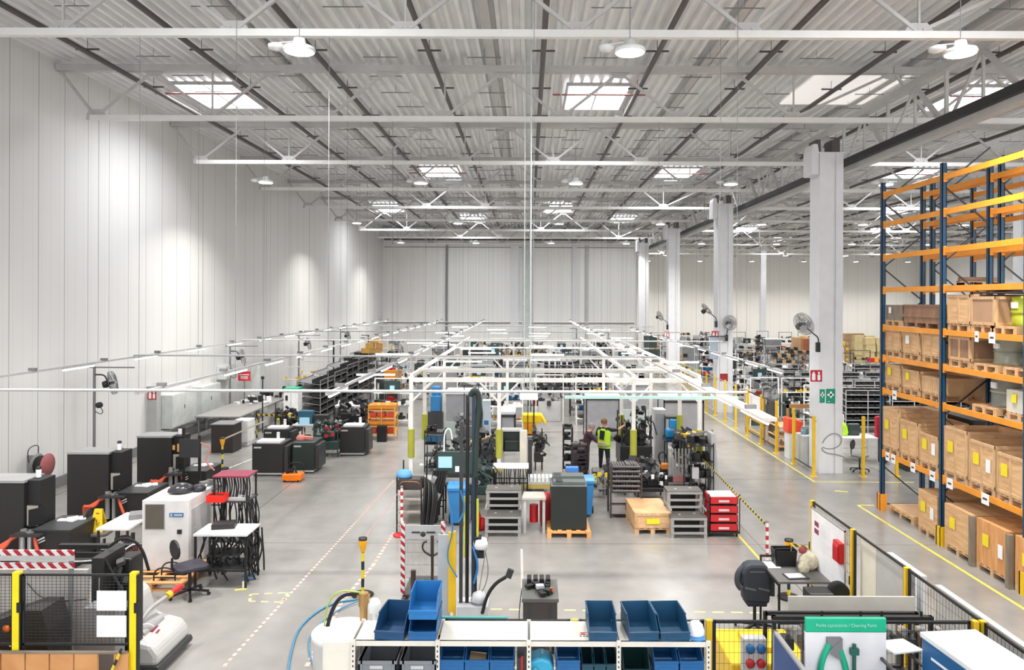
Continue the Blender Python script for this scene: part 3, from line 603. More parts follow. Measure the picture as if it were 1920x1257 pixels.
MB().path([(-.17, -.03, 2.1), (-.24, -.03, 1.95), (-.26, -.03, 1.8)], .028).path([(-.07, -.03, 2.05), (.0, -.03, 1.85), (.02, -.03, 1.5), (.0, -.03, 1.2)], .028).done('green_hose', GREEN, t)
b = MB().cyl((.07, -.03, 1.0), (.07, -.03, 2.1), .018, n=8).box(.03, .11, -.05, -.01, 2.0, 2.06); b.done('brush_handle', mat('dark_green_brush', (.02, .12, .09), .5), t)
MB().lathe([(.0, 0), (.2, .02), (.24, .1), (.2, .18), (0, .2)], (-.18, -.2, 1.5), n=22, R=(.4, 0, 0)).done('white_basin', WHITE, t)
t = thing('partition_panel', 'deep blue partition panel seen edge-on beside the cleaning board', 'partition', (2.5, 0, 0))
MB().box(-.012, .012, 5.4, 7.5, .1, 2.05).done('panel', mat('royal_blue_panel', (.01, .06, .22), .35), t)
MB().box(-.02, .02, 5.4, 7.52, 2.05, 2.075).box(-.02, .02, 7.5, 7.53, 0, 2.075).box(-.02, .02, 5.38, 5.41, 0, 2.075).box(-.2, .2, 7.47, 7.52, 0, .03).done('frame', SILV, t)
t = thing('machine_housing', 'blue machine housing with a white top in the right corner', 'machine', (4.1, 6.1, 0), .1)
MB().box(-.3, .24, -1.1, .95, 0, 2.24).done('body', mat('machine_blue', (.005, .1, .27), .35), t, bev=.02); MB().box(-.31, .25, -1.11, .96, 2.24, 2.29).done('top_cover', WHITE, t, bev=.008)
MB().box(-.306, -.3, .1, .8, 2.1, 2.12).done('trim_stripe', PAPER, t)
t = thing('assembly_jig', 'dark metal machine frame between the cleaning board and blue housing', 'machine', (3.3, 8.1, 0))
b = MB()
for x in (-.62, 1.08): b.box(x-.02, x+.02, -.02, .02, 0, 1.98).box(x-.02, x+.02, .28, .32, 0, 1.9)
b.box(-.64, 1.1, -.03, .03, 1.94, 1.98); b.box(-.62, 1.08, .28, .32, 1.86, 1.9); b.done('frame', BLACK, t)
b = MB(); b2 = MB()
for k in range(9): x = -.5+k*.19; b.cyl((x, -.1, 1.8+.05*(k % 2)), (x+.12, .25, 1.7), .02).box(x, x+.1, .0, .16, 1.6, 1.72); b2.box(x+.1, x+.16, -.06, .04, 1.8, 1.86)
b.done('fittings', DGREY, t, kind='stuff'); b2.done('steel_clips', SILV, t, kind='stuff')
for x in (-.1, .32, .55, .98): MB().cyl((x, 0, 1.98), (x, 0, 2.03), .014).done('knob', BLACK, t)
t = thing('beige_board', 'long beige board standing on edge above the dark machine frame', 'board', (3.78, 8.62, 0))
MB().box(-.76, .7, 0, .025, 1.7, 1.98).done('board', mat('beige_board', (.55, .51, .45), .5), t); MB().box(-.6, -.56, .02, .06, 0, 1.8).box(.5, .54, .02, .06, 0, 1.8).done('support_leg', MGREY, t)
t = thing('conveyor_frame', 'dark tangle of machine parts on a frame before the blue housing', 'machine', (3.52, 6.95, 0))
b = MB()
for x in (-.1, .22):
    for y in (-.4, .5): b.box(x-.015, x+.015, y-.015, y+.015, 0, 1.95)
for z in (1.5, 1.75, 1.95): b.bar((-.1, -.4, z), (-.1, .5, z), .025).bar((.22, -.4, z), (.22, .5, z), .025).bar((-.1, .5, z), (.22, .5, z), .025)
b.bar((-.1, .5, 1.95), (.22, -.4, 1.5), .03); b.done('frame', DGREY, t)
b = MB(); r = random.Random(3)
for k in range(22): x, y, z = r.uniform(-.08, .18), r.uniform(-.4, .45), r.uniform(1.55, 1.85); b.rb((x, y, z), (r.uniform(.03, .14), r.uniform(.03, .12), r.uniform(.02, .08)), (r.random(), r.random(), r.random()*3))
b.done('mechanism', BLACK, t, kind='stuff'); MB().rb((.12, .35, 2.02), (.34, .26, .015), (0, .05, .3)).done('drawing_sheet', PAPER, t)
t = thing('pallet_machine', 'yellow machine housing with a black slatted front behind the fence', 'machine', (3.02, 9.7, 0))
MB().box(-.5, .5, -.5, .5, .0, .92).done('body', YEL, t, bev=.03); b = MB()
for k in range(6): b.box(-.3, .5, -.53, -.5, .1+k*.12, .18+k*.12)
b.done('slats', BLACK, t); b2 = MB().box(-.2, .3, -.2, .3, .92, .98); b2.done('top_plate', YEL, t)
t = thing('socket_box', 'white power box with blue and red round sockets', 'socket box', (2.52, 8.3, 0))
MB().box(-.02, .02, -.0, .04, 0, 1.4).box(-.15, .15, -.15, .15, 0, .02).done('stand', MGREY, t); MB().box(-.13, .13, -.06, .06, 1.28, 1.66).done('housing', LGREY, t, bev=.01)
for s, (m, z) in enumerate(((BLUE, 1.56), (BLUE, 1.56), (RED, 1.4), (RED, 1.4))):
    MB().lathe([(.045, 0), (.05, .04), (.03, .05), (0, .05)], (-.06+(s % 2)*.12, -.06, z), n=14, R=(math.pi/2, 0, 0)).done('socket', m, t)
# ---------------- desk area on the right
t = thing('standing_desk', 'grey standing desk on black legs beside the fence', 'desk', (4.3, 12.0, 0))
MB().box(-.42, .4, -.5, .45, 1.03, 1.06).done('top', mat('desk_grey', (.13, .125, .12), .5), t)
for x, y in ((-.41, -.48), (.38, -.48), (-.41, .43), (.38, .43)): MB().box(x-.015, x+.015, y-.015, y+.015, 0, 1.03 if x > 0 or y < 0 else 1.16).done('leg', BLACK, t)
MB().box(-.42, .0, .42, .45, 1.13, 1.16).box(-.42, -.4, -.48, .45, .98, 1.03).box(-.42, .4, -.49, -.47, .4, .43).done('rail', BLACK, t)
t = thing('crate_black', 'black open crate standing at the back of the desk', 'crate', (4.22, 12.28, 1.06)); t.name = 'black_crate'
b = MB(); 
for a in (-1, 1): b.prism([(a*.15, 0), (a*.17, .26), (a*.185, .26), (a*.16, 0)], -.11, .11).prism([(a*.11, 0), (a*.13, .26), (a*.14, .26), (a*.12, 0)], -.16, .16, 'x')
b.box(-.15, .15, -.11, .11, 0, .01); b.done('body', BLACK, t); MB().path([(-.18, 0, .2), (-.16, -.12, .3), (.16, -.12, .3), (.18, 0, .2)], .008).done('handle', BLACK, t)
t = thing('laptop', 'open grey laptop base lying on the standing desk', 'laptop', (4.22, 11.72, 1.06), .1)
MB().box(-.17, .17, -.12, .12, 0, .018).done('base', DGREY, t); MB().box(-.15, .12, -.09, .1, .018, .021).done('keyboard', LGREY, t)
tag(MB().box(-.12, .12, -.15, .15, 0, .004).done('paper_sheet', PAPER, loc=(4.0, 12.25, 1.06)), 'white sheet of paper on the left of the desk', 'paper')
t = thing('bag_bundle', 'cream bundle with a dark red top heaped at the end of the desk', 'bundle', (4.56, 12.1, 1.06))
MB().lathe([(.1, 0), (.16, .06), (.15, .16), (.09, .24), (.03, .27), (0, .27)], n=12).lathe([(.08, 0), (.1, .07), (.05, .14), (0, .15)], (-.12, -.12, 0), n=10).done('sack', mat('cream_cloth', (.6, .55, .4), .9, var=.25, scale=14), t); MB().lathe([(.06, .24), (.07, .28), (.03, .33), (0, .33)], (-.08, .04, 0), n=10).done('red_wrap', mat('dull_red_cloth', (.3, .05, .05), .8), t)
t = thing('office_machine', 'black tool box and coiled hose on a low table by the fence', 'tool box', (4.3, 10.7, 0)); t.name = 'tool_table'
MB().box(-.35, .35, -.2, .2, 1.0, 1.04).box(-.33, -.3, -.18, .18, 0, 1.0).box(.3, .33, -.18, .18, 0, 1.0).done('table', DGREY, t); MB().box(-.3, .05, -.15, .15, 1.04, 1.25).done('case', BLACK, t, bev=.02)
MB().lathe([(.11, -.05), (.15, -.05), (.15, .05), (.11, .05)], (.18, .05, 1.2), n=20, R=(math.pi/2, 0, 0)).done('coil', RUB, t)
tag(MB().lathe([(.0, 0), (.13, .02), (.16, .06), (.08, .1), (.0, .11)], n=9).rb((.14, .05, .04), (.16, .08, .04), (.1, .3, .4)).done('cloth', mat('fluo_yellow_cloth', (.75, .8, .02), .8), loc=(4.5, 10.28, 1.0)), 'bright yellow cloth bundle by the foot of the fence', 'cloth')
bpy.data.objects['cloth'].location.z = 0.0; bpy.data.objects['cloth'].location = (4.55, 10.62, 1.04)
# ---------------- chairs
def office_chair(lbl, loc, rz, sm=DGREY, bm=BLACK, sh=.5, name='office_chair'):
    t = thing(name, lbl, 'chair', loc, rz)
    MB().prism([(-.22, -.18), (-.16, -.23), (.16, -.23), (.22, -.18), (.2, .2), (.12, .24), (-.12, .24), (-.2, .2)], sh-.04, sh+.03, 'z').done('seat', sm, t, bev=.02)
    b = MB(); n = 14; pts = [(.19*math.cos(2*math.pi*k/n), .16*math.sin(2*math.pi*k/n)+sh+.33) for k in range(n)]; b.prism(pts, .2, .24); b.done('backrest', bm, t, bev=.015)
    MB().path([(0, .1, sh-.05), (0, .27, sh-.02), (0, .26, sh+.2)], .018).done('back_stem', BLACK, t)
    MB().cyl((0, 0, .09), (0, 0, sh-.03), .025).done('gas_column', BLACK, t)
    for k in range(5):
        a = 2*math.pi*k/5+.3; l = MB().bar((0, 0, .11), (.28*math.cos(a), .28*math.sin(a), .07), .035, .03); o = l.done('base_leg', BLACK, t)
        MB().cyl((.28*math.cos(a)-.012, .28*math.sin(a), .028), (.28*math.cos(a)+.012, .28*math.sin(a), .028), .028, n=8).done('castor', BLACK, o)
    return t
office_chair('black office chair with an oval back before the cluttered table', (-6.12, 13.55, 0), 2.35, mat('dark_violet_seat', (.035, .03, .045), .7)).scale = (1.18, 1.18, 1.08)
c = office_chair('grey swivel chair on which the yellow floor sign stands', (-8.95, 15.6, 0), 1.7, mat('brown_grey_seat', (.13, .11, .1), .8))
t = thing('wet_floor_sign', 'yellow folding caution sign standing on a chair seat', 'sign', (-8.95, 15.6, .535), 0)
MB().add([(-.14, -.1, 0), (.14, -.1, 0), (.08, -.01, .46), (-.08, -.01, .46), (-.14, -.115, 0), (.14, -.115, 0), (.08, -.025, .46), (-.08, -.025, .46)], [(0, 1, 2, 3), (4, 7, 6, 5), (0, 4, 5, 1), (1, 5, 6, 2), (2, 6, 7, 3), (3, 7, 4, 0)]).done('front_panel', mat('caution_yellow', (.85, .6, .02), .45), t)
MB().add([(-.14, .1, 0), (.14, .1, 0), (.08, .0, .46), (-.08, .0, .46), (-.14, .115, 0), (.14, .115, 0), (.08, .015, .46), (-.08, .015, .46)], [(0, 1, 2, 3), (4, 7, 6, 5), (0, 4, 5, 1), (1, 5, 6, 2), (2, 6, 7, 3), (3, 7, 4, 0)]).done('back_panel', MATS['caution_yellow'], t)
b = MB().rb((0, -.045, .38), (.07, .006, .02), (-.19, 0, 0)).rb((0, -.085, .2), (.02, .006, .1), (-.19, 0, 0)).rb((.03, -.09, .16), (.015, .006, .1), (-.19, .5, 0)).rb((-.02, -.075, .25), (.06, .006, .02), (-.19, .6, 0)); b.done('printed_figure', mat('sign_print', (.3, .15, .01), .6), t)
t = thing('office_chair', 'dark chair draped with a heavy black and grey coat beside the desk', 'chair', (3.72, 12.2, 0), 0)
MB().prism([(-.16, -.16), (.16, -.16), (.16, .16), (-.16, .16)], .45, .52, 'z').done('seat', DCLOTH, t, bev=.02)
MB().cyl((0, 0, .08), (0, 0, .46), .028).done('gas_column', BLACK, t)
for k in range(5):
    a = 2*math.pi*k/5; l = MB().bar((0, 0, .11), (.32*math.cos(a), .32*math.sin(a), .07), .04, .03).done('base_leg', BLACK, t); MB().cyl((.32*math.cos(a)-.014, .32*math.sin(a), .03), (.32*math.cos(a)+.014, .32*math.sin(a), .03), .03, n=8).done('castor', BLACK, l)
MB().prism([(-.2, .5), (.21, .48), (.23, .75), (.22, 1.0), (.17, 1.1), (.08, 1.13), (-.09, 1.13), (-.18, 1.09), (-.23, .98), (-.22, .75)], -.14, .13).done('coat', mat('slate_coat', (.03, .035, .045), .7), t, bev=.05)
MB().prism([(-.2, .74), (-.02, .7), (-.02, .73), (-.2, .77)], -.145, -.139).prism([(.02, .73), (.2, .69), (.2, .72), (.02, .76)], -.145, -.139).prism([(-.12, 1.0), (.12, 1.0), (.12, 1.02), (-.12, 1.02)], -.145, -.139).done('coat_stripe', mat('grey_stripe', (.12, .13, .14), .7), t)
MB().path([(-.18, 0, 1.04), (-.28, -.03, .95), (-.3, -.06, .8), (-.24, -.1, .72)], .055, 8).path([(.19, 0, 1.02), (.27, -.03, .85), (.25, -.08, .6)], .05, 8).done('coat_sleeve', MATS['slate_coat'], t)
# ---------------- stanchions
def stanchion(lbl, loc, h=1.0, rw=False):
    t = thing('stanchion', lbl, 'barrier post', loc)
    MB().lathe([(.19, 0), (.2, .02), (.17, .04), (.04, .06), (0, .06)], n=24).done('base', RED if rw else RUB, t)
    MB().cyl((0, 0, .05), (0, 0, h-.2 if not rw else h), .03).done('post', RWB if rw else mat('yb_bands', (0, 0, 0)) if False else (RWB if rw else YBP), t)
    if not rw: MB().lathe([(.03, h-.24), (.05, h-.2), (.075, h-.08), (.075, h-.02)], n=14).done('tape_head', mat('amber_plastic', (.9, .42, .01), .4), t); MB().lathe([(.078, h-.02), (.078, h+.02), (0, h+.03)], n=14).done('cap', BLACK, t)
    else: MB().lathe([(.035, h), (.03, h+.03), (0, h+.04)], n=10).done('cap', MGREY, t)
    return t
YBP = stripes('yellow_black_bands', (.8, .62, .02), (.01, .03, .03), 3.2, (0, 0, 1))
stanchion('yellow and black barrier post on a round base near the white drum', (XA(680, 13.6, 1115), 13.6, 0), 1.03)
stanchion('yellow topped barrier post behind the standing desk', (4.75, 13.55, 0), 1.05)
stanchion('small black and yellow barrier post beside the left wall', G(417, 880), .98)
stanchion('red and white banded post on a red disc at the aisle corner', (4.66, 14.5, 0), 1.1, True)
stanchion('red and white banded post on a red disc beside the black parts rack', (XA(762, 17.1, 1000)-.1, 17.05, 0), 1.1, True)
a, b_ = (4.66, 14.5, 1.02), (4.85, 22.0, 1.02)
tag(MB().bar(a, b_, .006, .05).done('barrier_tape', YBT), 'long yellow and black barrier tape along the aisle edge', 'tape')
tag(MB().bar((4.75, 13.55, .98), (FX-.04, 12.5, 1.25), .006, .05).done('barrier_tape', YBS), 'short striped barrier tape from the post to the fence', 'tape')
tag(MB().cyl((XA(680, 13.6, 1115), 13.6, 1.0), (XA(752, 17.1, 1000), 17.05, 1.05), .006, n=5).done('rope_barrier', mat('pink_cord', (.7, .3, .3), .6)), 'thin pinkish cord between the two barrier posts on the left', 'cord')
tag(MB().bar((*G(417, 880)[:2], .93), (*G(500, 850)[:2], 1.15), .006, .05).done('barrier_tape', mat('pale_tape', (.5, .48, .35), .6)), 'barrier tape stretched from the small post by the left wall', 'tape')
# ================================================================ left foreground fence
FY2 = 9.05; lx = lambda px: XA(px, FY2, 1100)
t = thing('mesh_fence', 'black mesh fence with two yellow posts in the left corner', 'fence')
for px in (252, 33, -187):
    MB().box(lx(px)-.04, lx(px)+.04, FY2-.04, FY2+.04, 0, 2.08).done('post', mat('bright_yellow_paint', (.9, .72, .01), .35), t); MB().box(lx(px)+.04, lx(px)+.055, FY2-.03, FY2+.03, 0, 2.05).box(lx(px)+.02, lx(px)+.07, FY2-.05, FY2+.03, 1.6, 1.72).done('clamp', BLACK, t)
for p, q in ((-187, 33), (33, 252)):
    a, c = lx(p)+.07, lx(q)-.05
    MB().box(a, c, FY2-.012, FY2+.012, 2.03, 2.055).box(a, c, FY2-.012, FY2+.012, 1.19, 1.215).box(a, a+.02, FY2-.012, FY2+.012, .1, 2.05).box(c-.02, c, FY2-.012, FY2+.012, .1, 2.05).done('panel_frame', BLACK, t)
    MB().grid((a, FY2, 1.2), (c-a, 0, 0), (0, 0, .84), 26, 22, .0035).done('wire_mesh', BLACK, t)
t = thing('board_fence', 'low fence of wide orange-brown boards below the mesh, left corner', 'fence')
for k in range(9):
    x = lx(240)-.02-k*.292-.28 if k else lx(240)-.12; MB().box(x, x+(.275 if k else .17), FY2-.09, FY2-.06, 0, 1.13).done('board', WOODO, t)
MB().box(lx(-187), lx(246), FY2-.1, FY2-.055, 1.13, 1.15).done('top_edge', OLDW, t)
t = thing('notice_sheets', 'two white sheets fixed to the left mesh fence', 'notice', ((lx(184)+lx(242))/2, FY2-.02, 0))
for z0, z1 in ((1.62, 1.86), (1.3, 1.56)): MB().box(-.19, .17, -.006, -.002, z0, z1).done('sheet', PAPER, t)
# machines behind it
t = thing('striped_barrier', 'red and white striped barrier boards on the machine in the left corner', 'barrier', (-6.5, 9.85, 0))
for z0, z1, m in ((2.0, 2.07, RW), (1.93, 2.0, LGREY), (1.83, 1.9, RW)): MB().box(-.85, .52, -.01, .02, z0, z1).done('board', m, t)
MB().box(.45, .5, 0, .04, 0, 2.0).box(-.8, -.75, 0, .04, 0, 2.0).done('support', MGREY, t)
t = thing('fabric_partition', 'light grey partition panels behind the left mesh fence', 'partition', (-6.45, 10.1, 0))
MB().box(-.75, .5, 0, .05, .1, 1.72).done('panel', mat('light_grey_fabric', (.5, .47, .45), .9), t); MB().box(-.32, -.28, -.005, .055, .1, 1.74).box(-.7, -.65, -.1, .15, 0, .1).box(.4, .45, -.1, .15, 0, .1).done('frame', LGREY, t)
MB().path([(-.3, -.02, 1.55), (-.1, -.05, 1.35), (.2, -.02, 1.3), (.5, -.01, 1.33)], .006).done('cable', DGREY, t)
t = thing('black_machine', 'tall black machine with cable arms beside the grey partition', 'machine', (-5.78, 10.4, 0))
MB().box(-.14, .02, -.25, .3, 0, 1.86).done('column', CHAR, t); MB().box(.02, .24, .05, .4, .3, 1.75).done('body', BLACK, t, bev=.03)
MB().path([(-.1, .1, 1.9), (.1, .1, 2.05), (.3, .2, 1.9), (.36, .3, 1.5)], .022).path([(.0, -.2, 1.85), (.1, -.15, 1.6), (.25, -.2, 1.4)], .02).done('hose_arm', RUB, t)
MB().cyl((-.03, -.26, .95), (-.03, -.26, 1.6), .007).done('steel_rod', SILV, t)
b = MB()
for k in range(8): b.rb((.1+.05*(k % 3), -.05, .9+.12*k), (.1, .1, .06), (k*.4, .3, .5*k))
b.done('mechanism', DGREY, t, kind='stuff')
t = thing('monitor_arm', 'long black screen bars on a stand behind the striped boards', 'screen', (-6.6, 11.3, 0)); t.name = 'screen_stand'
for z, x0, x1, y in ((1.6, -.5, .62, 0), (1.48, -.8, .5, -.3)): MB().box(x0, x1, y, y+.09, z, z+.06).done('shelf_bar', BLACK, t)
MB().box(-.3, -.25, .0, .05, 0, 1.6).box(.4, .45, 0, .05, 0, 1.62).box(-.3, .45, 0, .05, 1.45, 1.54).done('stand', BLACK, t); MB().path([(-.8, -.32, 1.52), (.45, -.32, 1.52), (.6, 0, 1.66), (.65, .05, 1.66)], .012).done('steel_edge', SILV, t)
t = thing('black_cabinet', 'low black cabinet with a sloped lid and orange knob, left corner', 'cabinet', (-6.35, 9.5, 0))
MB().box(-.6, .38, -.2, .25, 0, 1.25).prism([(-.6, 1.25), (.1, 1.5), (.3, 1.5), (.38, 1.25)], -.2, .25).done('body', CHAR, t); MB().lathe([(.04, 0), (.05, .02), (.0, .05)], (-.12, -.2, 1.28), n=12, R=(math.pi/2, 0, 0)).done('orange_knob', ORANGE, t)
MB().rb((-.02, -.205, 1.1), (.16, .004, .03), (0, -.5, 0)).rb((0, -.205, 1.05), (.14, .004, .012), (0, -.5, 0)).done('white_logo', PAPER, t)
tag(MB().box(-.17, .24, -.12, .12, 0, 1.4).done('steel_cabinet', MGREY, loc=(-5.55, 9.75, 0), bev=.01), 'dark grey sheet metal cabinet behind the two white sheets', 'cabinet')
tag(MB().path([(lx(238), FY2-.12, 1.2), (lx(232), FY2-.13, 1.1), (lx(222), FY2-.14, .95)], .018).done('chain', YBT), 'yellow and black plastic chain hanging from the left fence post', 'chain')
# floor scrubber
t = thing('floor_scrubber', 'white and grey walk-behind floor cleaning machine beside the left fence', 'floor cleaner', (-5.66, 11.15, 0), .0)
scw = mat('scrubber_white', (.5, .49, .48), .35, var=.02); scg = mat('scrubber_grey', (.36, .35, .35), .4)
MB().prism([(-.45, .14), (.4, .14), (.4, .3), (.3, .44), (-.02, .52), (-.1, .56), (-.2, .92), (-.3, 1.0), (-.45, 1.0)], -.52, .5).done('tank_body', scw, t, bev=.07)
MB().prism([(-.43, .05), (.43, .05), (.45, .1), (.42, .16), (-.43, .16)], -.54, .52).done('bumper_skirt', DGREY, t, bev=.02)
MB().prism([(-.1, .5), (.12, .48), (.1, .54), (-.06, .6)], -.3, .3).done('deck_recess', scg, t, bev=.02)
MB().path([(-.05, -.25, .55), (-.02, .0, .72), (.05, .35, .76), (.14, .62, .8)], .035).done('handle_arm', scg, t); MB().cyl((.1, .5, .79), (.16, .72, .82), .05).done('red_grip', RED, t); MB().cyl((.08, .42, .78), (.1, .5, .79), .055).done('yellow_ring', YEL, t)
MB().cyl((-.3, -.45, .1), (-.3, -.3, .1), .1).cyl((-.3, .3, .1), (-.3, .45, .1), .1).done('wheel', RUB, t)
MB().rb((.12, -.05, .487), (.05, .22, .004), (0, .25, .1)).rb((.2, -.1, .468), (.03, .12, .004), (0, .25, .1)).done('maker_mark', mat('dark_red_print', (.25, .02, .05), .5), t)
MB().path([(-.02, -.2, .56), (.03, -.22, .62), (.1, -.15, .6), (.14, -.1, .54)], .012).done('white_lever', WHITE, t)
# ================================================================ left wall machines
def station(nm_, X, Y, h=1.75, w=1.0, low=True, far=False):
    t = thing('machine_cabinet', 'tall charcoal machine cabinet with screen column, %s' % nm_, 'machine', (X, Y, 0), 0, 'charcoal machine cabinets along the left wall')
    MB().box(-w/2, w/2, 0, .62, .04, h-.05).done('body', CHAR, t, bev=.01)
    MB().box(-w/2-.01, w/2+.01, -.01, .63, h-.05, h).done('top_cover', mat('soft_grey', (.34, .34, .34), .45), t)
    MB().box(w/2, w/2+.26, .1, .6, .04, h-.02).done('control_column', BLACK, t, bev=.01)
    MB().box(w/2+.02, w/2+.26, .08, .12, h-.95, h-.5).rb((w/2+.26, -.0, h-.72), (.02, .3, .34), (0, 0, -.5)).done('monitor', BLACK, t)
    MB().rb((w/2+.13, .07, h-.72), (.22, .012, .4), (0, 0, .0)).done('screen', mat('beige_screen', (.42, .39, .34), .3), t)
    MB().prism([(w/2-.05, -.35), (w/2+.55, -.35), (w/2+.6, .1), (w/2, .1)], h-1.02, h-.98, 'z').done('keyboard_shelf', DGREY, t)
    MB().cyl((w/2+.1, .3, h), (w/2+.1, .3, h+.16), .05).done('signal_lamp', PAPER, t); MB().lathe([(.05, 0), (.05, .05), (0, .07)], (w/2+.1, .3, h+.16), n=10).done('lamp_cap', BLACK, t)
    b = MB()
    for k in range(3): b.path([(w/2-.02+.05*k, -.25, h-1.0), (w/2-.15-.08*k, -.34, h-1.25), (w/2-.3-.06*k, -.3, .5), (w/2-.34-.05*k, -.2, .04)], .032)
    b.path([(w/2+.35, -.2, h-1.0), (w/2+.45, -.3, .5), (w/2+.6, -.25, .05)], .034); b.done('red_hose', mat('coral_hose', (.85, .13, .06), .5), t)
    MB().cyl((w/2+.02, -.06, .1), (w/2+.02, -.06, .75), .06).cyl((w/2+.18, -.06, .1), (w/2+.18, -.06, .7), .06).done('filter_bottle', SILV if not far else ORED, t)
    b = MB(); r = random.Random(int(Y*7))
    for k in range(7): b.rb((w/2+.2+r.uniform(-.2, .3), -.12+r.uniform(-.15, .15), h-.96), (r.uniform(.05, .15), r.uniform(.05, .12), .03), (0, 0, r.random()*3))
    b.done('loose_tools', MGREY, t, kind='stuff')
    if low:
        l = thing('low_cabinet', 'low charcoal cabinet with white mark, %s' % nm_, 'cabinet', (X+w/2+.6, Y+.3, 0), 0, 'low charcoal cabinets')
        MB().box(-.3, .45, -.5, .5, .04, h-.95).done('body', CHAR, l, bev=.01); MB().box(-.31, .46, -.51, .51, h-.95, h-.92).done('top_cover', DGREY, l)
        MB().rb((-.12, -.51, h-1.1), (.16, .004, .03), (0, -.45, 0)).rb((-.1, -.51, h-1.15), (.14, .004, .02), (0, -.45, 0)).done('white_mark', PAPER, l)
        b = MB()
        for k in range(4): b.rb((-.05+.1*k, .1+.15*(k % 2), h-.9), (.2, .12, .03), (0, 0, k*.7))
        b.done('papers', PAPER, l)
station('nearest, at the picture edge', -10.55, 14.9); station('second from the camera, behind the yellow sign', -10.6, 18.0, 1.68)
station('third, with orange labels on its column', -10.3, 20.6, 1.6, .95)
tag(MB().box(0, .12, -.01, 0, 0, .22).box(-.14, -.06, -.01, 0, .05, .18).done('orange_label', mat('tan_label', (.8, .4, .12), .6), loc=(-9.7, 20.68, 1.15)), 'orange label on the third machine column', 'label')
t = thing('hose_reel', 'grey and red hose reel low on the left wall', 'hose reel', (-13.22, 19.9, .95))
MB().box(-.1, .12, -.04, .04, -.25, .25).done('bracket', MGREY, t)
for x, m in ((.14, MGREY), (.42, mat('faded_red', (.35, .1, .1), .5))): MB().lathe([(.05, 0), (.3, .0), (.3, .03), (.05, .03)], (x, 0, 0), n=24, R=(0, math.pi/2, 0)).done('flange', m, t)
MB().lathe([(.22, .17), (.24, .22), (.24, .36), (.22, .42)], n=20, R=(0, math.pi/2, 0)).done('hose', RUB, t)
MB().path([(.3, -.24, .0), (.3, -.3, -.2), (.5, -.7, -.55), (.6, -1.1, -.9)], .015).path([(.12, .1, .28), (.0, .3, .5), (-.05, -.1, .45), (.1, -.25, .1)], .012).done('hose_tail', RUB, t)
t = thing('hanging_screen', 'dark screen on an upright frame past the third cabinet', 'screen', (-9.3, 20.2, 0))
MB().box(-.03, .03, -.03, .03, 0, 1.9).box(.4, .46, -.03, .03, 0, 1.7).box(-.3, .5, -.25, .25, 0, .03).done('frame', BLACK, t); MB().box(-.1, .45, -.06, -.03, 1.1, 1.6).done('screen', DGREY, t)
MB().path([(.45, 0, 1.5), (.7, .2, 1.3), (.5, .1, 1.0), (.75, .2, .7)], .02).done('pink_hose', mat('salmon_hose', (.7, .25, .2), .5), t)
# white cabinet machine on a pallet
t = thing('machine_enclosure', 'white machine enclosure with a dark window, standing on a wooden pallet', 'machine', (-6.98, 14.4, 0), 0)
pallet = pallet_mb(1.3, 1.25).done('pallet_base', WOODO, t); 
MB().box(-.45, .45, 0, 1.05, .15, 1.5).done('body', mat('machine_white', (.72, .7, .69), .4), t, bev=.012)
MB().box(-.38, -.02, -.012, -.0, .95, 1.42).done('window', mat('bronze_glass', (.11, .095, .075), .25), t); MB().box(-.4, 0, -.006, .0, .93, 1.44).done('window_trim', LGREY, t)
MB().box(.08, .35, -.008, 0, 1.18, 1.26).done('blue_nameplate', mat('nameplate_blue', (.03, .12, .3), .5), t); MB().box(.17, .33, -.01, -.008, 1.2, 1.24).box(.1, .14, -.01, -.008, 1.19, 1.25).done('nameplate_mark', mat('pale_blue_print', (.4, .5, .6), .5), t)
MB().box(.24, .32, -.03, 0, .86, .94).done('black_latch', BLACK, t); MB().box(.45, .46, .1, .95, .4, 1.3).box(.451, .47, .2, .3, .3, .9).done('side_panel', LGREY, t)
tag(MB().lathe([(.16, 0), (.24, .05), (.2, .13), (.1, .18), (0, .2)], n=11).lathe([(.1, 0), (.15, .05), (.1, .12), (0, .13)], (.3, .12, 0), n=9).rb((-.05, -.12, .05), (.3, .1, .06), (.1, .2, .3)).done('black_bag', mat('black_film', (.03, .03, .035), .25), loc=(-6.95, 15.0, 1.5)), 'crumpled black plastic bag on top of the white machine enclosure', 'bag')
t = thing('red_crate', 'bright red open crate on the cluttered shelf tower', 'crate', (-6.22, 15.0, 1.33)); b = MB().box(-.17, .17, -.13, .13, 0, .015)
for a in (-1, 1): b.box(a*.17-.008, a*.17+.008, -.13, .13, 0, .14).box(-.17, .17, a*.13-.008, a*.13+.008, 0, .14)
b.done('tub', mat('signal_red', (.8, .02, .01), .4), t); MB().box(-.12, .1, -.08, .08, .06, .11).done('dark_parts', BLACK, t)
# cluttered table tower
def table(lbl, loc, w, d, h, top, leg=BLACK, name='work_table', shelf=(), rz=0, group=None, cast=False):
    t = thing(name, lbl, 'table', loc, rz, group)
    MB().box(-w/2, w/2, -d/2, d/2, h-.035, h).done('table_top', top, t)
    for x in (-w/2+.03, w/2-.03):
        for y in (-d/2+.03, d/2-.03): MB().box(x-.018, x+.018, y-.018, y+.018, 0, h-.035).done('leg', leg, t)
    for z in shelf: MB().box(-w/2+.02, w/2-.02, -d/2+.02, d/2-.02, z-.015, z+.005).done('lower_shelf', leg if z < .2 else top, t)
    if not shelf: MB().box(-w/2+.03, w/2-.03, -d/2+.02, -d/2+.04, .3, .33).box(-w/2+.03, w/2-.03, d/2-.04, d/2-.02, .3, .33).done('cross_rail', leg, t)
    return t
def junk(b, r, n, x0, x1, y0, y1, z, s=.12, hh=.15):
    for _ in range(n): b.rb((r.uniform(x0, x1), r.uniform(y0, y1), z+.02+r.uniform(0, hh*.4)), (r.uniform(.03, s), r.uniform(.03, s), r.uniform(.02, hh)), (0, 0, r.random()*3))
    return b
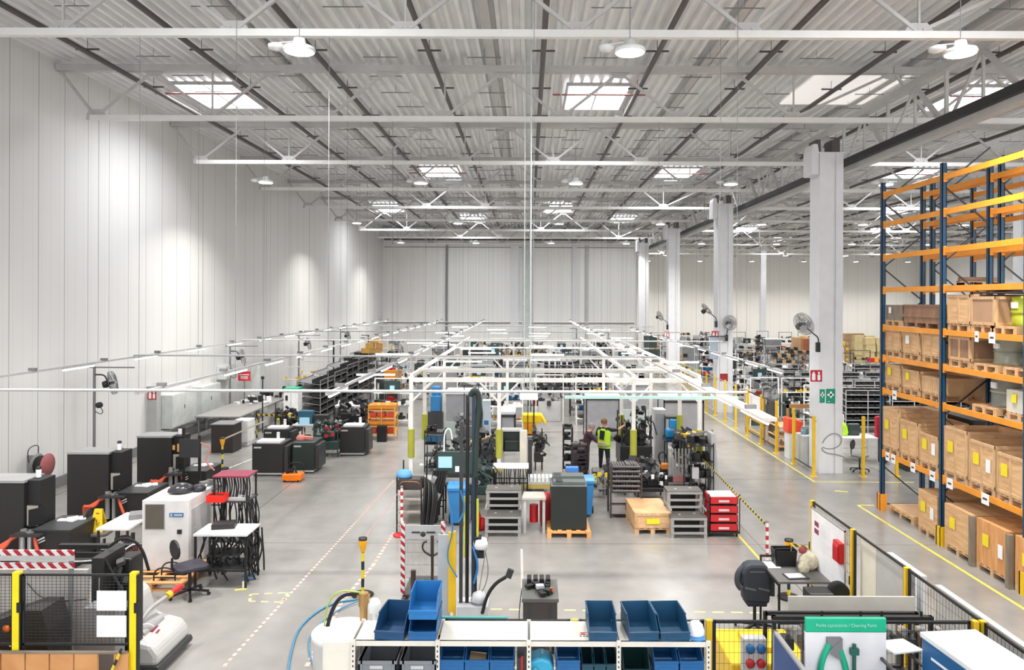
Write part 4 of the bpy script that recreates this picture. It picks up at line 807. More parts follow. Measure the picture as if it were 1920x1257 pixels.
WTOP = mat('white_table_top', (.8, .76, .74), .5)
t = table('white topped table with black tubular legs, full of hanging cables', (-5.72, 14.25, 0), 1.0, .7, 1.0, WTOP)
b = MB(); r = random.Random(5)
for k in range(34):
    x, y = r.uniform(-.4, .6), r.uniform(-.3, .4); b.path([(x, y, .95), (x+r.uniform(-.2, .25), y+r.uniform(-.1, .1), .7), (x+r.uniform(-.25, .2), y, .45), (x+r.uniform(-.1, .2), y+.1, r.uniform(.05, .3))], .017, 5)
b.done('hanging_cables', BLACK, t, kind='stuff'); MB().box(-.45, .45, -.3, .3, .33, .35).box(-.3, .3, -.25, .2, .55, .58).done('wire_shelf', DGREY, t)
MB().rb((-.1, .1, 1.05), (.42, .3, .09), (0, 0, .2)).done('black_case', BLACK, t); MB().path([(.2, .2, .02), (.4, .3, .05), (.5, .1, .03), (.3, .0, .02)], .014).done('blue_cable', BBLUE, t)
MB().box(.41, .45, -.33, -.29, 0, .12).done('foot', WHITE, t)
t = thing('shelf_tower', 'black shelf tower with a dark red top and many hanging black tubes', 'shelving', (-6.0, 15.35, 0))
for x in (-.33, .33):
    for y in (-.25, .25): MB().box(x-.015, x+.015, y-.015, y+.015, 0, 1.78).done('post', BLACK, t)
MB().box(-.36, .36, -.28, .28, 1.78, 1.81).done('top_shelf', mat('maroon_shelf', (.22, .02, .05), .5), t)
for z in (1.3, .5): MB().box(-.36, .36, -.3, .3, z-.02, z+.01).done('shelf', DGREY, t)
b = MB()
for k in range(15): x = -.3+.045*k; b.path([(x, -.2+.03*(k % 4), 1.76), (x+.03, -.15, 1.55), (x-.02+.02*(k % 3), -.2, 1.32)], .015, 5)
for k in range(18): x = -.34+.042*k; b.path([(x, -.25+.1*(k % 4), 1.27), (x+r.uniform(-.06, .08), -.2, 1.0), (x+r.uniform(-.1, .14), -.1, .55)], .014, 5)
for k in range(10): x = .3+r.uniform(0, .1); b.path([(x, .1-.06*k, 1.3), (x+r.uniform(.02, .12), .1-.06*k, .9), (x+r.uniform(.0, .16), .0-.04*k, .4), (x+r.uniform(-.1, .1), -.05*k, .1)], .013, 5)
b.done('hanging_tubes', BLACK, t, kind='stuff'); MB().box(-.1, .3, -.25, .1, 1.31, 1.37).rb((.2, -.1, 1.4), (.2, .2, .05), (.2, .1, .4)).done('grey_bags', LGREY, t)
t = table('narrow white table with wire basket and cables left of the white enclosure', (-7.95, 14.85, 0), .62, 1.1, .98, WTOP)
b = junk(MB(), random.Random(9), 9, -.25, .3, -.45, .4, .62, .16, .2); b.done('basket_of_parts', DGREY, t, kind='stuff'); MB().rb((.1, .2, 1.03), (.3, .35, .09), (0, 0, .4)).done('grey_case', MGREY, t)
MB().lathe([(.2, 0), (.23, .02), (.2, .04)], (0, -.1, .42), n=20).lathe([(.17, 0), (.2, .02), (.17, .04)], (.25, 0, .38), n=20).done('coiled_orange_hose', ORED, t)
b = MB()
for k in range(6): b.path([(.1+.04*k, -.2, .6), (.1+.05*k, -.3, .4), (.05+.05*k, -.25, .15)], .012, 5)
b.done('cables', BLACK, t, kind='stuff')
t = table('dark side bench behind the white enclosure carrying small tools', (-7.7, 17.3, 0), .5, 2.2, .85, DGREY); junk(MB(), random.Random(2), 14, -.2, .2, -1, 1, .86, .2, .12).done('small_tools', MGREY, t, kind='stuff'); junk(MB(), random.Random(12), 6, -.2, .2, -1, 1, .86, .2, .1).done('pale_boxes', CREAM, t, kind='stuff')
t = thing('carry_frame', 'black tubular carrying frame on the floor beside the office chair', 'frame', (-6.75, 13.9, 0))
MB().path([(-.2, 0, .0), (-.2, 0, .38), (.2, 0, .38), (.2, 0, .0)], .015, 5).path([(-.2, .3, .0), (-.2, .3, .38), (.2, .3, .38), (.2, .3, 0)], .015, 5).bar((-.2, 0, .2), (.2, 0, .2), .02).bar((-.2, 0, .02), (-.2, .3, .02), .02).bar((.2, 0, .02), (.2, .3, .02), .02).bar((-.2, .3, .2), (.2, .3, .2), .02).done('tube_frame', BLACK, t)
# fallen / mid floor machines
def black_unit(lbl, px, py, w, d, h, m=CHAR, extra=True):
    X, Y, _ = G(px, py); t = thing('power_unit', lbl, 'machine', (X, Y, 0), 0, 'squat black power units on the left floor')
    MB().box(-w/2, w/2, 0, d, .09, h).done('body', m, t, bev=.015)
    MB().box(-w/2+.02, w/2-.02, .01, d-.02, .04, .09).done('plinth', LGREY, t)
    for x in (-w/2+.08, w/2-.08):
        for y in (.06, d-.08): MB().box(x-.04, x+.04, y-.04, y+.04, 0, .04).done('foot', BLACK, t)
    b = MB().box(w/2, w/2+.12, .1, d-.1, .12, h-.1)
    for k in range(6): b.box(w/2+.12, w/2+.13, .12, d-.14, .2+k*.1, .25+k*.1)
    b.done('side_vent', DGREY, t); MB().box(-w/2+.06, -w/2+.28, -.012, 0, h-.14, h-.09).done('white_mark', LGREY, t)
    if extra:
        MB().box(-w/2+.1, w/2-.12, .1, d-.3, h, h+.06).done('papers', PAPER, t); MB().cyl((w/4, .3, h), (w/4, .3, h+.3), .05).done('signal_lamp', WHITE, t)
    return t
black_unit('squat black unit on the left floor, nearest of the group', 501, 893, .93, .9, .98)
black_unit('squat dark unit right of the nearest one, behind the orange cart', 568, 888, .68, 1.0, .95, mat('green_black', (.014, .026, .022), .5), False)
black_unit('squat black unit by itself further right on the left floor', 660, 855, .86, .9, .98)
black_unit('squat black unit just behind the nearest one, with papers on top', 517, 858, .85, .8, .95)
tag(MB().lathe([(.14, 0), (.16, .05), (.1, .14), (0, .16)], n=10).rb((.2, .05, .05), (.3, .2, .08), (0, .1, .2)).done('red_cloth', mat('pinkish_cloth', (.6, .2, .17), .8), loc=(*G(555, 888)[:2], .95)), 'reddish cloth left on the dark unit behind the orange cart', 'cloth')
bpy.data.objects['red_cloth'].location.y += .5
t = thing('tool_cart', 'orange tool cart with a black wire handle on the open floor', 'cart', G(548, 903))
MB().prism([(-.27, .03), (.27, .03), (.28, .22), (-.28, .22)], -.1, .3).done('tub', mat('vivid_orange', (.95, .2, .0), .4), t, bev=.015)
MB().path([(-.2, .25, .2), (-.2, .25, .5), (.25, .3, .5), (.25, .3, .2)], .015).path([(-.1, .1, .2), (0, .15, .45), (.1, .1, .2)], .03).done('handle', BLACK, t); junk(MB(), random.Random(8), 6, -.2, .2, 0, .25, .22, .14, .12).done('tools', BLACK, t, kind='stuff')
for x in (-.2, .2): MB().cyl((x-.02, -.08, .035), (x+.02, -.08, .035), .035).done('wheel', RUB, t)
# dark cabinet against the wall, white machine beside it
t = thing('dark_cabinet', 'brown-black cabinet at the end of the wall bench', 'cabinet', G(416, 850)); MB().box(-.38, .38, 0, .8, 0, .98).done('body', mat('brown_black', (.03, .022, .02), .5), t, bev=.01); MB().box(-.4, .42, -.03, .84, .98, 1.01).done('top', MGREY, t)
t = thing('white_machine', 'small white machine with a dark window beside the dark cabinet', 'machine', G(452, 838)); MB().box(-.3, .25, 0, .7, .15, .95).box(-.25, .2, .1, .6, 0, .15).done('body', WHITE, t, bev=.02); MB().box(-.22, -.02, -.01, 0, .4, .75).done('window', MGREY, t); MB().rb((-.35, -.1, .9), (.5, .1, .06), (0, -.4, 0)).done('pale_arm', CREAM, t)
t = thing('wall_bench', 'long grey bench running along the left wall', 'bench', (-12.0, 31.2, 0)); MB().box(-.5, 1.2, -3.2, 3.4, .92, .97).done('bench_top', mat('bench_grey', (.28, .27, .26), .5), t)
for y in (-3, -1, 1, 3): MB().box(-.45, -.4, y, y+.05, 0, .92).box(1.1, 1.15, y, y+.05, 0, .92).done('leg', MGREY, t)
MB().box(1.05, 1.1, -3, 3.2, .1, .5).done('modesty_panel', LGREY, t); junk(MB(), random.Random(4), 16, -.3, 1.0, 0, 3, .97, .3, .35).done('bench_items', BLACK, t, kind='stuff'); junk(MB(), random.Random(14), 12, -.3, 1.0, -1, 3, .97, .3, .3).done('pale_items', WHITE, t, kind='stuff')
for k, (y, w, z0, z1) in enumerate(((28.3, 2.0, .62, 1.85), (30.7, 1.8, .62, 1.85), (32.8, 1.3, 1.9, 2.5))):
    t = thing('electric_cabinet', 'pale grey electrical cabinet on the left wall, %s' % ['nearest to the camera', 'second one, beside the first', 'smaller one mounted higher'][k], 'cabinet', (XL, y, 0)); MB().box(.01, .4, -w/2, w/2, z0, z1).done('body', mat('cabinet_grey', (.6, .62, .6), .4), t, bev=.01)
    for s in (-1, 1): MB().box(.4, .415, s*w/4-w/4+.03, s*w/4+w/4-.03, z0+.05, z1-.05).done('door', MATS['cabinet_grey'], t); 
    MB().box(.415, .43, -.06, -.03, (z0+z1)/2, (z0+z1)/2+.15).done('handle', BLACK, t)
tag(MB().box(0, .12, -.4, .4, .3, .36).box(0, .14, -1.6, 2.6, .5, .56).box(.02, .1, -1.5, -1.42, 0, .56).box(.02, .1, 2.4, 2.48, 0, .56).done('cable_duct', LGREY, loc=(XL+.02, 28.5, 0)), 'pale cable duct below the wall cabinets', 'duct')
t = thing('wall_column', 'grey upright beside the first wall cabinet', 'post', (XL, 26.4, 0)); MB().box(.0, .35, -.15, .15, 0, 2.3).done('post', mat('mid_pale', (.42, .42, .41), .5), t)
def sign(lbl, loc, w, h, base, marks, mm, axis='y', name='safety_sign', pole=None, rz=0):
    t = thing(name, lbl, 'sign', loc, rz); MB().box(-w/2, w/2, -.012, 0, -h/2, h/2).done('plate', base, t)
    b = MB()
    for x0, x1, z0, z1 in marks: b.box(x0*w, x1*w, -.016, -.012, z0*h, z1*h)
    b.done('symbol', mm, t); 
    if pole: MB().box(-.02, .02, 0, .03, -loc[2], pole).done('pole', MGREY, t)
    return t
FIRE = [(-.38, -.08, -.38, .2), (-.3, -.15, .2, .35), (.1, .35, -.38, .1), (.15, .3, .15, .35)]
sign('red fire sign on the wall over the first wall cabinet', (XL+.2, 26.249, 2.0), .3, .34, RED, FIRE, PAPER)
sign('red sign board with white lettering strip on a pole beside the left wall bench', (-12.6, 33.2, 1.95), .55, .42, mat('sign_red', (.7, .03, .04), .5), [(-.38, .38, .1, .2), (-.3, .3, -.15, -.02), (-.3, .3, -.3, -.22)], PAPER, pole=.5)
tag(MB().cyl((0, 0, 0), (0, 0, 2.2), .025).lathe([(0, 2.15), (.07, 2.18), (.07, 2.26), (0, 2.3)], n=10).done('signal_post', BLACK, loc=(-10.65, 30.0, 0)), 'thin dark signal post with a small head near the wall cabinets', 'post')
tag(MB().box(-.05, .35, -.5, .5, 0, 2.35).done('tall_cabinet', mat('cabinet_white', (.68, .7, .68), .4), loc=(-12.8, 35.2, 0), bev=.01), 'tall pale cabinet on the left wall before the dark bin racks', 'cabinet')
# ---------------- wall fans and conduits
def fan_head(t, R, c=(0, 0, 0), D=.36):
    h = thing.__globals__['bpy'].data.objects.new('fan_head', None); S.collection.objects.link(h); h.parent = t; h.location = c; h.rotation_euler = R
    b = MB(); n = 26
    for rr_, z in ((D, 0), (D*.97, .06), (D*.75, .09), (D*.45, .1), (D*.97, -.06), (D*.6, -.08)):
        pts = [(rr_*math.cos(2*math.pi*k/n), rr_*math.sin(2*math.pi*k/n), z) for k in range(n+1)]
        for p, q in zip(pts, pts[1:]): b.bar(p, q, .009)
    for k in range(32):
        a = 2*math.pi*k/32; c_, s_ = math.cos(a), math.sin(a)
        b.bar((.06*c_, .06*s_, .1), (D*.75*c_, D*.75*s_, .09), .006).bar((D*.75*c_, D*.75*s_, .09), (D*c_, D*s_, 0), .006).bar((.1*c_, .1*s_, -.1), (D*.97*c_, D*.97*s_, -.06), .006)
    b.done('guard_cage', MGREY, h)
    MB().lathe([(.0, -.28), (.09, -.27), (.11, -.2), (.1, -.1), (0, -.09)], n=14).lathe([(0, -.1), (.05, -.08), (.05, .03), (0, .06)], n=12).done('motor', BLACK, h)
    b = MB()
    for k in range(3):
        a = 2*math.pi*k/3; M = Matrix.Rotation(a, 3, 'Z'); vs = [M@Vector(p) for p in ((.04, -.03, -.02), (.2, -.12, -.04), (D*.85, -.1, -.03), (D*.9, .06, .02), (.18, .09, .03), (.04, .03, .02))]
        b.add(vs+[v+Vector((0, 0, .005)) for v in vs], [(0, 1, 2, 3, 4, 5), (11, 10, 9, 8, 7, 6)]+[(i, 6+i, 6+(i+1) % 6, (i+1) % 6) for i in range(6)])
    b.done('blades', LGREY, h); return h
fw = None
for k, y in enumerate((22.4, 32.6, 42.4, 51.8)):
    lb = 'black and grey fan on a pole by the left wall, %s' % ['nearest and largest in view', 'second along the wall', 'third along the wall', 'farthest along the wall'][k]
    if fw is None:
        t = fw = thing('pole_fan', lb, 'fan', (-13.0, y, 0), 0, 'fans along the left wall')
        MB().box(-.03, .03, -.03, .03, 0, 3.35).box(-.12, .12, -.12, .12, 0, .02).box(-.2, 1.2, -.02, .02, 3.3, 3.34).done('pole', MGREY, t)
        MB().path([(.03, 0, 3.1), (.3, 0, 3.1), (.38, 0, 2.95), (.42, 0, 2.82)], .025).done('arm', DGREY, t)
        fan_head(t, (math.radians(78), 0, math.radians(112)), (.55, .0, 2.86)); MB().lathe([(.0, 0), (.09, .02), (.09, .12), (0, .14)], (.2, -.02, 2.2), n=12, R=(math.pi/2, 0, 0)).path([(.2, -.05, 2.15), (.3, -.05, 2.0), (.2, 0, 1.9), (.03, 0, 2.0)], .012).done('control_box', BLACK, t)
    else: clone(fw, (-13.0, y, 0), 0, lb)
for b_ in [(XL+.05, 24.0), (XL+.05, 40.0)]: pass
# column fans and signs
def col_fan(lbl, x, y, z, side, R, D=.36):
    t = thing('column_fan', lbl, 'fan', (x, y, z)); MB().box(-.06, .06, -.08, .02, -.3, 0).path([(0, -.05, -.1), (0, -.08, .15), (side*.15, -.12, .25), (side*.4, -.2, .45)], .02).done('bracket_arm', BLACK, t); fan_head(t, R, (side*.52, -.25, .58), D); return t
col_fan('large fan on a bent arm at the nearest column', 9.02, 23.25, 4.1, -1, (math.radians(65), 0, math.radians(28)), .36)
col_fan('fan tilted upward left of the second column', 9.0, 35.75, 4.4, -1, (math.radians(40), .5, math.radians(50)), .33)
col_fan('fan on the right face of the second column', 9.5, 35.72, 3.75, .2, (math.radians(80), 0, math.radians(20)), .36)
col_fan('small fan left of the third column', 9.0, 48.2, 3.8, -1, (math.radians(60), .4, math.radians(50)), .34)
sign('red fire point sign on the left side of the nearest column', (9.0, 23.299, 3.05), .36, .36, RED, FIRE, PAPER); 
sign('green first aid sign facing the camera on the nearest column', (9.45, 23.299, 2.42), .28, .45, mat('sign_green', (.0, .26, .16), .5), [(-.36, .36, .02, .16), (-.09, .13, -.12, .32), (-.3, -.1, -.4, -.36)], PAPER)
sign('green first aid sign on the left flank of the nearest column', (9.19, 23.299, 2.42), .16, .42, MATS['sign_green'], [(-.36, .36, .02, .16), (-.09, .13, -.12, .32)], PAPER)
sign('red fire sign left of the second column', (8.98, 35.799, 3.75), .34, .34, RED, FIRE, PAPER); sign('dark red sign low on the second column', (9.4, 35.799, 1.7), .36, .36, mat('dark_sign_red', (.3, .02, .03), .5), [(-.2, .2, -.2, .2)], RED)
sign('red fire sign left of the third column', (8.98, 48.299, 3.2), .34, .34, RED, FIRE, PAPER)
t = thing('wall_box', 'bluish glass fronted box on the second column', 'box', (9.0, 35.6, 3.15)); MB().box(-.35, .05, -.1, .1, -.55, .5).done('glass_box', BGLASS, t); MB().box(-.36, .5, -.12, .12, .5, .55).done('top_bar', DGREY, t)
tag(MB().path([(0, 0, 0), (.1, -.03, .2), (.35, -.04, .35), (.6, -.03, .2), (.55, 0, -.1), (.2, 0, -.2), (-.05, 0, -.1), (.05, -.02, -.3), (.5, -.02, -.35), (.8, 0, -.5)], .012, 5).done('hanging_cable', MGREY, loc=(9.2, 23.288, .95)), 'looped grey cable hanging low on the nearest column', 'cable')
# ================================================================ suspended rails and tube lamps
TUBE = mat('led_tube_glow', (1., .99, .96), emit=TUBE_E); RZ = 3.55
tube0 = None
def tube(lbl, x, y, z, rz=0, grp='tube lamps on the rails'):
    global tube0
    if tube0 is None:
        tube0 = thing('tube_lamp', lbl, 'lamp', (x, y, z), rz, grp); MB().box(-.03, .03, -.72, .72, .0, .03).done('housing', WHITE, tube0); MB().cyl((0, -.7, -.018), (0, .7, -.018), .02, n=8).done('light_tube', TUBE, tube0)
    else: clone(tube0, (x, y, z), rz, lbl, grp)
def rail(lbl, x, y0, y1, z, step=3.0, ty=None, wide=.06, m=LGREY, hang=6.8):
    t = thing('light_rail', lbl, 'rail', (x, 0, z)); MB().box(-wide/2, wide/2, y0, y1, 0, .05).done('profile', m, t)
    b = MB(); y = y0+1
    while y < y1: b.box(-.09, .09, y-.04, y+.04, .05, .12); y += 3.1
    b.done('rail_clips', MGREY, t, kind='stuff'); b = MB(); y = 14.4
    while y < y1+.1:
        if y > y0-.1: b.cyl((0, y, .05), (0, y, 10.4-z+.1), .005, n=5)
        y += hang
    b.done('hanging_wire', MGREY, t, kind='stuff')
    y = (ty or y0)+.8; k = 0
    while y < y1-.7: tube('tube lamp under the %s, %s' % (lbl.split(',')[0].replace('grey ', ''), nth(k)+' from the camera'), x, y, z-.035); y += step; k += 1
rail('leftmost grey lamp rail, close to the left wall', -12.2, 14.3, 66, RZ, 3.6, 19.5)
rail('second grey lamp rail, left of the work area', -7.5, 14.3, 66, RZ, 2.9, 15.5)
rail('third grey lamp rail, over the left edge of the gantry', -3.85, 14.3, 66, RZ, 2.6, 14.4)
rail('fourth wide lamp rail, over the right edge of the gantry', 3.7, 11.4, 66, RZ, 2.1, 11.4, .22, mat('rail_cream', (.7, .63, .58), .5))
rail('fifth lamp rail, along the aisle edge posts', 8.2, 24, 60, 3.1, 2.6, 24, .1)
for k, (y, x0, x1) in enumerate(((14.3, XL+.05, 4.2), (23.1, -12.2, 4.0), (31.9, -12.2, 8.3), (40.7, -12.2, 8.3), (49.5, -12.2, 8.3), (58.3, -12.2, 8.3))):
    t = thing('cross_rail', 'thin grey rail crossing the hall at lamp height, %s from the camera' % ordn[k], 'rail', (0, y, RZ+.055), 0, 'cross rails'); MB().cyl((x0, 0, .03), (x1, 0, .03), .028, n=8).done('pipe', LGREY, t)
    b = MB()
    for x in (-10.2, -5.6, 0.1, 4.0):
        if x0 < x < x1: b.cyl((x, 0, .03), (x, 0, 8.55), .005, n=5)
    b.done('hanging_wire', MGREY, t, kind='stuff')
t = thing('cable_drop', 'bundle of pale cables dropping from the roof to the nearest cross rail', 'cable', (.05, 14.55, 3.6))
MB().cyl((0, 0, 0), (0, 0, 8.5), .016, n=6).cyl((-.12, 0, 0), (-.12, .0, 8.5), .008, n=6).done('cable', mat('pale_cable', (.4, .43, .42), .5), t); MB().box(-.2, .15, -.06, .06, -.15, .0).done('junction_box', WHITE, t)
tag(MB().box(.7, 4.0, -.04, .04, 0, .05).done('glass_rail', mat('glass_green', (.4, .6, .56), .2), loc=(0, 14.2, 3.52)), 'thin greenish rail in front of the nearest cross rail', 'rail')
# white gantry
GW = mat('gantry_white', (.84, .82, .78), .4); OLIVE = mat('olive_foam', (.42, .42, .05), .8)
t = thing('gantry_frame', 'white steel gantry standing over the central work area', 'gantry', (0, 0, 0)); XP = (-3.35, -.82, 3.05, 4.95); gz = 3.08
for k, y in enumerate((21.5, 24.3, 30.0, 43.0)):
    MB().box(XP[0]-.06, XP[-1]+.06, y-.06, y+.06, gz-.06, gz+.06).done('cross_beam', GW, t)
    for x in XP:
        if k == 1 and x == XP[1]: continue
        MB().box(x-.055, x+.055, y-.055, y+.055, 0, gz-.06).box(x-.15, x+.15, y-.15, y+.15, 0, .02).done('post', GW, t)
        if k < 2: MB().cyl((x, y, .85), (x, y, 1.66), .1, n=10).done('foam_sleeve', OLIVE, t)
        b = MB()
        for s in (-1, 1):
            if XP[0]-.1 < x+s*.5 < XP[-1]+.1: b.bar((x, y, gz-.65), (x+s*.55, y, gz-.08), .05)
        b.done('knee_brace', GW, t)
for x in (XP[0], XP[2], XP[3]): MB().box(x-.05, x+.05, 21.5, 43, gz+.06, gz+.16).done('long_beam', GW, t)
for k, y in enumerate((22.8, 27.0, 33.0, 38.0)): MB().box(XP[0], XP[3], y-.035, y+.035, gz+.16, gz+.22).done('runner_beam', GW, t)
# ================================================================ centre foreground
def Gl(px, py, z=0): return G(px, py, z)
t = thing('lifting_column', 'tall dark column of hoses and profiles rising behind the bin shelf', 'column', (-.98, 12.2, 0))
for x, h, m in ((-.1, 3.4, DGREY), (0, 3.83, BLACK), (.1, 3.83, mat('blue_black', (.01, .03, .06), .4))): MB().box(x-.028, x+.028, -.03, .03, 0, h).done('profile', m, t)
MB().cyl((.0, -.06, .5), (.0, -.06, 3.7), .018, n=6).cyl((.14, 0, .5), (.14, 0, 3.6), .022, n=6).done('hose', BLACK, t)
MB().cyl((-.04, -.07, 1.2), (-.04, -.07, 2.2), .014, n=6).cyl((.17, -.05, 1.5), (.17, -.05, 2.15), .02, n=6).done('yellow_hose', LIME, t)
MB().box(-.3, -.22, -.05, .0, .3, 1.6).box(-.22, -.18, -.06, .0, 0, 1.62).done('yellow_profile', YEL, t); MB().box(-.48, -.28, 0, .03, .1, 1.55).done('grey_board', mat('pale_blue_grey', (.42, .46, .5), .5), t)
MB().path([(.05, 0, 3.83), (.12, -.05, 3.95), (.2, 0, 3.8), (.14, .0, 3.2), (.12, 0, 2.5)], .05, 8).path([(.15, .02, 3.9), (.24, .03, 3.6), (.22, 0, 3.3)], .02).done('hose_wrap', mat('hose_black_green', (.02, .035, .03), .6), t)
MB().path([(-.3, -.02, 2.1), (-.2, -.1, 1.7), (-.35, -.1, 1.2), (-.15, -.12, .9)], .012).path([(.1, -.1, 1.4), (.2, -.15, 1.1), (.12, -.1, .8)], .02).path([(-.1, -.1, 2.3), (-.02, -.12, 2.0), (-.12, -.1, 1.8)], .015).done('blue_hose', BBLUE, t)
MB().lathe([(.0, 0), (.1, .03), (.12, .1), (.1, .18), (0, .22)], (.22, -.05, 1.32), n=14).done('tool_balancer', PAPER, t); MB().box(.12, .24, -.12, .05, 1.42, 1.54).box(.14, .28, -.1, .0, 1.2, 1.3).rb((.2, -.08, 1.38), (.05, .1, .2), (0, .4, 0)).done('balancer_body', DCLOTH, t)
MB().path([(.3, -.05, 1.3), (.36, -.05, 1.0), (.3, -.05, .72), (.22, 0, .6)], .008).done('thin_cable', MGREY, t); MB().box(-.15, .35, -.2, .2, 0, .45).lathe([(.05, .45), (.14, .5), (.1, .62), (0, .66)], (.2, -.05, 0), n=10).done('base_block', mat('base_white', (.6, .6, .62), .5), t)
t = thing('swing_lamp', 'black curved arm with a small square lamp head', 'lamp', (-.72, 12.0, .35)); MB().path([(0, 0, 0), (.08, 0, .3), (.22, -.02, .5), (.38, -.04, .6)], .028).done('arm', BLACK, t); MB().rb((.44, -.04, .66), (.1, .06, .14), (0, .35, 0)).done('lamp_head', DGREY, t)
# striped lift trolley
t = thing('lift_trolley', 'lift trolley with red and white striped masts and a mesh front', 'trolley', (-1.86, 13.35, 0))
for x in (-.36, .36): MB().box(x-.035, x+.035, -.03, .03, .1, 1.42).done('striped_mast', RW, t)
MB().box(-.32, .32, -.02, .0, 1.12, 1.36).done('number_plate', LGREY, t); MB().box(-.2, -.05, -.03, -.02, 1.22, 1.25).box(.06, .22, -.03, -.02, 1.22, 1.25).lathe([(.05, 0), (.0, .01)], (0, -.02, 1.2), n=10, R=(math.pi/2, 0, 0)).done('bracket', DGREY, t)
MB().grid((-.32, -.01, .2), (.64, 0, 0), (0, 0, .9), 18, 4, .005).done('mesh_front', MGREY, t); MB().box(-.36, .36, -.03, .9, .06, .12).box(-.36, -.3, -.7, 0, .05, .1).box(.3, .36, -.7, 0, .05, .1).done('base_frame', DGREY, t)
for x in (-.34, .34):
    for y in (-.6, .8): MB().cyl((x-.02, y, .05), (x+.02, y, .05), .05).done('wheel', RUB, t)
t = thing('pallet_jack', 'dark pallet truck with a looped steering handle in front of the mesh', 'pallet truck', (-1.75, 12.7, 0))
MB().box(-.27, -.1, -1.1, .0, .06, .1).box(.1, .27, -1.1, .0, .06, .1).box(-.27, .27, -.05, .15, .08, .3).done('forks', BROWN if 'BROWN' in globals() else mat('dark_brown_paint', (.07, .04, .035), .5), t)
MB().path([(.12, .1, .3), (.12, .16, .8), (.12, .12, 1.0)], .028).path([(.12, .12, .98), (-.05, .12, 1.08), (-.04, .12, 1.22), (.03, .12, 1.24)], .018).path([(.12, .12, .98), (.29, .12, 1.08), (.28, .12, 1.22), (.2, .12, 1.24)], .018).cyl((.12, .12, 1.0), (.12, .12, 1.34), .03).done('handle', mat('brown_black_metal', (.045, .03, .028), .45), t)
MB().cyl((-.2, .1, .3), (-.2, .1, .75), .045).done('pump_column', MATS['brown_black_metal'], t); MB().cyl((-.04, .1, .09), (.04, .1, .09), .09).done('wheel', RUB, t)
t = thing('brass_pump', 'brass coloured fitting with black and green hoses behind the left bins', 'fitting', (-2.1, 9.6, 0)); MB().cyl((0, 0, 0), (0, 0, 1.45), .05).cyl((0, 0, 1.45), (0, 0, 1.62), .065).box(-.08, .08, -.03, .03, 1.55, 1.6).done('body', mat('brass', (.5, .3, .12), .35, .6), t); MB().path([(-.02, 0, 1.6), (-.3, 0, 1.6), (-.45, 0, 1.3), (-.5, 0, .9)], .025).done('black_hose', RUB, t); MB().path([(0, 0, 1.62), (-.35, 0, 1.66), (-.5, 0, 1.4), (-.5, 0, 1.0)], .012).done('green_hose', mat('lime_hose', (.4, .5, .1), .5), t); MB().lathe([(.08, 0), (.09, .1), (.05, .16), (0, .17)], (.14, 0, 1.38), n=12).cyl((.14, 0, 0), (.14, 0, 1.4), .03).done('white_cap', WHITE, t)
tag(MB().path([(-2.9, 13.4, .03), (-3.5, 13.2, .02), (-3.75, 12.3, .02), (-3.6, 11.4, .02), (-3.4, 10.6, .02)], .018).path([(-2.9, 13.3, .06), (-3.3, 12.9, .02), (-3.5, 12, .02), (-3.3, 11.3, .02), (-2.9, 10.5, .02), (-2.7, 10, .5)], .014).done('air_hose', mat('hose_blue', (.05, .22, .38), .4)), 'blue air hoses looping on the floor around the barrier post', 'hose')
tag(MB().path([(-1.02, 7.85, 2.075), (-.9, 7.8, 2.075), (-.6, 7.8, 2.075), (-.2, 7.8, 2.075)], .014).done('green_hose', mat('mint_hose', (.1, .45, .4), .4)), 'mint green hose hanging over the fence rail behind the shelf', 'hose')
bpy.data.objects['green_hose'].name = 'mint_hose'; o = S.objects.get('mint_hose'); 
# battery cart
t = thing('battery_cart', 'dark steel cart with batteries and fittings, behind the shelf middle', 'cart', (.2, 11.3, 0))
MB().box(-.26, .26, -.02, .75, .15, .83).done('body', mat('cart_brown_black', (.055, .045, .042), .45), t, bev=.008); MB().box(-.28, .28, -.04, .77, .83, .88).done('top_tray', mat('tray_dark_grey', (.13, .13, .12), .4, .3), t)
MB().box(-.2, -.14, -.024, -.02, .2, .8).box(.12, .18, -.024, -.02, .2, .8).done('front_rib', DGREY, t)
b = MB(); r = random.Random(6)
for k in range(4): b.box(-.2+k*.1, -.13+k*.1, .5, .7, .88, .98)
for k in range(9): b.rb((r.uniform(-.2, .2), r.uniform(.05, .45), .92), (r.uniform(.04, .14), r.uniform(.04, .14), r.uniform(.04, .09)), (0, 0, r.random()*3))
b.done('battery_parts', BLACK, t, kind='stuff'); MB().rb((0, .25, .96), (.12, .1, .05), (0, 0, .2)).done('steel_block', LGREY, t); MB().lathe([(.045, 0), (.05, .05), (0, .07)], (.17, .2, .9), n=10).done('orange_cap', mat('copper_orange', (.55, .12, .04), .4), t)
for x in (-.2, .2):
    for y in (.1, .65): MB().cyl((x-.02, y, .07), (x+.02, y, .07), .07).done('wheel', RUB, t)
MB().path([(-.28, .6, .8), (-.33, .3, .5), (-.3, .0, .1)], .008).done('cable', DGREY, t)
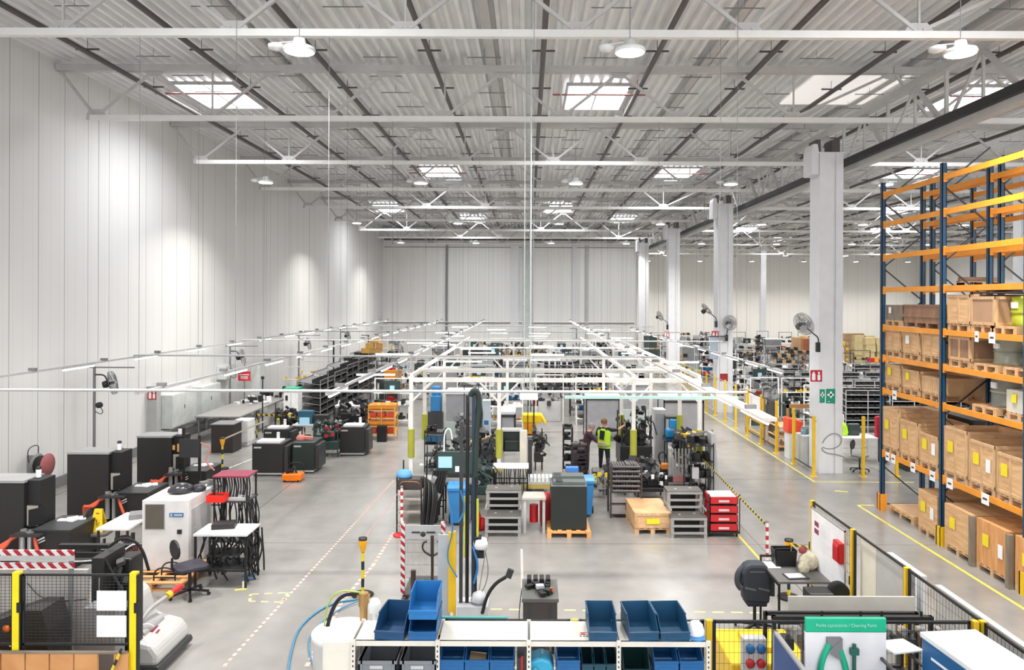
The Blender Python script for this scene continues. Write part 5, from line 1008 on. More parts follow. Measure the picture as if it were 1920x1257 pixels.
# parts rack left of centre
t = thing('parts_rack', 'slanted black tube rack with grey trays and a blue cloth on top', 'rack', (XA(775, 17.2, 1000), 17.2, 0))
for x in (-.38, .18):
    for y, h in ((0, 1.3), (.9, 1.5)): MB().cyl((x, y, 0), (x, y, h), .018, n=6).done('post', BLACK, t)
for z in (.22, .52, .82): MB().rb((-.1, .4, z), (.54, .85, .03), (.1, 0, 0)).done('tray', mat('tray_beige', (.35, .32, .28), .5), t)
MB().box(-.36, .2, -.02, .4, 1.0, 1.25).done('top_case', mat('case_brown_black', (.04, .03, .025), .5), t, bev=.02); MB().path([(-.3, -.05, 1.15), (-.25, -.1, 1.22), (.1, -.1, 1.22), (.15, -.05, 1.15)], .012).done('case_handle', mat('bronze_tube', (.3, .15, .08), .4), t)
b = MB()
for k in range(9): b.path([(.22+.03*k, .2, 1.25-.02*k), (.26+.035*k, -.05+.1*(k % 3), .8), (.2+.03*k, -.1, .1)], .03, 6)
b.done('black_tubes', BLACK, t, kind='stuff'); MB().rb((.42, .3, 1.15), (.1, .25, .16), (0, .4, 0)).rb((.5, .3, .75), (.12, .25, .16), (0, .4, 0)).done('grey_blocks', MGREY, t)
tag(MB().lathe([(.15, 0), (.19, .04), (.17, .12), (.1, .17), (0, .18)], n=12).done('blue_cloth', mat('sky_cloth', (.12, .34, .62), .8), loc=(XA(757, 17.3, 880)+.0, 17.38, 1.252)), 'light blue cloth bundle on top of the slanted black rack', 'cloth')
b = MB()
for k in range(5): b.cyl((k*.07, 0, 0), (k*.07+.25, .1, 1.25), .035)
tag(b.done('rubber_rolls', RUB, loc=(XA(800, 17.8, 960)-.1, 18.0, 0)), 'black rubber tubes leaning beside the slanted rack', 'tube')
# monitor board
t = thing('control_board', 'dark green-grey control board with a bright screen, left of centre', 'control board', (XA(855, 18.6, 880), 18.6, 0))
MB().box(-.46, .46, 0, .12, 1.05, 1.6).done('board', TGREEN, t, bev=.01); MB().box(-.44, -.1, -.02, 0, 1.2, 1.48).done('screen', LBLUE, t); MB().box(-.02, .08, -.015, 0, 1.1, 1.24).done('note', PAPER, t)
MB().box(-.46, .46, -.4, .1, .88, .93).done('desk', MGREY, t); MB().box(-.44, -.4, -.35, -.3, 0, .9).box(.4, .44, -.35, -.3, 0, .9).box(-.44, -.4, .05, .1, 0, 1.1).box(.4, .44, .05, .1, 0, 1.1).done('leg', DGREY, t); MB().path([(-.3, 0, 1.6), (-.3, .05, 2.1), (-.15, .05, 2.2), (-.1, .05, 1.9)], .02).done('white_tube', WHITE, t)
t = table('grey desk with black chairs left of the control board', (XA(800, 18.4, 900), 18.6, 0), .9, .6, .95, mat('concrete_grey', (.4, .39, .36), .6))
# wheelie bins
def wheelie(lbl, px, py, m, lid):
    X, Y, _ = G(px, py); t = thing('wheelie_bin', lbl, 'bin', (X, Y+.25, 0))
    MB().add([(-.17, -.2, .06), (.17, -.2, .06), (.17, .2, .06), (-.17, .2, .06), (-.22, -.26, .88), (.22, -.26, .88), (.22, .26, .88), (-.22, .26, .88)], [(0, 3, 2, 1), (4, 5, 6, 7), (0, 1, 5, 4), (1, 2, 6, 5), (2, 3, 7, 6), (3, 0, 4, 7)]).box(-.24, .24, -.28, .27, .84, .89).done('body', m, t, bev=.015)
    MB().prism([(-.28, .89), (.3, .89), (.3, .95), (.1, .99), (-.15, .97), (-.28, .92)], -.24, .24, 'x').done('lid', lid, t, bev=.015)
    for s in (-1, 1): MB().cyl((s*.2, .2, .09), (s*.24, .2, .09), .09, n=14).done('wheel', RUB, t)
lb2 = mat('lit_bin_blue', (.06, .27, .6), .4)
wheelie('blue wheeled bin standing left of the dark hose column', 857, 988, BBLUE, lb2); wheelie('blue wheeled bin partly behind the black box on the orange pallet', 1097, 972, BBLUE, lb2)
tag(MB().path([(0, 0, 0), (.06, 0, .3), (-.02, 0, .5)], .07, 8).lathe([(.06, 0), (.12, .05), (.1, .25), (0, .3)], (.12, .1, 0), n=10).done('red_bag', RED, loc=(XA(892, 17.2, 980), 17.4, 0)), 'red bag and hose coil behind the dark hose column', 'bag')
# metal steps
def steps(lbl, px, py, n=3, w=.82, cl=None):
    X, Y, _ = G(px, py)
    if cl: return clone(cl, (X, Y, 0), 0, lbl)
    t = thing('work_platform', lbl, 'platform', (X, Y, 0), 0, 'grey steel stacking platforms'); sm = mat('platform_grey', (.36, .35, .34), .45, .3); dk = mat('platform_deck', (.13, .12, .11), .5, .3)
    for lv, (y, z) in enumerate(((0, .48), (.45, .95))):
        MB().box(-w/2, w/2, y, y+.5, z-.05, z).done('deck', dk, t)
        for x in (-w/2, w/2-.07): MB().box(x, x+.07, y, y+.07, 0, z-.05).box(x, x+.07, y+.43, y+.5, 0, z-.05).done('post', sm, t)
        for k in range(3): MB().box(-w/2, w/2, y-.01, y+.02, z-.07-k*.16, z-.02-k*.16).done('front_rail', sm, t)
        MB().box(-w/2+.07, w/2-.07, y+.44, y+.46, .02, z-.05).done('recess_shade', BLACK, t)  # black sheet stands in for the shade behind the rails
        for k in range(2): MB().cyl((-.18+.36*k, y+.2+.1*k, z), (-.18+.36*k, y+.2+.1*k, z+.012), .035, n=10).done('steel_disc', SILV, t)
    MB().box(-w/2, -w/2+.03, .05, .9, .2, .24).box(w/2-.03, w/2, .05, .9, .2, .24).box(-w/2, -w/2+.03, .05, .9, .6, .64).box(w/2-.03, w/2, .05, .9, .6, .64).done('side_rail', sm, t); return t
s0 = steps('grey two-level steel platform in the centre, left of the black box', 943, 1007); steps('grey two-level steel platform at right, beside the red crates', 1292, 1010, cl=s0)
t = thing('small_table', 'small pale table with grey metal legs beside the centre platform', 'table', G(1001, 1002)); MB().prism([(-.28, 0), (.28, 0), (.24, .55), (-.24, .55)], .78, .84, 'z').done('table_top', BEIGE, t, bev=.01)
for x in (-.24, .2):
    for y in (.03, .48): MB().box(x, x+.06, y, y+.05, 0, .78).done('leg', LGREY, t)
MB().cyl((0, .3, .2), (0, .3, .6), .1).done('stored_roll', RED, t)
# black box on orange pallet
X, Y, _ = G(1067, 1008); t = thing('battery_box', 'black square box with a stepped lid standing on an orange pallet', 'box', (X, Y+.5, .146)); MB().box(-.41, .41, -.42, .4, 0, .98).done('body', mat('box_black_green', (.016, .02, .018), .35), t, bev=.01)
MB().box(-.42, .42, -.43, .41, .98, 1.0).box(-.36, .38, .05, .4, 1.0, 1.12).box(-.36, .38, -.3, .0, 1.0, 1.07).done('lid', mat('lid_grey', (.1, .12, .115), .45), t, bev=.01); MB().box(-.3, -.14, -.31, -.05, 1.07, 1.078).box(-.33, -.16, .08, .35, 1.12, 1.128).done('lid_window', BLACK, t)
OP = mat('orange_pallet_wood', (.72, .36, .12), .6); t = thing('orange_pallet', 'orange wooden pallet under the black box', 'pallet', (X, Y+.55, 0), math.pi/2); pallet_mb(1.0, 1.2).done('deck', OP, t)
tag(MB().lathe([(.16, 0), (.18, .1), (.18, .55), (.14, .72), (.0, .78)], n=16).done('red_drum', RED, loc=(XA(1026, 17.8, 980), 17.95, 0)), 'red rounded drum just left of the black box', 'drum')
t = crate('low plywood crate with a yellow label between the platforms', *G(1222, 1001)[:2], 0, .84, 1.3, .34, PLY, None, True); t.rotation_euler.z = math.pi/2+.03; t.location.y += .6
MB().rb((-.67, 0, .3), (.008, .3, .12), (0, 0, 0)).done('end_label', YLAB, t)
# red crates stack
t0 = thing('crate_trolley', 'black trolley frame holding a stack of red crates', 'trolley', (*G(1358, 1008)[:2], 0)); MB().box(-.36, .36, 0, .62, .08, .12).box(-.36, -.34, 0, .02, .1, .98).box(.34, .36, 0, .02, .1, .98).box(-.36, -.34, .6, .62, .1, .98).box(.34, .36, .6, .62, .1, .98).done('frame', BLACK, t0)
for x in (-.3, .3):
    for y in (.06, .56): MB().cyl((x-.015, y, .04), (x+.015, y, .04), .04).done('castor', RUB, t0)
for k in range(4):
    c = thing('red_crate', 'red stacking crate on the trolley, %s' % ['bottom one', 'second from the bottom', 'third from the bottom', 'topmost, filled with white parts'][k], 'crate', (*G(1358, 1008)[:2], .122+k*.205), 0, 'red crates stacked on the trolley'); b = MB().box(-.32, .32, .03, .59, 0, .015)
    for a in (0, 1): b.box(-.32, .32, .03+a*.545, .045+a*.545, 0, .17).box(-.32+a*.625, -.305+a*.625, .03, .59, 0, .17)
    b.done('tub', RED, c); MB().box(-.12, .12, .022, .03, .05, .1).done('white_grip', mat('pink_white', (.7, .5, .5), .5), c); MB().box(-.28, .28, .06, .56, .15, .16 if k < 3 else .185).done('contents', PAPER if k == 3 else MGREY, c)
# tool chest
t = thing('tool_rack', 'dark brown-black drawer rack holding rows of small parts', 'rack', (*G(1174, 972)[:2], 0)); TR = mat('rack_dark', (.045, .035, .035), .4)
for x in (-.4, .36): MB().box(x, x+.04, 0, .04, 0, 1.3).box(x, x+.04, .6, .64, 0, 1.35).done('post', TR, t)
for k in range(6): MB().box(-.36, .36, .02-.0, .6, .62+k*.12, .65+k*.12).done('drawer_shelf', TR, t); MB().box(-.34, .34, .0, .02, .66+k*.12, .69+k*.12).done('front_strip', MGREY, t)
b = MB(); r = random.Random(21)
for k in range(6):
    for j in range(10): b.box(-.33+j*.067, -.29+j*.067+r.uniform(0, .015), .05, .5, .65+k*.12, .69+k*.12+r.uniform(0, .03))
b.done('small_parts', mat('parts_grey_brown', (.12, .1, .1), .5), t, kind='stuff'); MB().box(-.36, .36, .0, .6, .1, .12).box(-.36, .36, .02, .04, .12, .5).done('lower_panel', mat('panel_mauve_grey', (.3, .27, .27), .5), t); MB().box(-.36, .36, 0, .02, .34, .37).box(-.02, .0, -.01, .0, .2, .36).box(-.36, .36, .0, .1, .06, .09).done('lower_trim', BLACK, t)
# ================================================================ people
def person(lbl, loc, rz, J, shirt, trousers, hair, sleeve=True, vest=False, scale=1.0):
    t = thing('person', lbl, 'person', loc, rz); t.scale = (scale,)*3
    V = {'pelvis': ((0, 0, .95), .15), 'waist': ((0, 0, 1.1), .135), 'chest': ((0, .0, 1.3), .16), 'neckb': ((0, .0, 1.46), .1), 'neck': ((0, .01, 1.52), .055), 'head': ((0, .02, 1.6), .085), 'crown': ((0, .01, 1.69), .08)}
    for s, q in ((-1, 'l'), (1, 'r')):
        V['hip'+q] = ((s*.1, 0, .9), .1); V['knee'+q] = ((s*.12, .02, .5), .065); V['ank'+q] = ((s*.12, -.01, .09), .045); V['toe'+q] = ((s*.13, .15, .04), .04)
        V['sh'+q] = ((s*.19, 0, 1.42), .07); V['el'+q] = ((s*.25, .0, 1.15), .045); V['wr'+q] = ((s*.25, .1, .92), .03); V['hand'+q] = ((s*.25, .14, .85), .03)
    for k, p in J.items(): V[k] = (p, V[k][1])
    E_ = [('pelvis', 'waist'), ('waist', 'chest'), ('chest', 'neckb'), ('neckb', 'neck'), ('neck', 'head'), ('head', 'crown')]
    for q in 'lr': E_ += [('pelvis', 'hip'+q), ('hip'+q, 'knee'+q), ('knee'+q, 'ank'+q), ('ank'+q, 'toe'+q), ('neckb', 'sh'+q), ('sh'+q, 'el'+q), ('el'+q, 'wr'+q), ('wr'+q, 'hand'+q)]
    for q, s in (('l', -1), ('r', 1)):
        h = Vector(V['hand'+q][0]); d = (h-Vector(V['wr'+q][0])).normalized(); u = d.cross(Vector((0, 0, 1))); u = u.normalized() if u.length > .1 else Vector((1, 0, 0))
        for k in range(4):
            V['f%s%d' % (q, k)] = (tuple(h+u*(.012*(k-1.5)*1.6)+d*.04), .009); V['g%s%d' % (q, k)] = (tuple(h+u*(.02*(k-1.5))+d*(.085-.008*abs(k-1.3))), .007); E_ += [('hand'+q, 'f%s%d' % (q, k)), ('f%s%d' % (q, k), 'g%s%d' % (q, k))]
        V['t'+q] = (tuple(h+u*.045+d*.015), .009); E_.append(('hand'+q, 't'+q))
    ks = list(V); me = bpy.data.meshes.new('body'); me.from_pydata([V[k][0] for k in ks], [(ks.index(a), ks.index(b)) for a, b in E_], [])
    o = bpy.data.objects.new('tmp', me); S.collection.objects.link(o); sk = o.modifiers.new('s', 'SKIN'); sk.use_smooth_shade = True; o.modifiers.new('u', 'SUBSURF').levels = 2
    for i, k in enumerate(ks):
        d = me.skin_vertices[0].data[i]; r_ = V[k][1]; d.radius = (r_*1.15, r_*.85) if k in ('pelvis', 'waist', 'chest') else (r_, r_); d.use_root = k == 'pelvis'
    bpy.context.view_layer.update(); nm = bpy.data.meshes.new_from_object(o.evaluated_get(bpy.context.evaluated_depsgraph_get())); bpy.data.objects.remove(o)
    for m in (SKIN, shirt, trousers, RUB): nm.materials.append(m)
    arm = [(Vector(V['sh'+q][0]), Vector(V['el'+q][0]), Vector(V['wr'+q][0]), Vector(V['hand'+q][0])) for q in 'lr']
    for p in nm.polygons:
        c = p.center; mi = 1
        if c.z > 1.5: mi = 0
        elif c.z < .1: mi = 3
        elif c.z < .97: mi = 2
        for s_, e, w, h in arm:
            if (c-h).length < .12 or (c-w).length < .07: mi = 0
            elif (c-(e+w)/2).length < .13: mi = 1 if sleeve else 0
            elif (c-e).length < .1: mi = 1
        p.material_index = mi; p.use_smooth = True
    b = bpy.data.objects.new('body', nm); S.collection.objects.link(b); b.parent = t
    hc = Vector(V['crown'][0]); hd = Vector(V['head'][0]); MB().lathe([(.085, -.03), (.1, .03), (.09, .08), (.05, .115), (0, .125)], hc+Vector((0, -.025, -.045)), n=14).done('hair', hair, t)
    f = hd+Vector((0, .085, 0)); MB().prism([(-.01, 0), (.01, 0), (0, .035)], f.y-.01, f.y+.025).done('nose', SKIN, t).location = (f.x, 0, f.z)
    MB().box(f.x-.045, f.x-.02, f.y-.004, f.y+.004, f.z+.03, f.z+.04).box(f.x+.02, f.x+.045, f.y-.004, f.y+.004, f.z+.03, f.z+.04).done('eyes', BLACK, t); MB().box(f.x-.025, f.x+.025, f.y-.01, f.y+.002, f.z-.035, f.z-.027).done('mouth', mat('lip', (.35, .1, .09), .6), t)
    MB().lathe([(0, -.01), (.025, 0), (0, .01)], hd+Vector((-.09, 0, .01)), n=8, R=(0, math.pi/2, 0)).lathe([(0, -.01), (.025, 0), (0, .01)], hd+Vector((.09, 0, .01)), n=8, R=(0, math.pi/2, 0)).done('ears', SKIN, t)
    if vest:
        v = MB(); n = 20; rs = ((.86, .215, .165), (1.0, .2, .155), (1.2, .205, .16), (1.38, .215, .16), (1.46, .17, .12)); vs = [(a*math.cos(2*math.pi*k/n), b_*math.sin(2*math.pi*k/n), z) for z, a, b_ in rs for k in range(n)]
        v.add(vs, [(i*n+k, i*n+(k+1) % n, (i+1)*n+(k+1) % n, (i+1)*n+k) for i in range(len(rs)-1) for k in range(n)], 0, True); v.done('vest', HIVIS, t)
        MB().lathe([(.207, 0), (.209, .05)], n=20).done('reflective_band', SILV, t).location = (0, 0, .92); t.children[-1].scale = (1.03, .8, 1)
        MB().prism([(-.09, 1.15), (.05, 1.12), (.09, 1.4), (-.07, 1.42)], -.172, -.16).done('dark_patch', DCLOTH, t)
    return t
px_, py_, _ = P(1133, 800, 22.9)
person('person in a lime hi-vis vest seen from behind, reaching to the right', (px_, 22.9, 0), -.5, {'elr': (.36, .22, 1.4), 'wrr': (.42, .45, 1.48), 'handr': (.43, .52, 1.5), 'ell': (-.3, .1, 1.2), 'wrl': (-.3, .32, 1.2), 'handl': (-.29, .39, 1.2)}, DCLOTH, DCLOTH, mat('brown_hair', (.2, .1, .04), .8), False, True)
person('person in a dark top with short grey hair bending over the drawer tower', (XA(1106, 22.2, 800)-.12, 22.2, 0), -1.45, {'chest': (0, .06, 1.28), 'neckb': (0, .1, 1.44), 'neck': (0, .14, 1.5), 'head': (0, .19, 1.57), 'crown': (0, .2, 1.66), 'shl': (-.19, .1, 1.4), 'shr': (.19, .1, 1.4), 'elr': (.25, .3, 1.2), 'wrr': (.18, .5, 1.15), 'handr': (.16, .57, 1.14), 'ell': (-.25, .28, 1.2), 'wrl': (-.18, .48, 1.1), 'handl': (-.16, .55, 1.08)}, mat('dark_maroon_cloth', (.04, .015, .02), .9), DCLOTH, mat('grey_hair', (.3, .25, .22), .8), False)
# ================================================================ central work cells
def shelf_unit(lbl, loc, w, d, h, n, m, rz=0, name='shelving', cat='shelving', fill=None, seed=1, fm=BLACK, back=None):
    t = thing(name, lbl, cat, loc, rz); r = random.Random(seed)
    for x in (-w/2, w/2-.03):
        for y in (0, d-.03): MB().box(x, x+.03, y, y+.03, 0, h).done('post', m, t)
    b = MB(); f = MB()
    for k in range(n):
        z = .12+k*(h-.2)/(max(1, n-1)); MB().box(-w/2, w/2, 0, d, z, z+.025).done('shelf', m, t)
        if fill: junk(f, r, fill, -w/2+.1, w/2-.1, .08, d-.08, z+.04, .22, (h/n)*.6)
    if fill: f.done('stored_items', fm, t, kind='stuff')
    if back: MB().box(-w/2, w/2, d-.01, d, .1, h).done('back_panel', back, t)
    return t
def GX(px, Y): return XA(px, Y, 850)
shelf_unit('dark rack with a row of blue containers, left of the work cells', (GX(814, 23.3), 23.3, 0), .62, .6, 1.3, 4, BLACK, fill=5, seed=3)
b = MB()
for k in range(3): b.box(-.26+k*.18, -.1+k*.18, -.05, .1, 0, .18)
tag(b.done('blue_containers', mat('navy_container', (.02, .1, .2), .4), loc=(GX(814, 23.3), 23.3, .96)), 'row of dark blue containers on the dark rack', 'container')
bpy.data.objects['blue_containers'].location.z = .96
shelf_unit('drawer tower of many small dark drawers in the work cell', (GX(1087, 22.3), 22.0, 0), .5, .6, 1.15, 9, TR, fill=6, seed=5, fm=MATS['parts_grey_brown'])
shelf_unit('narrow dark shelf tower beside the drawer tower', (GX(1065, 23), 22.9, 0), .3, .5, 1.5, 5, BLACK, fill=3, seed=6)
t = table('wooden hand cart table carrying a blue box', (GX(1071, 19.9), 20.0, 0), .42, .5, .8, BWOOD, BLACK, 'cart_table'); tag(MB().box(-.17, .17, -.12, .12, 0, .12).done('blue_box', mat('mid_blue', (.06, .22, .65), .4), loc=(GX(1073, 19.9), 20.0, .802), bev=.01), 'bright blue box on the small wooden cart table', 'box')
b = MB()
for k in range(9): b.box(-.5+k*.11, -.42+k*.11, 0, .4, .3, .42)
t = thing('roller_table', 'low conveyor with white boxes and a yellow front edge in the centre', 'conveyor', (GX(1020, 20.8), 20.9, 0)); b.done('white_boxes', PAPER, t); MB().box(-.6, .6, -.05, .5, .22, .3).box(-.58, -.52, 0, .06, 0, .22).box(.52, .58, 0, .06, 0, .22).box(-.58, -.52, .4, .46, 0, .22).box(.52, .58, .4, .46, 0, .22).done('frame', LGREY, t); MB().box(-.62, .62, -.08, -.05, .12, .24).done('yellow_edge', mat('ochre', (.5, .38, .1), .5), t)
t = thing('machine_monitor', 'large black machine head between the gantry posts', 'machine', (GX(960, 21.9), 21.8, 0)); MB().box(-.26, .26, 0, .3, .95, 1.55).box(-.22, .22, -.1, .0, 1.0, 1.3).done('head', mat('black_green', (.012, .02, .016), .4), t, bev=.03); MB().box(-.3, .3, -.05, .35, 1.55, 1.6).box(-.28, -.22, 0, .06, 0, .95).box(.22, .28, 0, .06, 0, .95).done('stand', LGREY, t)
t = table('white topped table with hanging black hoses under it, in the work cell', (GX(958, 21.0), 20.95, 0), 1.0, .6, .75, PAPER, BLACK); b = MB(); r = random.Random(31)
for k in range(16): x = -.5+.065*k; b.path([(x, -.25, .72), (x+r.uniform(-.05, .05), -.32, .45), (x+r.uniform(-.05, .08), -.3, .1)], .015, 5)
b.done('hanging_hoses', BLACK, t, kind='stuff'); MB().box(-.48, -.2, -.28, -.2, .6, .74).done('yellow_box', MATS['ochre'], t)
t = thing('white_pillar', 'cream machine pillar beside the gantry post', 'pillar', (GX(982, 21.5), 21.6, 0)); MB().box(-.12, .1, 0, .2, 0, 1.6).done('body', mat('cream_pillar', (.7, .65, .55), .5), t, bev=.01); MB().box(.12, .24, -.05, .1, 0, 1.35).done('side_trunk', DGREY, t)
t = thing('cleaning_trolley', 'bright yellow cleaning trolley on the open floor beyond the cells', 'trolley', (*G(1001, 824)[:2], 0)); YY = mat('warm_yellow', (.95, .6, .0), .45); MB().box(-.4, .1, 0, .5, .18, .62).done('bucket', mat('amber_bucket', (.85, .36, .0), .45), t, bev=.04); MB().box(-.45, .3, .0, .55, .62, .95).prism([(.2, .9), (.42, .55), (.5, .6), (.3, .95)], .0, .5).done('bag_cover', YY, t, bev=.04); MB().box(-.03, .02, -.06, -.02, .1, 1.6).box(-.25, -.22, -.06, -.02, .3, 1.7).done('broom', BLACK, t)
for x in (-.3, .3): MB().cyl((x-.02, .1, .08), (x+.02, .1, .08), .08).done('wheel', RUB, t)
MB().box(-.4, .42, .0, .5, .14, .18).done('base', BLACK, t)
# right cell
def machine_heap(lbl, loc, w, d, h, seed, m1, m2, n=26, name='assembly_machine'):
    t = thing(name, lbl, 'machine', loc); r = random.Random(seed)
    MB().box(-w/2, w/2, 0, d, .25, h*.45).box(-w*.3, w*.3, d*.2, d*.8, h*.45, h*.7).done('base_block', m1, t, bev=.02)
    for x in (-w/2+.03, w/2-.06):
        for y in (.03, d-.06): MB().box(x, x+.04, y, y+.04, 0, h*.95).done('post', m1, t)
    b = MB()
    for k in range(n): b.rb((r.uniform(-w/2, w/2), r.uniform(0, d), r.uniform(h*.35, h)), (r.uniform(.05, .25), r.uniform(.05, .2), r.uniform(.05, .2)), (r.random(), r.random(), r.random()*3))
    for k in range(n//3): x, y = r.uniform(-w/2, w/2), r.uniform(0, d); b.path([(x, y, h*.5), (x+r.uniform(-.2, .2), y, h*.9), (x+r.uniform(-.3, .3), y-.1, h*.6)], .02, 5)
    b.done('mechanism', m1, t, kind='stuff'); b = MB()
    for k in range(n//2): b.rb((r.uniform(-w/2, w/2), r.uniform(-.05, d*.5), r.uniform(h*.3, h*.95)), (r.uniform(.03, .14), .04, r.uniform(.03, .12)), (0, 0, r.random()))
    b.done('small_fittings', m2, t, kind='stuff'); return t
machine_heap('big tangled black assembly machine right of the hi-vis person', (GX(1188, 23.8), 23.2, 0), 1.0, 1.2, 1.9, 41, BLACK, MGREY, 40)
machine_heap('black machine with dark screen behind the left gantry post', (GX(915, 22.2), 21.6, 0), .6, .9, 1.5, 42, DGREY, MGREY, 24)
machine_heap('low machine with wood and black parts under the black machine', (GX(1200, 22), 21.2, 0), .7, .8, .9, 43, DGREY, CARD, 16)
t = thing('grey_cabinet', 'tall pale grey cabinet in the right work cell', 'cabinet', (GX(1239, 25), 25.0, 0)); MB().box(-.22, .18, 0, .6, 0, 1.72).done('body', mat('cab_pale', (.55, .55, .56), .45), t, bev=.01); MB().box(-.18, .14, -.012, 0, .1, 1.6).done('door', mat('cab_mid', (.4, .4, .41), .45), t)
t = thing('blue_machine', 'bright blue machine unit beside the pale grey cabinet', 'machine', (GX(1260, 24.6), 24.4, 0)); MB().box(-.2, .2, 0, .4, .9, 1.15).box(-.12, .16, -.05, .2, 1.2, 1.5).done('blue_body', mat('cyan_blue', (.02, .3, .65), .35), t, bev=.03); MB().box(-.25, .28, 0, .5, .75, .9).box(-.22, .25, .05, .45, 1.5, 1.58).box(-.22, -.18, 0, .04, 0, .8).box(.2, .24, 0, .04, 0, .8).box(-.22, -.18, .4, .44, 0, 1.5).box(.2, .24, .4, .44, 0, 1.5).done('stand', DGREY, t); MB().box(-.25, .2, -.04, 0, .78, .86).done('deep_blue_tray', BLUE, t)
t = thing('orange_tool', 'orange and black power tool stand below the blue machine', 'tool', (GX(1246, 22.3), 22.2, 0)); MB().box(-.12, .12, 0, .2, .35, .52).done('orange_body', mat('burnt_orange', (.7, .22, .02), .4), t, bev=.03); MB().box(-.1, .1, .02, .18, 0, .35).path([(-.12, .1, .5), (-.2, .1, .8), (.0, .1, .9), (.1, .1, .55)], .025).done('black_frame', BLACK, t)
t = thing('lift_table', 'round yellow topped lift table beyond the right work cell', 'table', (GX(1290, 25.6), 25.6, 0)); MB().lathe([(.3, .78), (.38, .82), (.38, .87), (0, .88)], n=20).done('yellow_top', YEL, t); MB().cyl((0, 0, 0), (0, 0, .8), .06).box(-.25, .25, -.25, .25, 0, .05).done('pedestal', DGREY, t)
b = MB()
for k in range(7): b.cyl((-.3+.1*k, 0, .25), (-.3+.1*k, .05, 1.05), .025)
t = thing('tube_rack', 'row of upright steel tubes on a low stand in the right cell', 'rack', (GX(1272, 21.9), 21.8, 0)); b.done('steel_tubes', SILV, t, kind='stuff'); MB().box(-.4, .4, -.1, .15, .1, .25).box(-.38, -.33, -.08, .1, 0, .1).box(.33, .38, -.08, .1, 0, .1).done('stand', BLACK, t); MB().box(-.2, .15, -.14, -.1, .12, .3).done('pink_parts', mat('pink_parts', (.5, .2, .2), .5), t)
t = shelf_unit('black rack of machine parts at the right end of the work cells', (GX(1312, 20.6), 20.3, 0), .65, .9, 1.5, 4, BLACK, fill=12, seed=12, fm=BLACK); MB().box(-.28, -.1, -.05, .05, .55, .85).done('white_unit', LGREY, t)
t = thing('slanted_panel', 'tall leaning grey panel beside the black parts rack', 'panel', (GX(1338, 20.6), 20.4, 0)); MB().prism([(-.1, 0), (.12, 0), (.0, 1.75), (-.12, 1.75)], 0, .5).done('panel', mat('panel_grey_pale', (.4, .4, .41), .5), t, bev=.01); MB().bar((.14, .3, 0), (.02, .3, 1.4), .04).done('prop', DGREY, t)
t = thing('parasol_arm', 'purple-grey folded arm stand over the right work cell', 'stand', (GX(1302, 21.2), 21.2, 0)); MB().cyl((0, 0, 0), (0, 0, 1.6), .02).bar((0, 0, 1.6), (.55, .1, 1.68), .05).bar((0, 0, 1.6), (-.2, .0, 1.68), .05).bar((.2, 0, 1.55), (.6, -.1, 1.1), .04).done('arm', mat('purple_grey', (.25, .22, .27), .5), t); MB().box(-.2, .2, -.2, .2, 0, .03).done('foot', DGREY, t)
for k, (px, Y, w_, d_, h_, sd, m1, m2, lb) in enumerate(((846, 21.2, .9, .8, 1.3, 51, DGREY, LGREY, 'grey cluttered machine behind the control board'), (893, 19.6, .7, .7, 1.1, 52, TGREEN, LGREY, 'dark green machine between the hose column and the white table'), (1222, 20.0, .8, .7, .8, 53, BLACK, PAPER, 'low black machine behind the right platform'), (1155, 20.6, .6, .5, .8, 54, DGREY, YLAB, 'low machine with yellow parts behind the drawer rack'), (1120, 20.2, .5, .5, .7, 55, MGREY, YLAB, 'small grey and yellow parts stand behind the blue bin'), (1010, 23.6, .3, .6, 1.3, 56, DGREY, CREAM, 'narrow machine at the left of the inner walkway'), (1290, 23.4, .6, .8, 1.3, 57, DGREY, YEL, 'dark machine with yellow parts in the right cell'), (875, 25.4, .8, .8, 1.5, 58, MGREY, BLACK, 'grey machine in the rear of the left cell'))):
    machine_heap(lb, (GX(px, Y), Y, 0), w_, d_, h_, sd, m1, m2, 24)
# two glass booths with white tops
def booth(lbl, px0, px1, Y, h):
    x0, x1 = GX(px0, Y), GX(px1, Y); t = thing('test_booth', lbl, 'booth', ((x0+x1)/2, Y, 0)); w = x1-x0
    MB().box(-w/2, w/2, 0, 1.4, h-.12, h).done('white_roof', PAPER, t, bev=.02); MB().box(-w/2+.03, w/2-.03, .02, .04, .3, h-.12).box(-w/2+.03, -w/2+.05, .02, 1.35, .3, h-.12).box(w/2-.05, w/2-.03, .02, 1.35, .3, h-.12).done('glazing', mat('booth_glass', (.42, .42, .44), .15), t)
    MB().box(-w/2, -w/2+.04, 0, .04, 0, h-.1).box(w/2-.04, w/2, 0, .04, 0, h-.1).box(-w/2, w/2, 0, .04, h-.22, h-.13).box(-w/2, -w/2+.04, 1.3, 1.34, 0, h-.1).box(w/2-.04, w/2, 1.3, 1.34, 0, h-.1).done('frame', DGREY, t); MB().box(-w/2+.04, w/2-.04, .05, 1.3, .25, .3).done('floor_panel', LGREY, t)
booth('grey glass booth with a white roof behind the hi-vis person', 1098, 1162, 28.5, 1.78); booth('grey glass booth with a white roof near the right gantry leg', 1244, 1320, 27.8, 1.78); booth('small pale booth behind the left gantry post', 938, 966, 27.0, 1.35)
t = thing('pale_cabinet', 'narrow bluish-white cabinet left of the gantry post', 'cabinet', (GX(911, 26), 26.2, 0)); MB().box(-.14, .14, 0, .4, 0, 1.85).done('body', mat('icy_white', (.62, .7, .78), .4), t, bev=.01); MB().box(-.08, .08, -.005, 0, 1.0, 1.15).done('blue_label', BBLUE, t)
tag(MB().box(-.2, .2, 0, .4, 0, 1.1).done('beige_cabinet', BEIGE, loc=(GX(895, 26.5), 26.6, 0), bev=.01), 'low beige cabinet beside the narrow bluish-white one', 'cabinet')
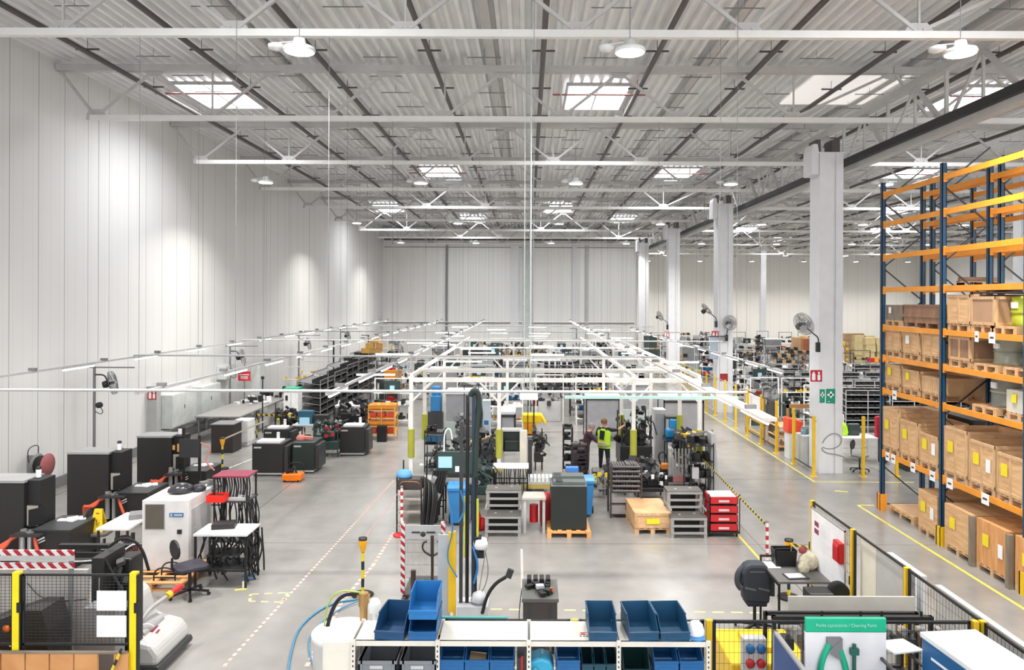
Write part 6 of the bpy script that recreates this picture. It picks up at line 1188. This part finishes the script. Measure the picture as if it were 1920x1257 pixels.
t = table('ochre slanted wooden board on a bench left of the gantry post', (GX(905, 23.2), 23.0, 0), .9, .6, .95, DGREY); MB().rb((0, 0, 1.1), (.75, .35, .05), (0, -.25, 0)).done('ochre_board', mat('ochre_board', (.55, .36, .12), .6), t); junk(MB(), random.Random(77), 9, -.4, .4, -.25, .25, .96, .15, .2).done('white_parts', PAPER, t, kind='stuff')
tag(MB().box(-.15, .15, 0, .25, 0, .3).box(-.1, .1, .0, .2, .3, .32).done('red_box', RED, loc=(GX(893, 22.4), 22.2, .0), bev=.01), 'small red box standing at the foot of the left work cell', 'box')
b = MB()
for x in (-.25, .22): b.box(x, x+.03, 0, .03, 0, 2.6)
b.box(-.25, .25, 0, .03, 2.57, 2.6).box(-.25, .25, 0, .03, 1.4, 1.43); tag(b.done('portal_frame', DGREY, loc=(GX(884, 24.5), 24.4, 0)), 'slim dark portal frame in the left work cell', 'frame')
# floor markings
def mark(lbl, pts, w, m, name='floor_marking', dash=None):
    b = MB()
    for p, q in zip(pts, pts[1:]):
        p, q = Vector((*p[:2], .002)), Vector((*q[:2], .002)); d = (q-p); L = d.length; d.normalize(); n = Vector((-d.y, d.x, 0))*w/2; s = 0
        while s < L-.001:
            e = min(L, s+(dash[0] if dash else L)); a, c = p+d*s, p+d*e; b.add([a-n, c-n, c+n, a+n], [(0, 1, 2, 3)]); s = e+(dash[1] if dash else L)
    o = b.done(name, m); return tag(o, lbl, 'floor marking')
YM = mat('yellow_floor_paint', (.7, .62, .1), .6, var=.2, scale=6); PM = mat('pinkish_tape', (.75, .42, .36), .7, var=.2); WM = mat('white_floor_tape', (.72, .68, .64), .6)
mark('yellow painted line along the foot of the pallet rack', [(8.72, 6), (8.72, 19.7), (9.15, 19.7)], .07, YM); mark('yellow line at the edge of the fenced work area by the aisle', [(4.85, 14.6), (4.85, 22.5)], .06, YM)
mark('yellow line under the row of yellow posts by the right cells', [(8.55, 22.2), (8.55, 45)], .06, YM); mark('yellow line closing the right cells beside the nearest column', [(8.55, 22.2), (11.5, 22.2)], .06, YM)
mark('pinkish white dashed line running up the left floor', [G(420, 1250), G(740, 900)], .05, PM, dash=(.09, .07)); mark('second dashed line from the shelf end toward the barrier post', [G(575, 1250), G(640, 1130), G(700, 1060), G(738, 1000)], .07, PM, dash=(.12, .08))
mark('yellow taped corner marks on the left floor', [G(440, 1107), G(462, 1105)], .07, YM); mark('faded yellow taped rectangle on the left floor', [G(470, 1115), G(540, 1112), G(528, 1130), G(468, 1128), G(470, 1115)], .05, mat('faded_yellow', (.55, .52, .25), .7), dash=(.14, .1))
mark('yellow and black taped line across the floor behind the shelf', [G(920, 1143), G(1440, 1150)], .06, mat('dull_yellow_tape', (.5, .46, .25), .7), dash=(.2, .12)); mark('small yellow mark on the aisle floor', [G(1565, 921), G(1590, 923)], .1, YM); mark('pale thin strip running along the centre floor', [G(978, 1030), G(980, 1130)], .05, mat('pale_joint', (.45, .43, .41), .4))
mark('red floor tape dashes by the red crates', [G(1330, 1013), G(1395, 1013)], .05, mat('red_tape', (.55, .15, .12), .7), dash=(.2, .25))
mark('pale taped line on the far left floor by the wall', [G(400, 890), G(470, 862), G(560, 835)], .06, WM, dash=(.5, .06))
# ================================================================ right side of the aisle: yellow posts and cells
yp = None
for k in range(13):
    y = 22.9+1.72*k; lb = 'yellow machine guard post along the right aisle, %s from the camera' % ordn[k]
    if yp is None:
        yp = thing('guard_post', lb, 'post', (8.78, y, 0), 0, 'yellow guard posts along the aisle'); MB().box(-.04, .04, -.04, .04, 0, 1.85).box(-.1, .1, -.1, .1, 0, .015).done('post', YEL, yp); MB().cyl((.04, 0, 1.7), (.07, 0, 1.7), .02, n=6).done('clamp', BLACK, yp)
    else: clone(yp, (8.78, y, 0), 0, lb)
clone(yp, (10.3, 22.9, 0), 0, 'yellow guard post standing right of the nearest column'); clone(yp, (11.35, 22.95, 0), 0, 'yellow guard post close to the pallet rack')
for k in range(12):
    y = 22.9+1.72*k
    if k in (1, 4, 8): continue
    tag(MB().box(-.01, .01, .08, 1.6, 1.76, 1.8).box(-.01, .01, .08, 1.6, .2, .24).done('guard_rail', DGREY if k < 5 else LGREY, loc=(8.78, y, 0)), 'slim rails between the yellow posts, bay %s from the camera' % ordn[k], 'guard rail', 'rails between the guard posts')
t = thing('aisle_board', 'white information board on an orange-brown frame beside the aisle', 'notice board', (8.95, 29.4, 0)); MB().box(-.03, 0, -1.2, 1.1, .75, 1.65).done('board', PAPER, t); MB().box(-.05, .02, -1.25, -1.17, 0, 1.7).box(-.05, .02, 1.1, 1.17, 0, 1.7).box(-.05, .02, -1.2, 1.15, .66, .74).box(-.05, .02, -1.2, 1.15, .2, .26).done('frame', mat('ochre_frame', (.55, .33, .08), .5), t)
t = shelf_unit('low plywood shelving by the aisle posts', (9.5, 26.8, 0), 1.0, 1.2, .9, 3, PLY, rz=0, fill=3, seed=2, fm=CARD)
t = thing('wood_frame', 'brown wooden portal frame behind the aisle posts', 'frame', (9.6, 26.2, 0)); MB().box(-.5, -.42, 0, .08, 0, 1.75).box(.5, .58, 0, .08, 0, 1.75).box(-.5, .58, 0, .08, 1.62, 1.75).done('frame', mat('brown_orange', (.4, .2, .06), .6), t)
t = thing('side_machine', 'white and grey machine with a dark top between the aisle posts', 'machine', (9.2, 24.25, 0)); MB().box(-.25, .3, 0, .7, 0, 1.0).done('body', mat('machine_grey_w', (.5, .51, .5), .45), t, bev=.02); machine = MB(); junk(machine, random.Random(61), 10, -.2, .25, .05, .7, 1.0, .2, .3).done('top_fittings', mat('teal_grey', (.2, .3, .33), .5), t, kind='stuff'); MB().box(.05, .25, -.01, 0, .9, 1.3).done('black_screen', TGREEN, t)
t = thing('waste_stand', 'white stand with a bright red-orange cloth over it beside the aisle', 'stand', (9.05, 25.3, 0)); MB().box(-.18, .2, 0, .5, 0, .95).done('body', WHITE, t, bev=.02); MB().prism([(-.24, .9), (.24, .85), (.28, 1.3), (-.22, 1.42)], -.05, .5).done('red_cloth', mat('scarlet_cloth', (.85, .08, .03), .7), t, bev=.04)
tag(MB().box(-.02, .02, -.4, .4, .3, 1.7).done('dark_notice', DGREY, loc=(9.1, 27.75, 0)), 'black notice panel between the board and the wood frame', 'panel')
t = table('white table carrying green and yellow clothes, right of the nearest column', (11.1, 25.4, 0), 1.3, .8, .8, PAPER, WHITE); tag(MB().lathe([(.15, 0), (.2, .1), (.16, .3), (.1, .42), (0, .45)], n=10).done('green_cloth', HIVIS, loc=(10.75, 25.5, .8)), 'lime jacket heaped on the white table', 'cloth'); tag(MB().box(-.2, .2, -.1, .1, 0, .4).done('dark_bag', TGREEN, loc=(11.15, 25.55, .8), bev=.05), 'dark green bag on the white table', 'bag'); tag(MB().box(-.25, .25, -.1, .15, 0, .75).done('red_jacket', mat('crimson_cloth', (.4, .01, .02), .8), loc=(12.0, 25.2, .75), bev=.06), 'crimson jacket hung by the pallet rack end', 'jacket')
tag(MB().box(-.15, .15, -.1, .1, 0, .76).done('stool', BLACK, loc=(12.0, 25.2, 0)), 'black stand under the crimson jacket', 'stand')
tag(MB().box(-.4, .4, 0, .6, 0, 1.9).done('dark_cabinet', CHAR, loc=(12.4, 23.6, 0), bev=.01), 'tall dark cabinet between the nearest column and the rack', 'cabinet')
office_chair('grey chair at the foot of the nearest column', (10.5, 23.6, 0), .8, MGREY)
# ================================================================ flow racks with black bins
fbin = bin_mb(.26, .38, .17, .55)
BINM = [BLACK, DGREY]
fb0 = None; NB = 0
def flow_rack(lbl, x, y, w, d, h, n, rz=0, bins='part', m=DGREY, cols=None, slope=.12, pale=.0, seed=0):
    global fb0, NB
    t = thing('flow_rack', lbl, 'rack', (x, y, 0), rz, 'flow racks with dark bins')
    b = MB()
    for a in (-w/2, 0, w/2):
        for c in (0, d): b.box(a-.015, a+.015, c-.015, c+.015, 0, h)
    b.box(-w/2, w/2, -.015, .015, h-.03, h).box(-w/2, w/2, d-.015, d+.015, h-.03, h)
    for k in range(n):
        z = .25+k*(h-.45)/max(1, n-1)
        b.add([(-w/2, 0, z-.02), (w/2, 0, z-.02), (w/2, d, z+slope), (-w/2, d, z+slope), (-w/2, 0, z), (w/2, 0, z), (w/2, d, z+slope+.02), (-w/2, d, z+slope+.02)], [(0, 3, 2, 1), (4, 5, 6, 7), (0, 1, 5, 4), (1, 2, 6, 5), (2, 3, 7, 6), (3, 0, 4, 7)])
    b.done('rack_frame', LGREY if pale else MGREY, t)
    nc = cols or int(w/.3); r = random.Random(seed)
    if bins == 'part':
        for mi, mm in enumerate((BLACK, LGREY)):
            q = MB(); r = random.Random(seed)
            for k in range(n):
                z = .25+k*(h-.45)/max(1, n-1)+.03
                for j in range(nc):
                    for l in range(max(1, int(d/.5))):
                        u = r.random()
                        if (u < pale) != (mi == 1) or u > .94: continue
                        xx = -w/2+(j+.5)*w/nc; q.box(xx-.12, xx+.12, .02+l*.42, .38+l*.42, z+l*.1*slope/.12*.4, z+.16+l*.04)
            if q.v: q.done('bins', mm, t, kind='stuff')
    else:
        for k in range(n):
            z = .25+k*(h-.45)/max(1, n-1)+.06
            for j in range(nc):
                xx = -w/2+(j+.5)*w/nc; M = Matrix.Rotation(rz, 3, 'Z')@Vector((xx, .2, z))
                if fb0 is None: fb0 = bin_mb(.24, .36, .16, .55).done('parts_bin', BLACK); tag(fb0, 'small black bin on a flow rack', 'bin', 'black bins on the flow racks')
                c = fb0 if NB == 0 else fb0.copy()
                if NB: S.collection.objects.link(c)
                c.location = (x+M.x, y+M.y, M.z); c.rotation_euler = (slope*.8 if abs(rz) < .1 else 0, 0, rz); NB += 1
    return t
for k in range(5):
    flow_rack('long flow rack of black bins on the left side, section %s' % ['nearest', 'second', 'third', 'fourth', 'farthest'][k], -8.9-.0*k, 33.2+2.4*k, 2.3, 1.0, 1.9+.12*k, 6, math.pi/2, bins='thing' if k < 3 else 'part', slope=.14, seed=k)
for k, (x, y) in enumerate(((6.0, 38.5), (4.2, 38.5), (6.0, 41.0), (4.2, 41.0), (2.6, 44))):
    flow_rack('flow rack of dark bins facing the camera beyond the gantry, %s' % ['right front one', 'left front one', 'right rear one', 'left rear one', 'farthest one'][k], x-.8, y, 1.75, 1.0, 1.75, 5, 0, bins='thing' if k < 2 else 'part', seed=10+k, pale=.12)
for i, (x, y) in enumerate([(13.9, 30.5), (15.8, 30.5), (17.7, 30.5), (13.9, 34), (15.8, 34), (17.7, 34), (19.6, 34), (13.9, 38), (16, 38), (18.1, 38), (20.3, 38), (14.5, 42.5), (17, 42.5), (19.5, 42.5), (22, 42.5)]):
    flow_rack('flow rack of black bins in the right hall, %s row, %s in it' % (['first', 'second', 'third', 'fourth'][0 if i < 3 else 1 if i < 7 else 2 if i < 11 else 3], ordn[(i if i < 3 else i-3 if i < 7 else i-7 if i < 11 else i-11)].replace('nearest', 'leftmost')), x, y, 1.8, .9, 1.75, 6, 0, bins='thing' if i < 3 else 'part', seed=30+i, pale=.1)
# ================================================================ work cell prototypes, cloned through the rear of the hall
PAL = [BLACK, DGREY, MGREY, LGREY, WHITE, PAPER]
def proto(kind, seed):
    r = random.Random(seed); nm_ = {'bench': 'workstation', 'heap': 'assembly_machine', 'booth': 'test_cell', 'cab': 'storage_cabinet', 'rack': 'box_rack', 'screen': 'screen_station'}[kind]
    t = thing(nm_, 'x', nm_.replace('_', ' '), (0, 0, -50), 0, None); w = r.uniform(1.3, 1.7)
    if kind in ('bench', 'screen'):
        MB().box(-w/2, w/2, 0, .7, .86, .9).done('bench_top', WTOP if seed % 2 else MGREY, t); b = MB()
        for x in (-w/2, w/2-.04): b.box(x, x+.04, 0, .04, 0, .86).box(x, x+.04, .66, .7, 0, 2.0)
        b.box(-w/2, w/2, .66, .7, 1.96, 2.0).box(-w/2, w/2, .5, .7, 1.35, 1.37).box(-w/2, w/2, .1, .65, .25, .27); b.done('frame', GW if seed % 3 else BLACK, t)
        junk(MB(), r, 12, -w/2+.1, w/2-.1, .1, .6, .9, .22, .3).done('work_items', BLACK, t, kind='stuff'); junk(MB(), r, 9, -w/2+.1, w/2-.1, .1, .6, .9, .2, .22).done('pale_items', PAPER, t, kind='stuff'); junk(MB(), r, 8, -w/2+.1, w/2-.1, .15, .6, .28, .3, .35).done('stored_boxes', [BLUE, CARD, DGREY, RED][seed % 4], t, kind='stuff'); junk(MB(), r, 7, -w/2+.1, w/2-.1, .52, .66, 1.38, .2, .2).done('shelf_bins', [LGREY, BBLUE, YEL, BLACK][seed % 4], t, kind='stuff')
        if kind == 'screen': MB().box(-.35, .35, .45, .5, 1.45, 1.9).done('screen', TGREEN, t); MB().box(-.1, .1, .44, .45, 1.5, 1.7).done('display', LBLUE, t)
    elif kind == 'heap':
        MB().box(-.5, .5, .1, .9, 0, .9).done('base', [DGREY, LGREY, TGREEN][seed % 3], t, bev=.02); b = MB()
        for _ in range(26): b.rb((r.uniform(-.6, .6), r.uniform(0, 1), r.uniform(.7, 1.8)), (r.uniform(.06, .35), r.uniform(.06, .3), r.uniform(.05, .25)), (r.random()*.5, r.random()*.5, r.random()*3))
        b.done('mechanism', [BLACK, DGREY, MGREY][seed % 3], t, kind='stuff'); junk(MB(), r, 10, -.5, .5, 0, .9, 1.0, .2, .5).done('pale_fittings', LGREY, t, kind='stuff'); MB().box(-.62, -.58, 0, .04, 0, 2.1).box(.58, .62, 0, .04, 0, 2.1).box(-.62, .62, 0, .04, 2.06, 2.1).done('portal', GW if seed % 2 else DGREY, t)
    elif kind == 'booth':
        MB().box(-.7, .7, 0, 1.2, 1.75, 1.87).done('roof', PAPER, t, bev=.02); MB().box(-.66, .66, .05, 1.15, .7, 1.75).done('glazed_hood', mat('hood_grey', (.33, .33, .35), .25), t); MB().box(-.68, .68, .02, 1.18, 0, .7).done('base', [LGREY, WHITE, mat('mint_grey', (.45, .52, .5), .5)][seed % 3], t, bev=.01)
    elif kind == 'cab':
        MB().box(-.45, .45, 0, .5, .05, 1.8).done('body', [mat('cabinet_grey', (.6, .62, .6)), WHITE, BGLASS][seed % 3], t, bev=.01); MB().box(-.43, -.01, -.015, 0, .1, 1.75).box(.01, .43, -.015, 0, .1, 1.75).done('door', LGREY, t); MB().box(-.45, .45, 0, .5, 0, .05).done('plinth', BLACK, t)
    else:
        for x in (-.8, .77): MB().box(x, x+.03, 0, .03, 0, 1.7).box(x, x+.03, .57, .6, 0, 1.7).done('upright', MGREY, t)
        for k in range(4): MB().box(-.8, .8, 0, .6, .15+.45*k, .18+.45*k).done('shelf', MGREY, t)
        for j, mm in enumerate(([CARD, BLACK], [RED, RORG], [BBLUE, LGREY], [CARD, YEL])[seed % 4]):
            b = MB()
            for k in range(4):
                for i in range(5):
                    if (i+k+seed) % 2 == j: b.box(-.75+.31*i, -.5+.31*i, .05, .5, .18+.45*k, .18+.45*k+r.uniform(.15, .34))
            b.done('stored_boxes', mm, t, kind='stuff')
    return t
PR = {k: [proto(k, s+i*5) for s in range(n)] for i, (k, n) in enumerate((('bench', 5), ('heap', 4), ('booth', 2), ('cab', 3), ('rack', 4), ('screen', 2)))}
used_p = set(); WORD = {'bench': ('work bench with an upright frame', 'bench'), 'heap': ('machine under a portal frame', 'machine'), 'booth': ('hooded cell with a white roof', 'booth'), 'cab': ('pale storage cabinet', 'cabinet'), 'rack': ('rack of mixed boxes', 'rack'), 'screen': ('bench with a dark screen', 'workstation')}
rows_seen = {}
def place(kind, v, x, y, rz, zone):
    p = PR[kind][v % len(PR[kind])]; a, c = WORD[kind]; key = (kind, zone, round(y/3)); rows_seen[key] = rows_seen.get(key, 0)+1
    dep = ['first', 'second', 'third', 'fourth', 'fifth', 'sixth', 'seventh', 'eighth', 'ninth', 'tenth', 'eleventh', 'twelfth', 'thirteenth', 'fourteenth', 'fifteenth', 'sixteenth', 'seventeenth', 'eighteenth', 'nineteenth', 'twentieth', 'last', 'very last'][min(21, max(0, int((y-24)/3)))]
    lb = '%s %s, %s row, number %s' % (zone, a, dep, ['one', 'two', 'three', 'four', 'five', 'six', 'seven', 'eight'][min(7, rows_seen[key]-1)])
    if p.name not in used_p: used_p.add(p.name); o = p; o.location = (x, y, 0); o.rotation_euler = (0, 0, rz)
    else: o = clone(p, (x, y, 0), rz)
    o['label'] = lb; o['category'] = c; o['group'] = '%ss in the rear work area' % c; return o
# named pieces of the mid distance
t = thing('green_cabinet', 'tall white cabinet with a green header beside the left flow racks', 'cabinet', (-9.9, 31.2, 0)); MB().box(-.3, .3, 0, .6, 0, 1.5).done('body', WHITE, t, bev=.01); MB().box(-.3, .3, -.01, .6, 1.5, 1.66).done('green_header', GREEN, t); MB().box(-.22, .15, -.015, 0, .1, .2).box(-.22, -.12, -.015, 0, 1.15, 1.35).rb((-.14, -.01, .85), (.16, .01, .1), (0, .7, 0)).done('black_marks', BLACK, t); MB().box(.0, .02, -.012, 0, .25, 1.45).done('door_gap', LGREY, t)
flow_rack('red and orange stacked crate rack on the left open floor', *G(715, 826)[:2], 1.0, .7, 1.35, 4, 0, bins='none' if False else 'part', seed=70, pale=.0)
o = [x for x in S.objects if x.get('label', '').startswith('red and orange stacked')][0]; o.name = 'crate_rack'; del o['group']
for c in o.children:
    if c.name.startswith('bins'): c.data.materials[0] = mat('red_orange_crate', (.7, .06, .015), .4)
    else: c.data.materials[0] = mat('yellow_orange_frame', (.9, .42, .03), .4)
MB().box(-.5, .5, 0, .6, .6, .72).box(-.52, .5, 0, .6, 1.2, 1.33).done('orange_crates', RORG, o); MB().box(-.1, .25, -.35, -.1, 0, .6).done('black_stool', BLACK, o)
t = shelf_unit('orange and red box rack farther along the left of the gantry', (GX(733, 38), 38.2, 0), .8, .6, 1.7, 3, MGREY, fill=5, seed=71, fm=RED); MB().box(-.4, .4, -.02, .55, 1.3, 1.75).done('orange_boxes', RORG, t)
t = thing('covered_machine', 'blue covered machine behind the left gantry corner', 'machine', (GX(817, 30), 29.8, 0)); MB().box(-.2, .22, 0, .5, .9, 1.55).box(-.16, .18, .05, .45, 1.55, 1.9).done('cover', mat('cover_blue', (.03, .2, .45), .5), t, bev=.04); MB().box(-.3, .3, 0, .6, 0, .9).done('base', DGREY, t)
t = thing('box_pile', 'pile of yellow-orange boxes on top of the left flow racks', 'boxes', (-8.6, 41.8, 2.42)); 
for k, (x, y, z, w_) in enumerate(((-.5, .2, 0, .5), (.12, 0, 0, .6), (-.25, .1, .29, .45), (.35, .2, .29, .4), (.05, .1, .58, .5))): tag(MB().cb(0, 0, 0, w_, .4, .28).done('storage_box', mat(['amber_box', 'tan_box'][k % 2], [(.72, .42, .1), (.6, .33, .1)][k % 2], .6), loc=(-8.6+x*.9, 41.8, 2.37+z)), 'yellow-orange box piled on top of the left flow racks', 'box', 'boxes on the left flow racks')
bpy.data.objects.remove(t)
t = thing('work_desk', 'desk with a blue case and a light blue screen on the left floor', 'desk', (*G(578, 845)[:2], 0)); MB().box(-.6, .7, 0, .7, .85, .89).done('top', LGREY, t); b = MB()
for x in (-.58, .66):
    for y in (.02, .64): b.box(x, x+.04, y, y+.04, 0, .85)
b.done('legs', DGREY, t); MB().box(-.45, .05, .3, .6, .89, 1.35).done('blue_case', mat('petrol_blue', (.02, .1, .16), .5), t); MB().box(-.35, 0, .1, .14, .9, 1.15).done('screen', LBLUE, t); MB().box(.1, .6, .3, .65, .89, 1.2).done('dark_case', CHAR, t); junk(MB(), random.Random(88), 16, -.5, .6, .0, .6, .2, .3, .4).done('stored_parts', TGREEN, t, kind='stuff')
machine_heap('dark cluttered machine between the squat units and the desk', (*G(535, 825)[:2], 0), .9, .8, 1.1, 90, BLACK, YLAB, 30); machine_heap('dark rack of red and black parts beside the lone squat unit', (*G(610, 858)[:2], 0), .9, .8, 1.2, 91, TGREEN, RED, 26); machine_heap('black machinery behind the lone squat unit', (*G(655, 825)[:2], 0), 1.3, 1.0, 1.4, 92, BLACK, LGREY, 30)
mark_b = MB(); mark_b.box(-.9, 1.0, -.02, .02, .85, .93); tag(mark_b.box(-.9, -.85, -.02, .02, 0, .9).box(.95, 1.0, -.02, .02, 0, .9).done('striped_rail', YBS2 if 'YBS2' in globals() else stripes('yb_rail', (.6, .42, .05), (.03, .03, .03), 5, (1, 0, .5)), loc=(*G(524, 822)[:2], 0)), 'yellow and black striped barrier rail in front of the green topped cabinet', 'barrier')
for k, (px, Y, w_, h_) in enumerate(((886, 47.5, 1.3, .8), (924, 47.5, .75, .9))):
    t = thing('dark_screen', 'large black display screen high in the centre rear, %s one' % ['wider left', 'narrower right'][k], 'screen', (GX(px, Y), Y, 0)); MB().box(-w_/2, w_/2, 0, .08, 1.6, 1.6+h_).done('panel', TGREEN if k else BLACK, t); MB().box(-.03, .03, .02, .06, 0, 1.6).box(-.3, .3, -.2, .3, 0, .04).done('stand', MGREY, t)
    if k: MB().box(-.12, .1, -.012, 0, 1.95, 2.25).done('lit_window', LBLUE, t)
for k, (px, Y, z1) in enumerate(((625, 45, 2.9), (690, 52, 2.9), (747, 36, 3.3), (840, 50, 3.3), (1140, 48, 3.3), (1205, 40, 3.2), (1215, 52, 2.9), (1080, 55, 3.3))):
    tag(MB().box(-.04, .04, -.04, .04, 0, z1).box(-.5, .04, -.03, .03, z1-.05, z1).done('service_pole', [BLACK, DGREY, MGREY, DGREY, MGREY, LGREY, GW, MGREY][k], loc=(GX(px, Y), Y, 0)), 'service pole with a short top arm, %s from the left of the rear area' % ordn[k].replace('nearest', 'first'), 'pole')
t = thing('green_display', 'dark green double display near the third column', 'screen', (GX(1220, 50), 50, 0)); MB().box(-.5, .4, 0, .1, 2.2, 3.0).box(-.5, .6, 0, .12, 1.3, 2.1).done('panel', TGREEN, t); MB().box(-.55, -.5, 0, .08, 0, 3.2).box(.6, .65, 0, .08, 0, 2.6).done('stand', GW, t)
for k, (px, Y, z, m) in enumerate(((1215, 66, 2.0, CARD), (1505, 62, 2.2, CARD), (1525, 60, 2.0, mat('rust_box', (.4, .14, .06), .7)), (1618, 66, 2.6, mat('straw_box', (.6, .48, .25), .8)), (1640, 62, 2.0, mat('straw_box', (.6, .48, .25), .8)), (1600, 70, 2.4, CARD))):
    t = thing('stacked_boxes', 'stack of brown boxes far back in the right hall, %s from the left' % ordn[k].replace('nearest', 'first'), 'boxes', (GX(px, Y), Y, 0)); rr = random.Random(k)
    bpy.data.objects.remove(t)
    for j in range(8): tag(MB().cb(0, 0, 0, .8, .6, .58).done('cardboard_box', m, loc=(GX(px, Y)-.5+(j % 2)*.95+rr.uniform(-.05, .05), Y+rr.uniform(0, .1), (j//2)*.585)), 'brown box in the %s tall stack from the left, far back in the right hall' % nth(k), 'box', 'brown boxes stacked far back')
r = random.Random(99)
OCC = [(o.location.x, o.location.y) for o in S.objects if o.parent is None and o.location.y > 21.5 and o.location.z < 1.2 and o.get('label') and 'gantry' not in o['label'] and o.get('category') not in ('rail', 'lamp', 'guard rail', 'floor marking', 'bin', 'wall post')]+[(9.46, y) for y in (36.2, 48.7, 61.2)]+[(24, 36.2), (25.2, 61.2)]
OCC += [(x, y+.5) for x, y in OCC]+[(-11.6, y) for y in (29, 31, 33, 34.5)]
def tryp(kind, v, x, y, rz, zone):
    h = 1.2 if kind == 'booth' else .95; cy = y+h*.5
    if abs(x-9.9) < 1.2 and y > YF-2: return
    for ox, oy in OCC:
        if abs(ox-x) < (1.5 if kind in ('booth', 'rack') else 1.3) and abs(oy-cy) < h+.3: return
    OCC.append((x, cy)); place(kind, v, x, y, 0 if rz == 0 else rz, zone)
def fill(zone, xs, y0, y1, st, kinds, jit=.25, p=.92):
    y = y0
    while y < y1:
        for x in xs:
            if r.random() < p: tryp((kk := r.choice(kinds)), r.randrange(9), x+r.uniform(-jit, jit), y+r.uniform(-jit, jit), r.choice((0, 0, .2, -.2)) if kk == 'heap' else 0, zone)
        y += st
K = ['bench', 'bench', 'heap', 'heap', 'screen', 'rack', 'cab', 'booth']
fill('left side', (-11.3, -6.6), 46, 66, 2.9, K); fill('left wall', (-11.6,), 37, 46, 3.0, ['cab', 'heap', 'bench'])
fill('left middle', (-7.4, -5.9), 31.5, 44, 2.8, ['heap', 'bench', 'screen', 'heap', 'rack'], .15)
fill('centre left', (-2.4, -.8), 26.0, 36, 2.7, ['bench', 'heap', 'screen', 'booth', 'bench'], .12); fill('centre left rear', (-4.3, -2.6, -.9), 38, 66, 2.9, K, .15)
fill('centre', (.9,), 33, 37, 3, ['bench', 'heap'], .1); fill('centre rear', (.9, 2.7), 46.5, 66, 2.9, K, .15); fill('centre right', (2.9, 4.4), 32, 37, 2.7, ['bench', 'booth', 'heap'], .12)
fill('aisle side', (4.6, 6.4), 47, 66, 2.9, K, .15); fill('right hall near', (10.1, 11.9), 29.5, 45, 2.7, ['bench', 'heap', 'rack', 'bench', 'screen'], .15, .95); fill('right hall rear', (10.2, 12.6, 15, 17.5, 20, 22.5), 47, 84, 3.6, K+['rack', 'rack'], .3, .8)
fill('far right hall', (25, 27.5, 30), 50, 84, 5, ['rack', 'rack', 'bench', 'heap'], .3, .7)
for ps in PR.values():
    for p in ps:
        if p.name not in used_p:
            for c in list(p.children): bpy.data.objects.remove(c)
            bpy.data.objects.remove(p)
# canopy lamps over the rear cells
rear = {}
def rtube(lbl, x, y, z):
    if z not in rear:
        t = rear[z] = thing('tube_lamp', lbl, 'lamp', (x, y, z), 0, 'tube lamps over the rear cells'); MB().box(-.72, .72, -.03, .03, 0, .03).done('housing', WHITE, t); MB().cyl((-.7, 0, -.018), (.7, 0, -.018), .02, n=8).done('light_tube', TUBE, t)
        MB().cyl((-.6, 0, .03), (-.6, 0, ZT-z+.001), .003, n=4).cyl((.6, 0, .03), (.6, 0, ZT-z+.001), .003, n=4).box(-.75, .75, -.03, .03, ZT-z-.02, ZT-z-.001).done('hanging_wire', MGREY, t)
    else: clone(rear[z], (x, y, z), 0, lbl)
for i, y in enumerate((27.5, 31, 34.5, 39, 45, 51, 57, 62)):
    for j, x in enumerate((-5.6, -2.4, .8, 5.6)):
        if (i+j) % 3 == 2 and i < 5: continue
        rtube('tube lamp in a rear cell, line %s and place %s' % (['one', 'two', 'three', 'four', 'five', 'six', 'seven', 'eight'][i], ['one', 'two', 'three', 'four'][j]), x, y, 2.62+.5*((i+j) % 2))
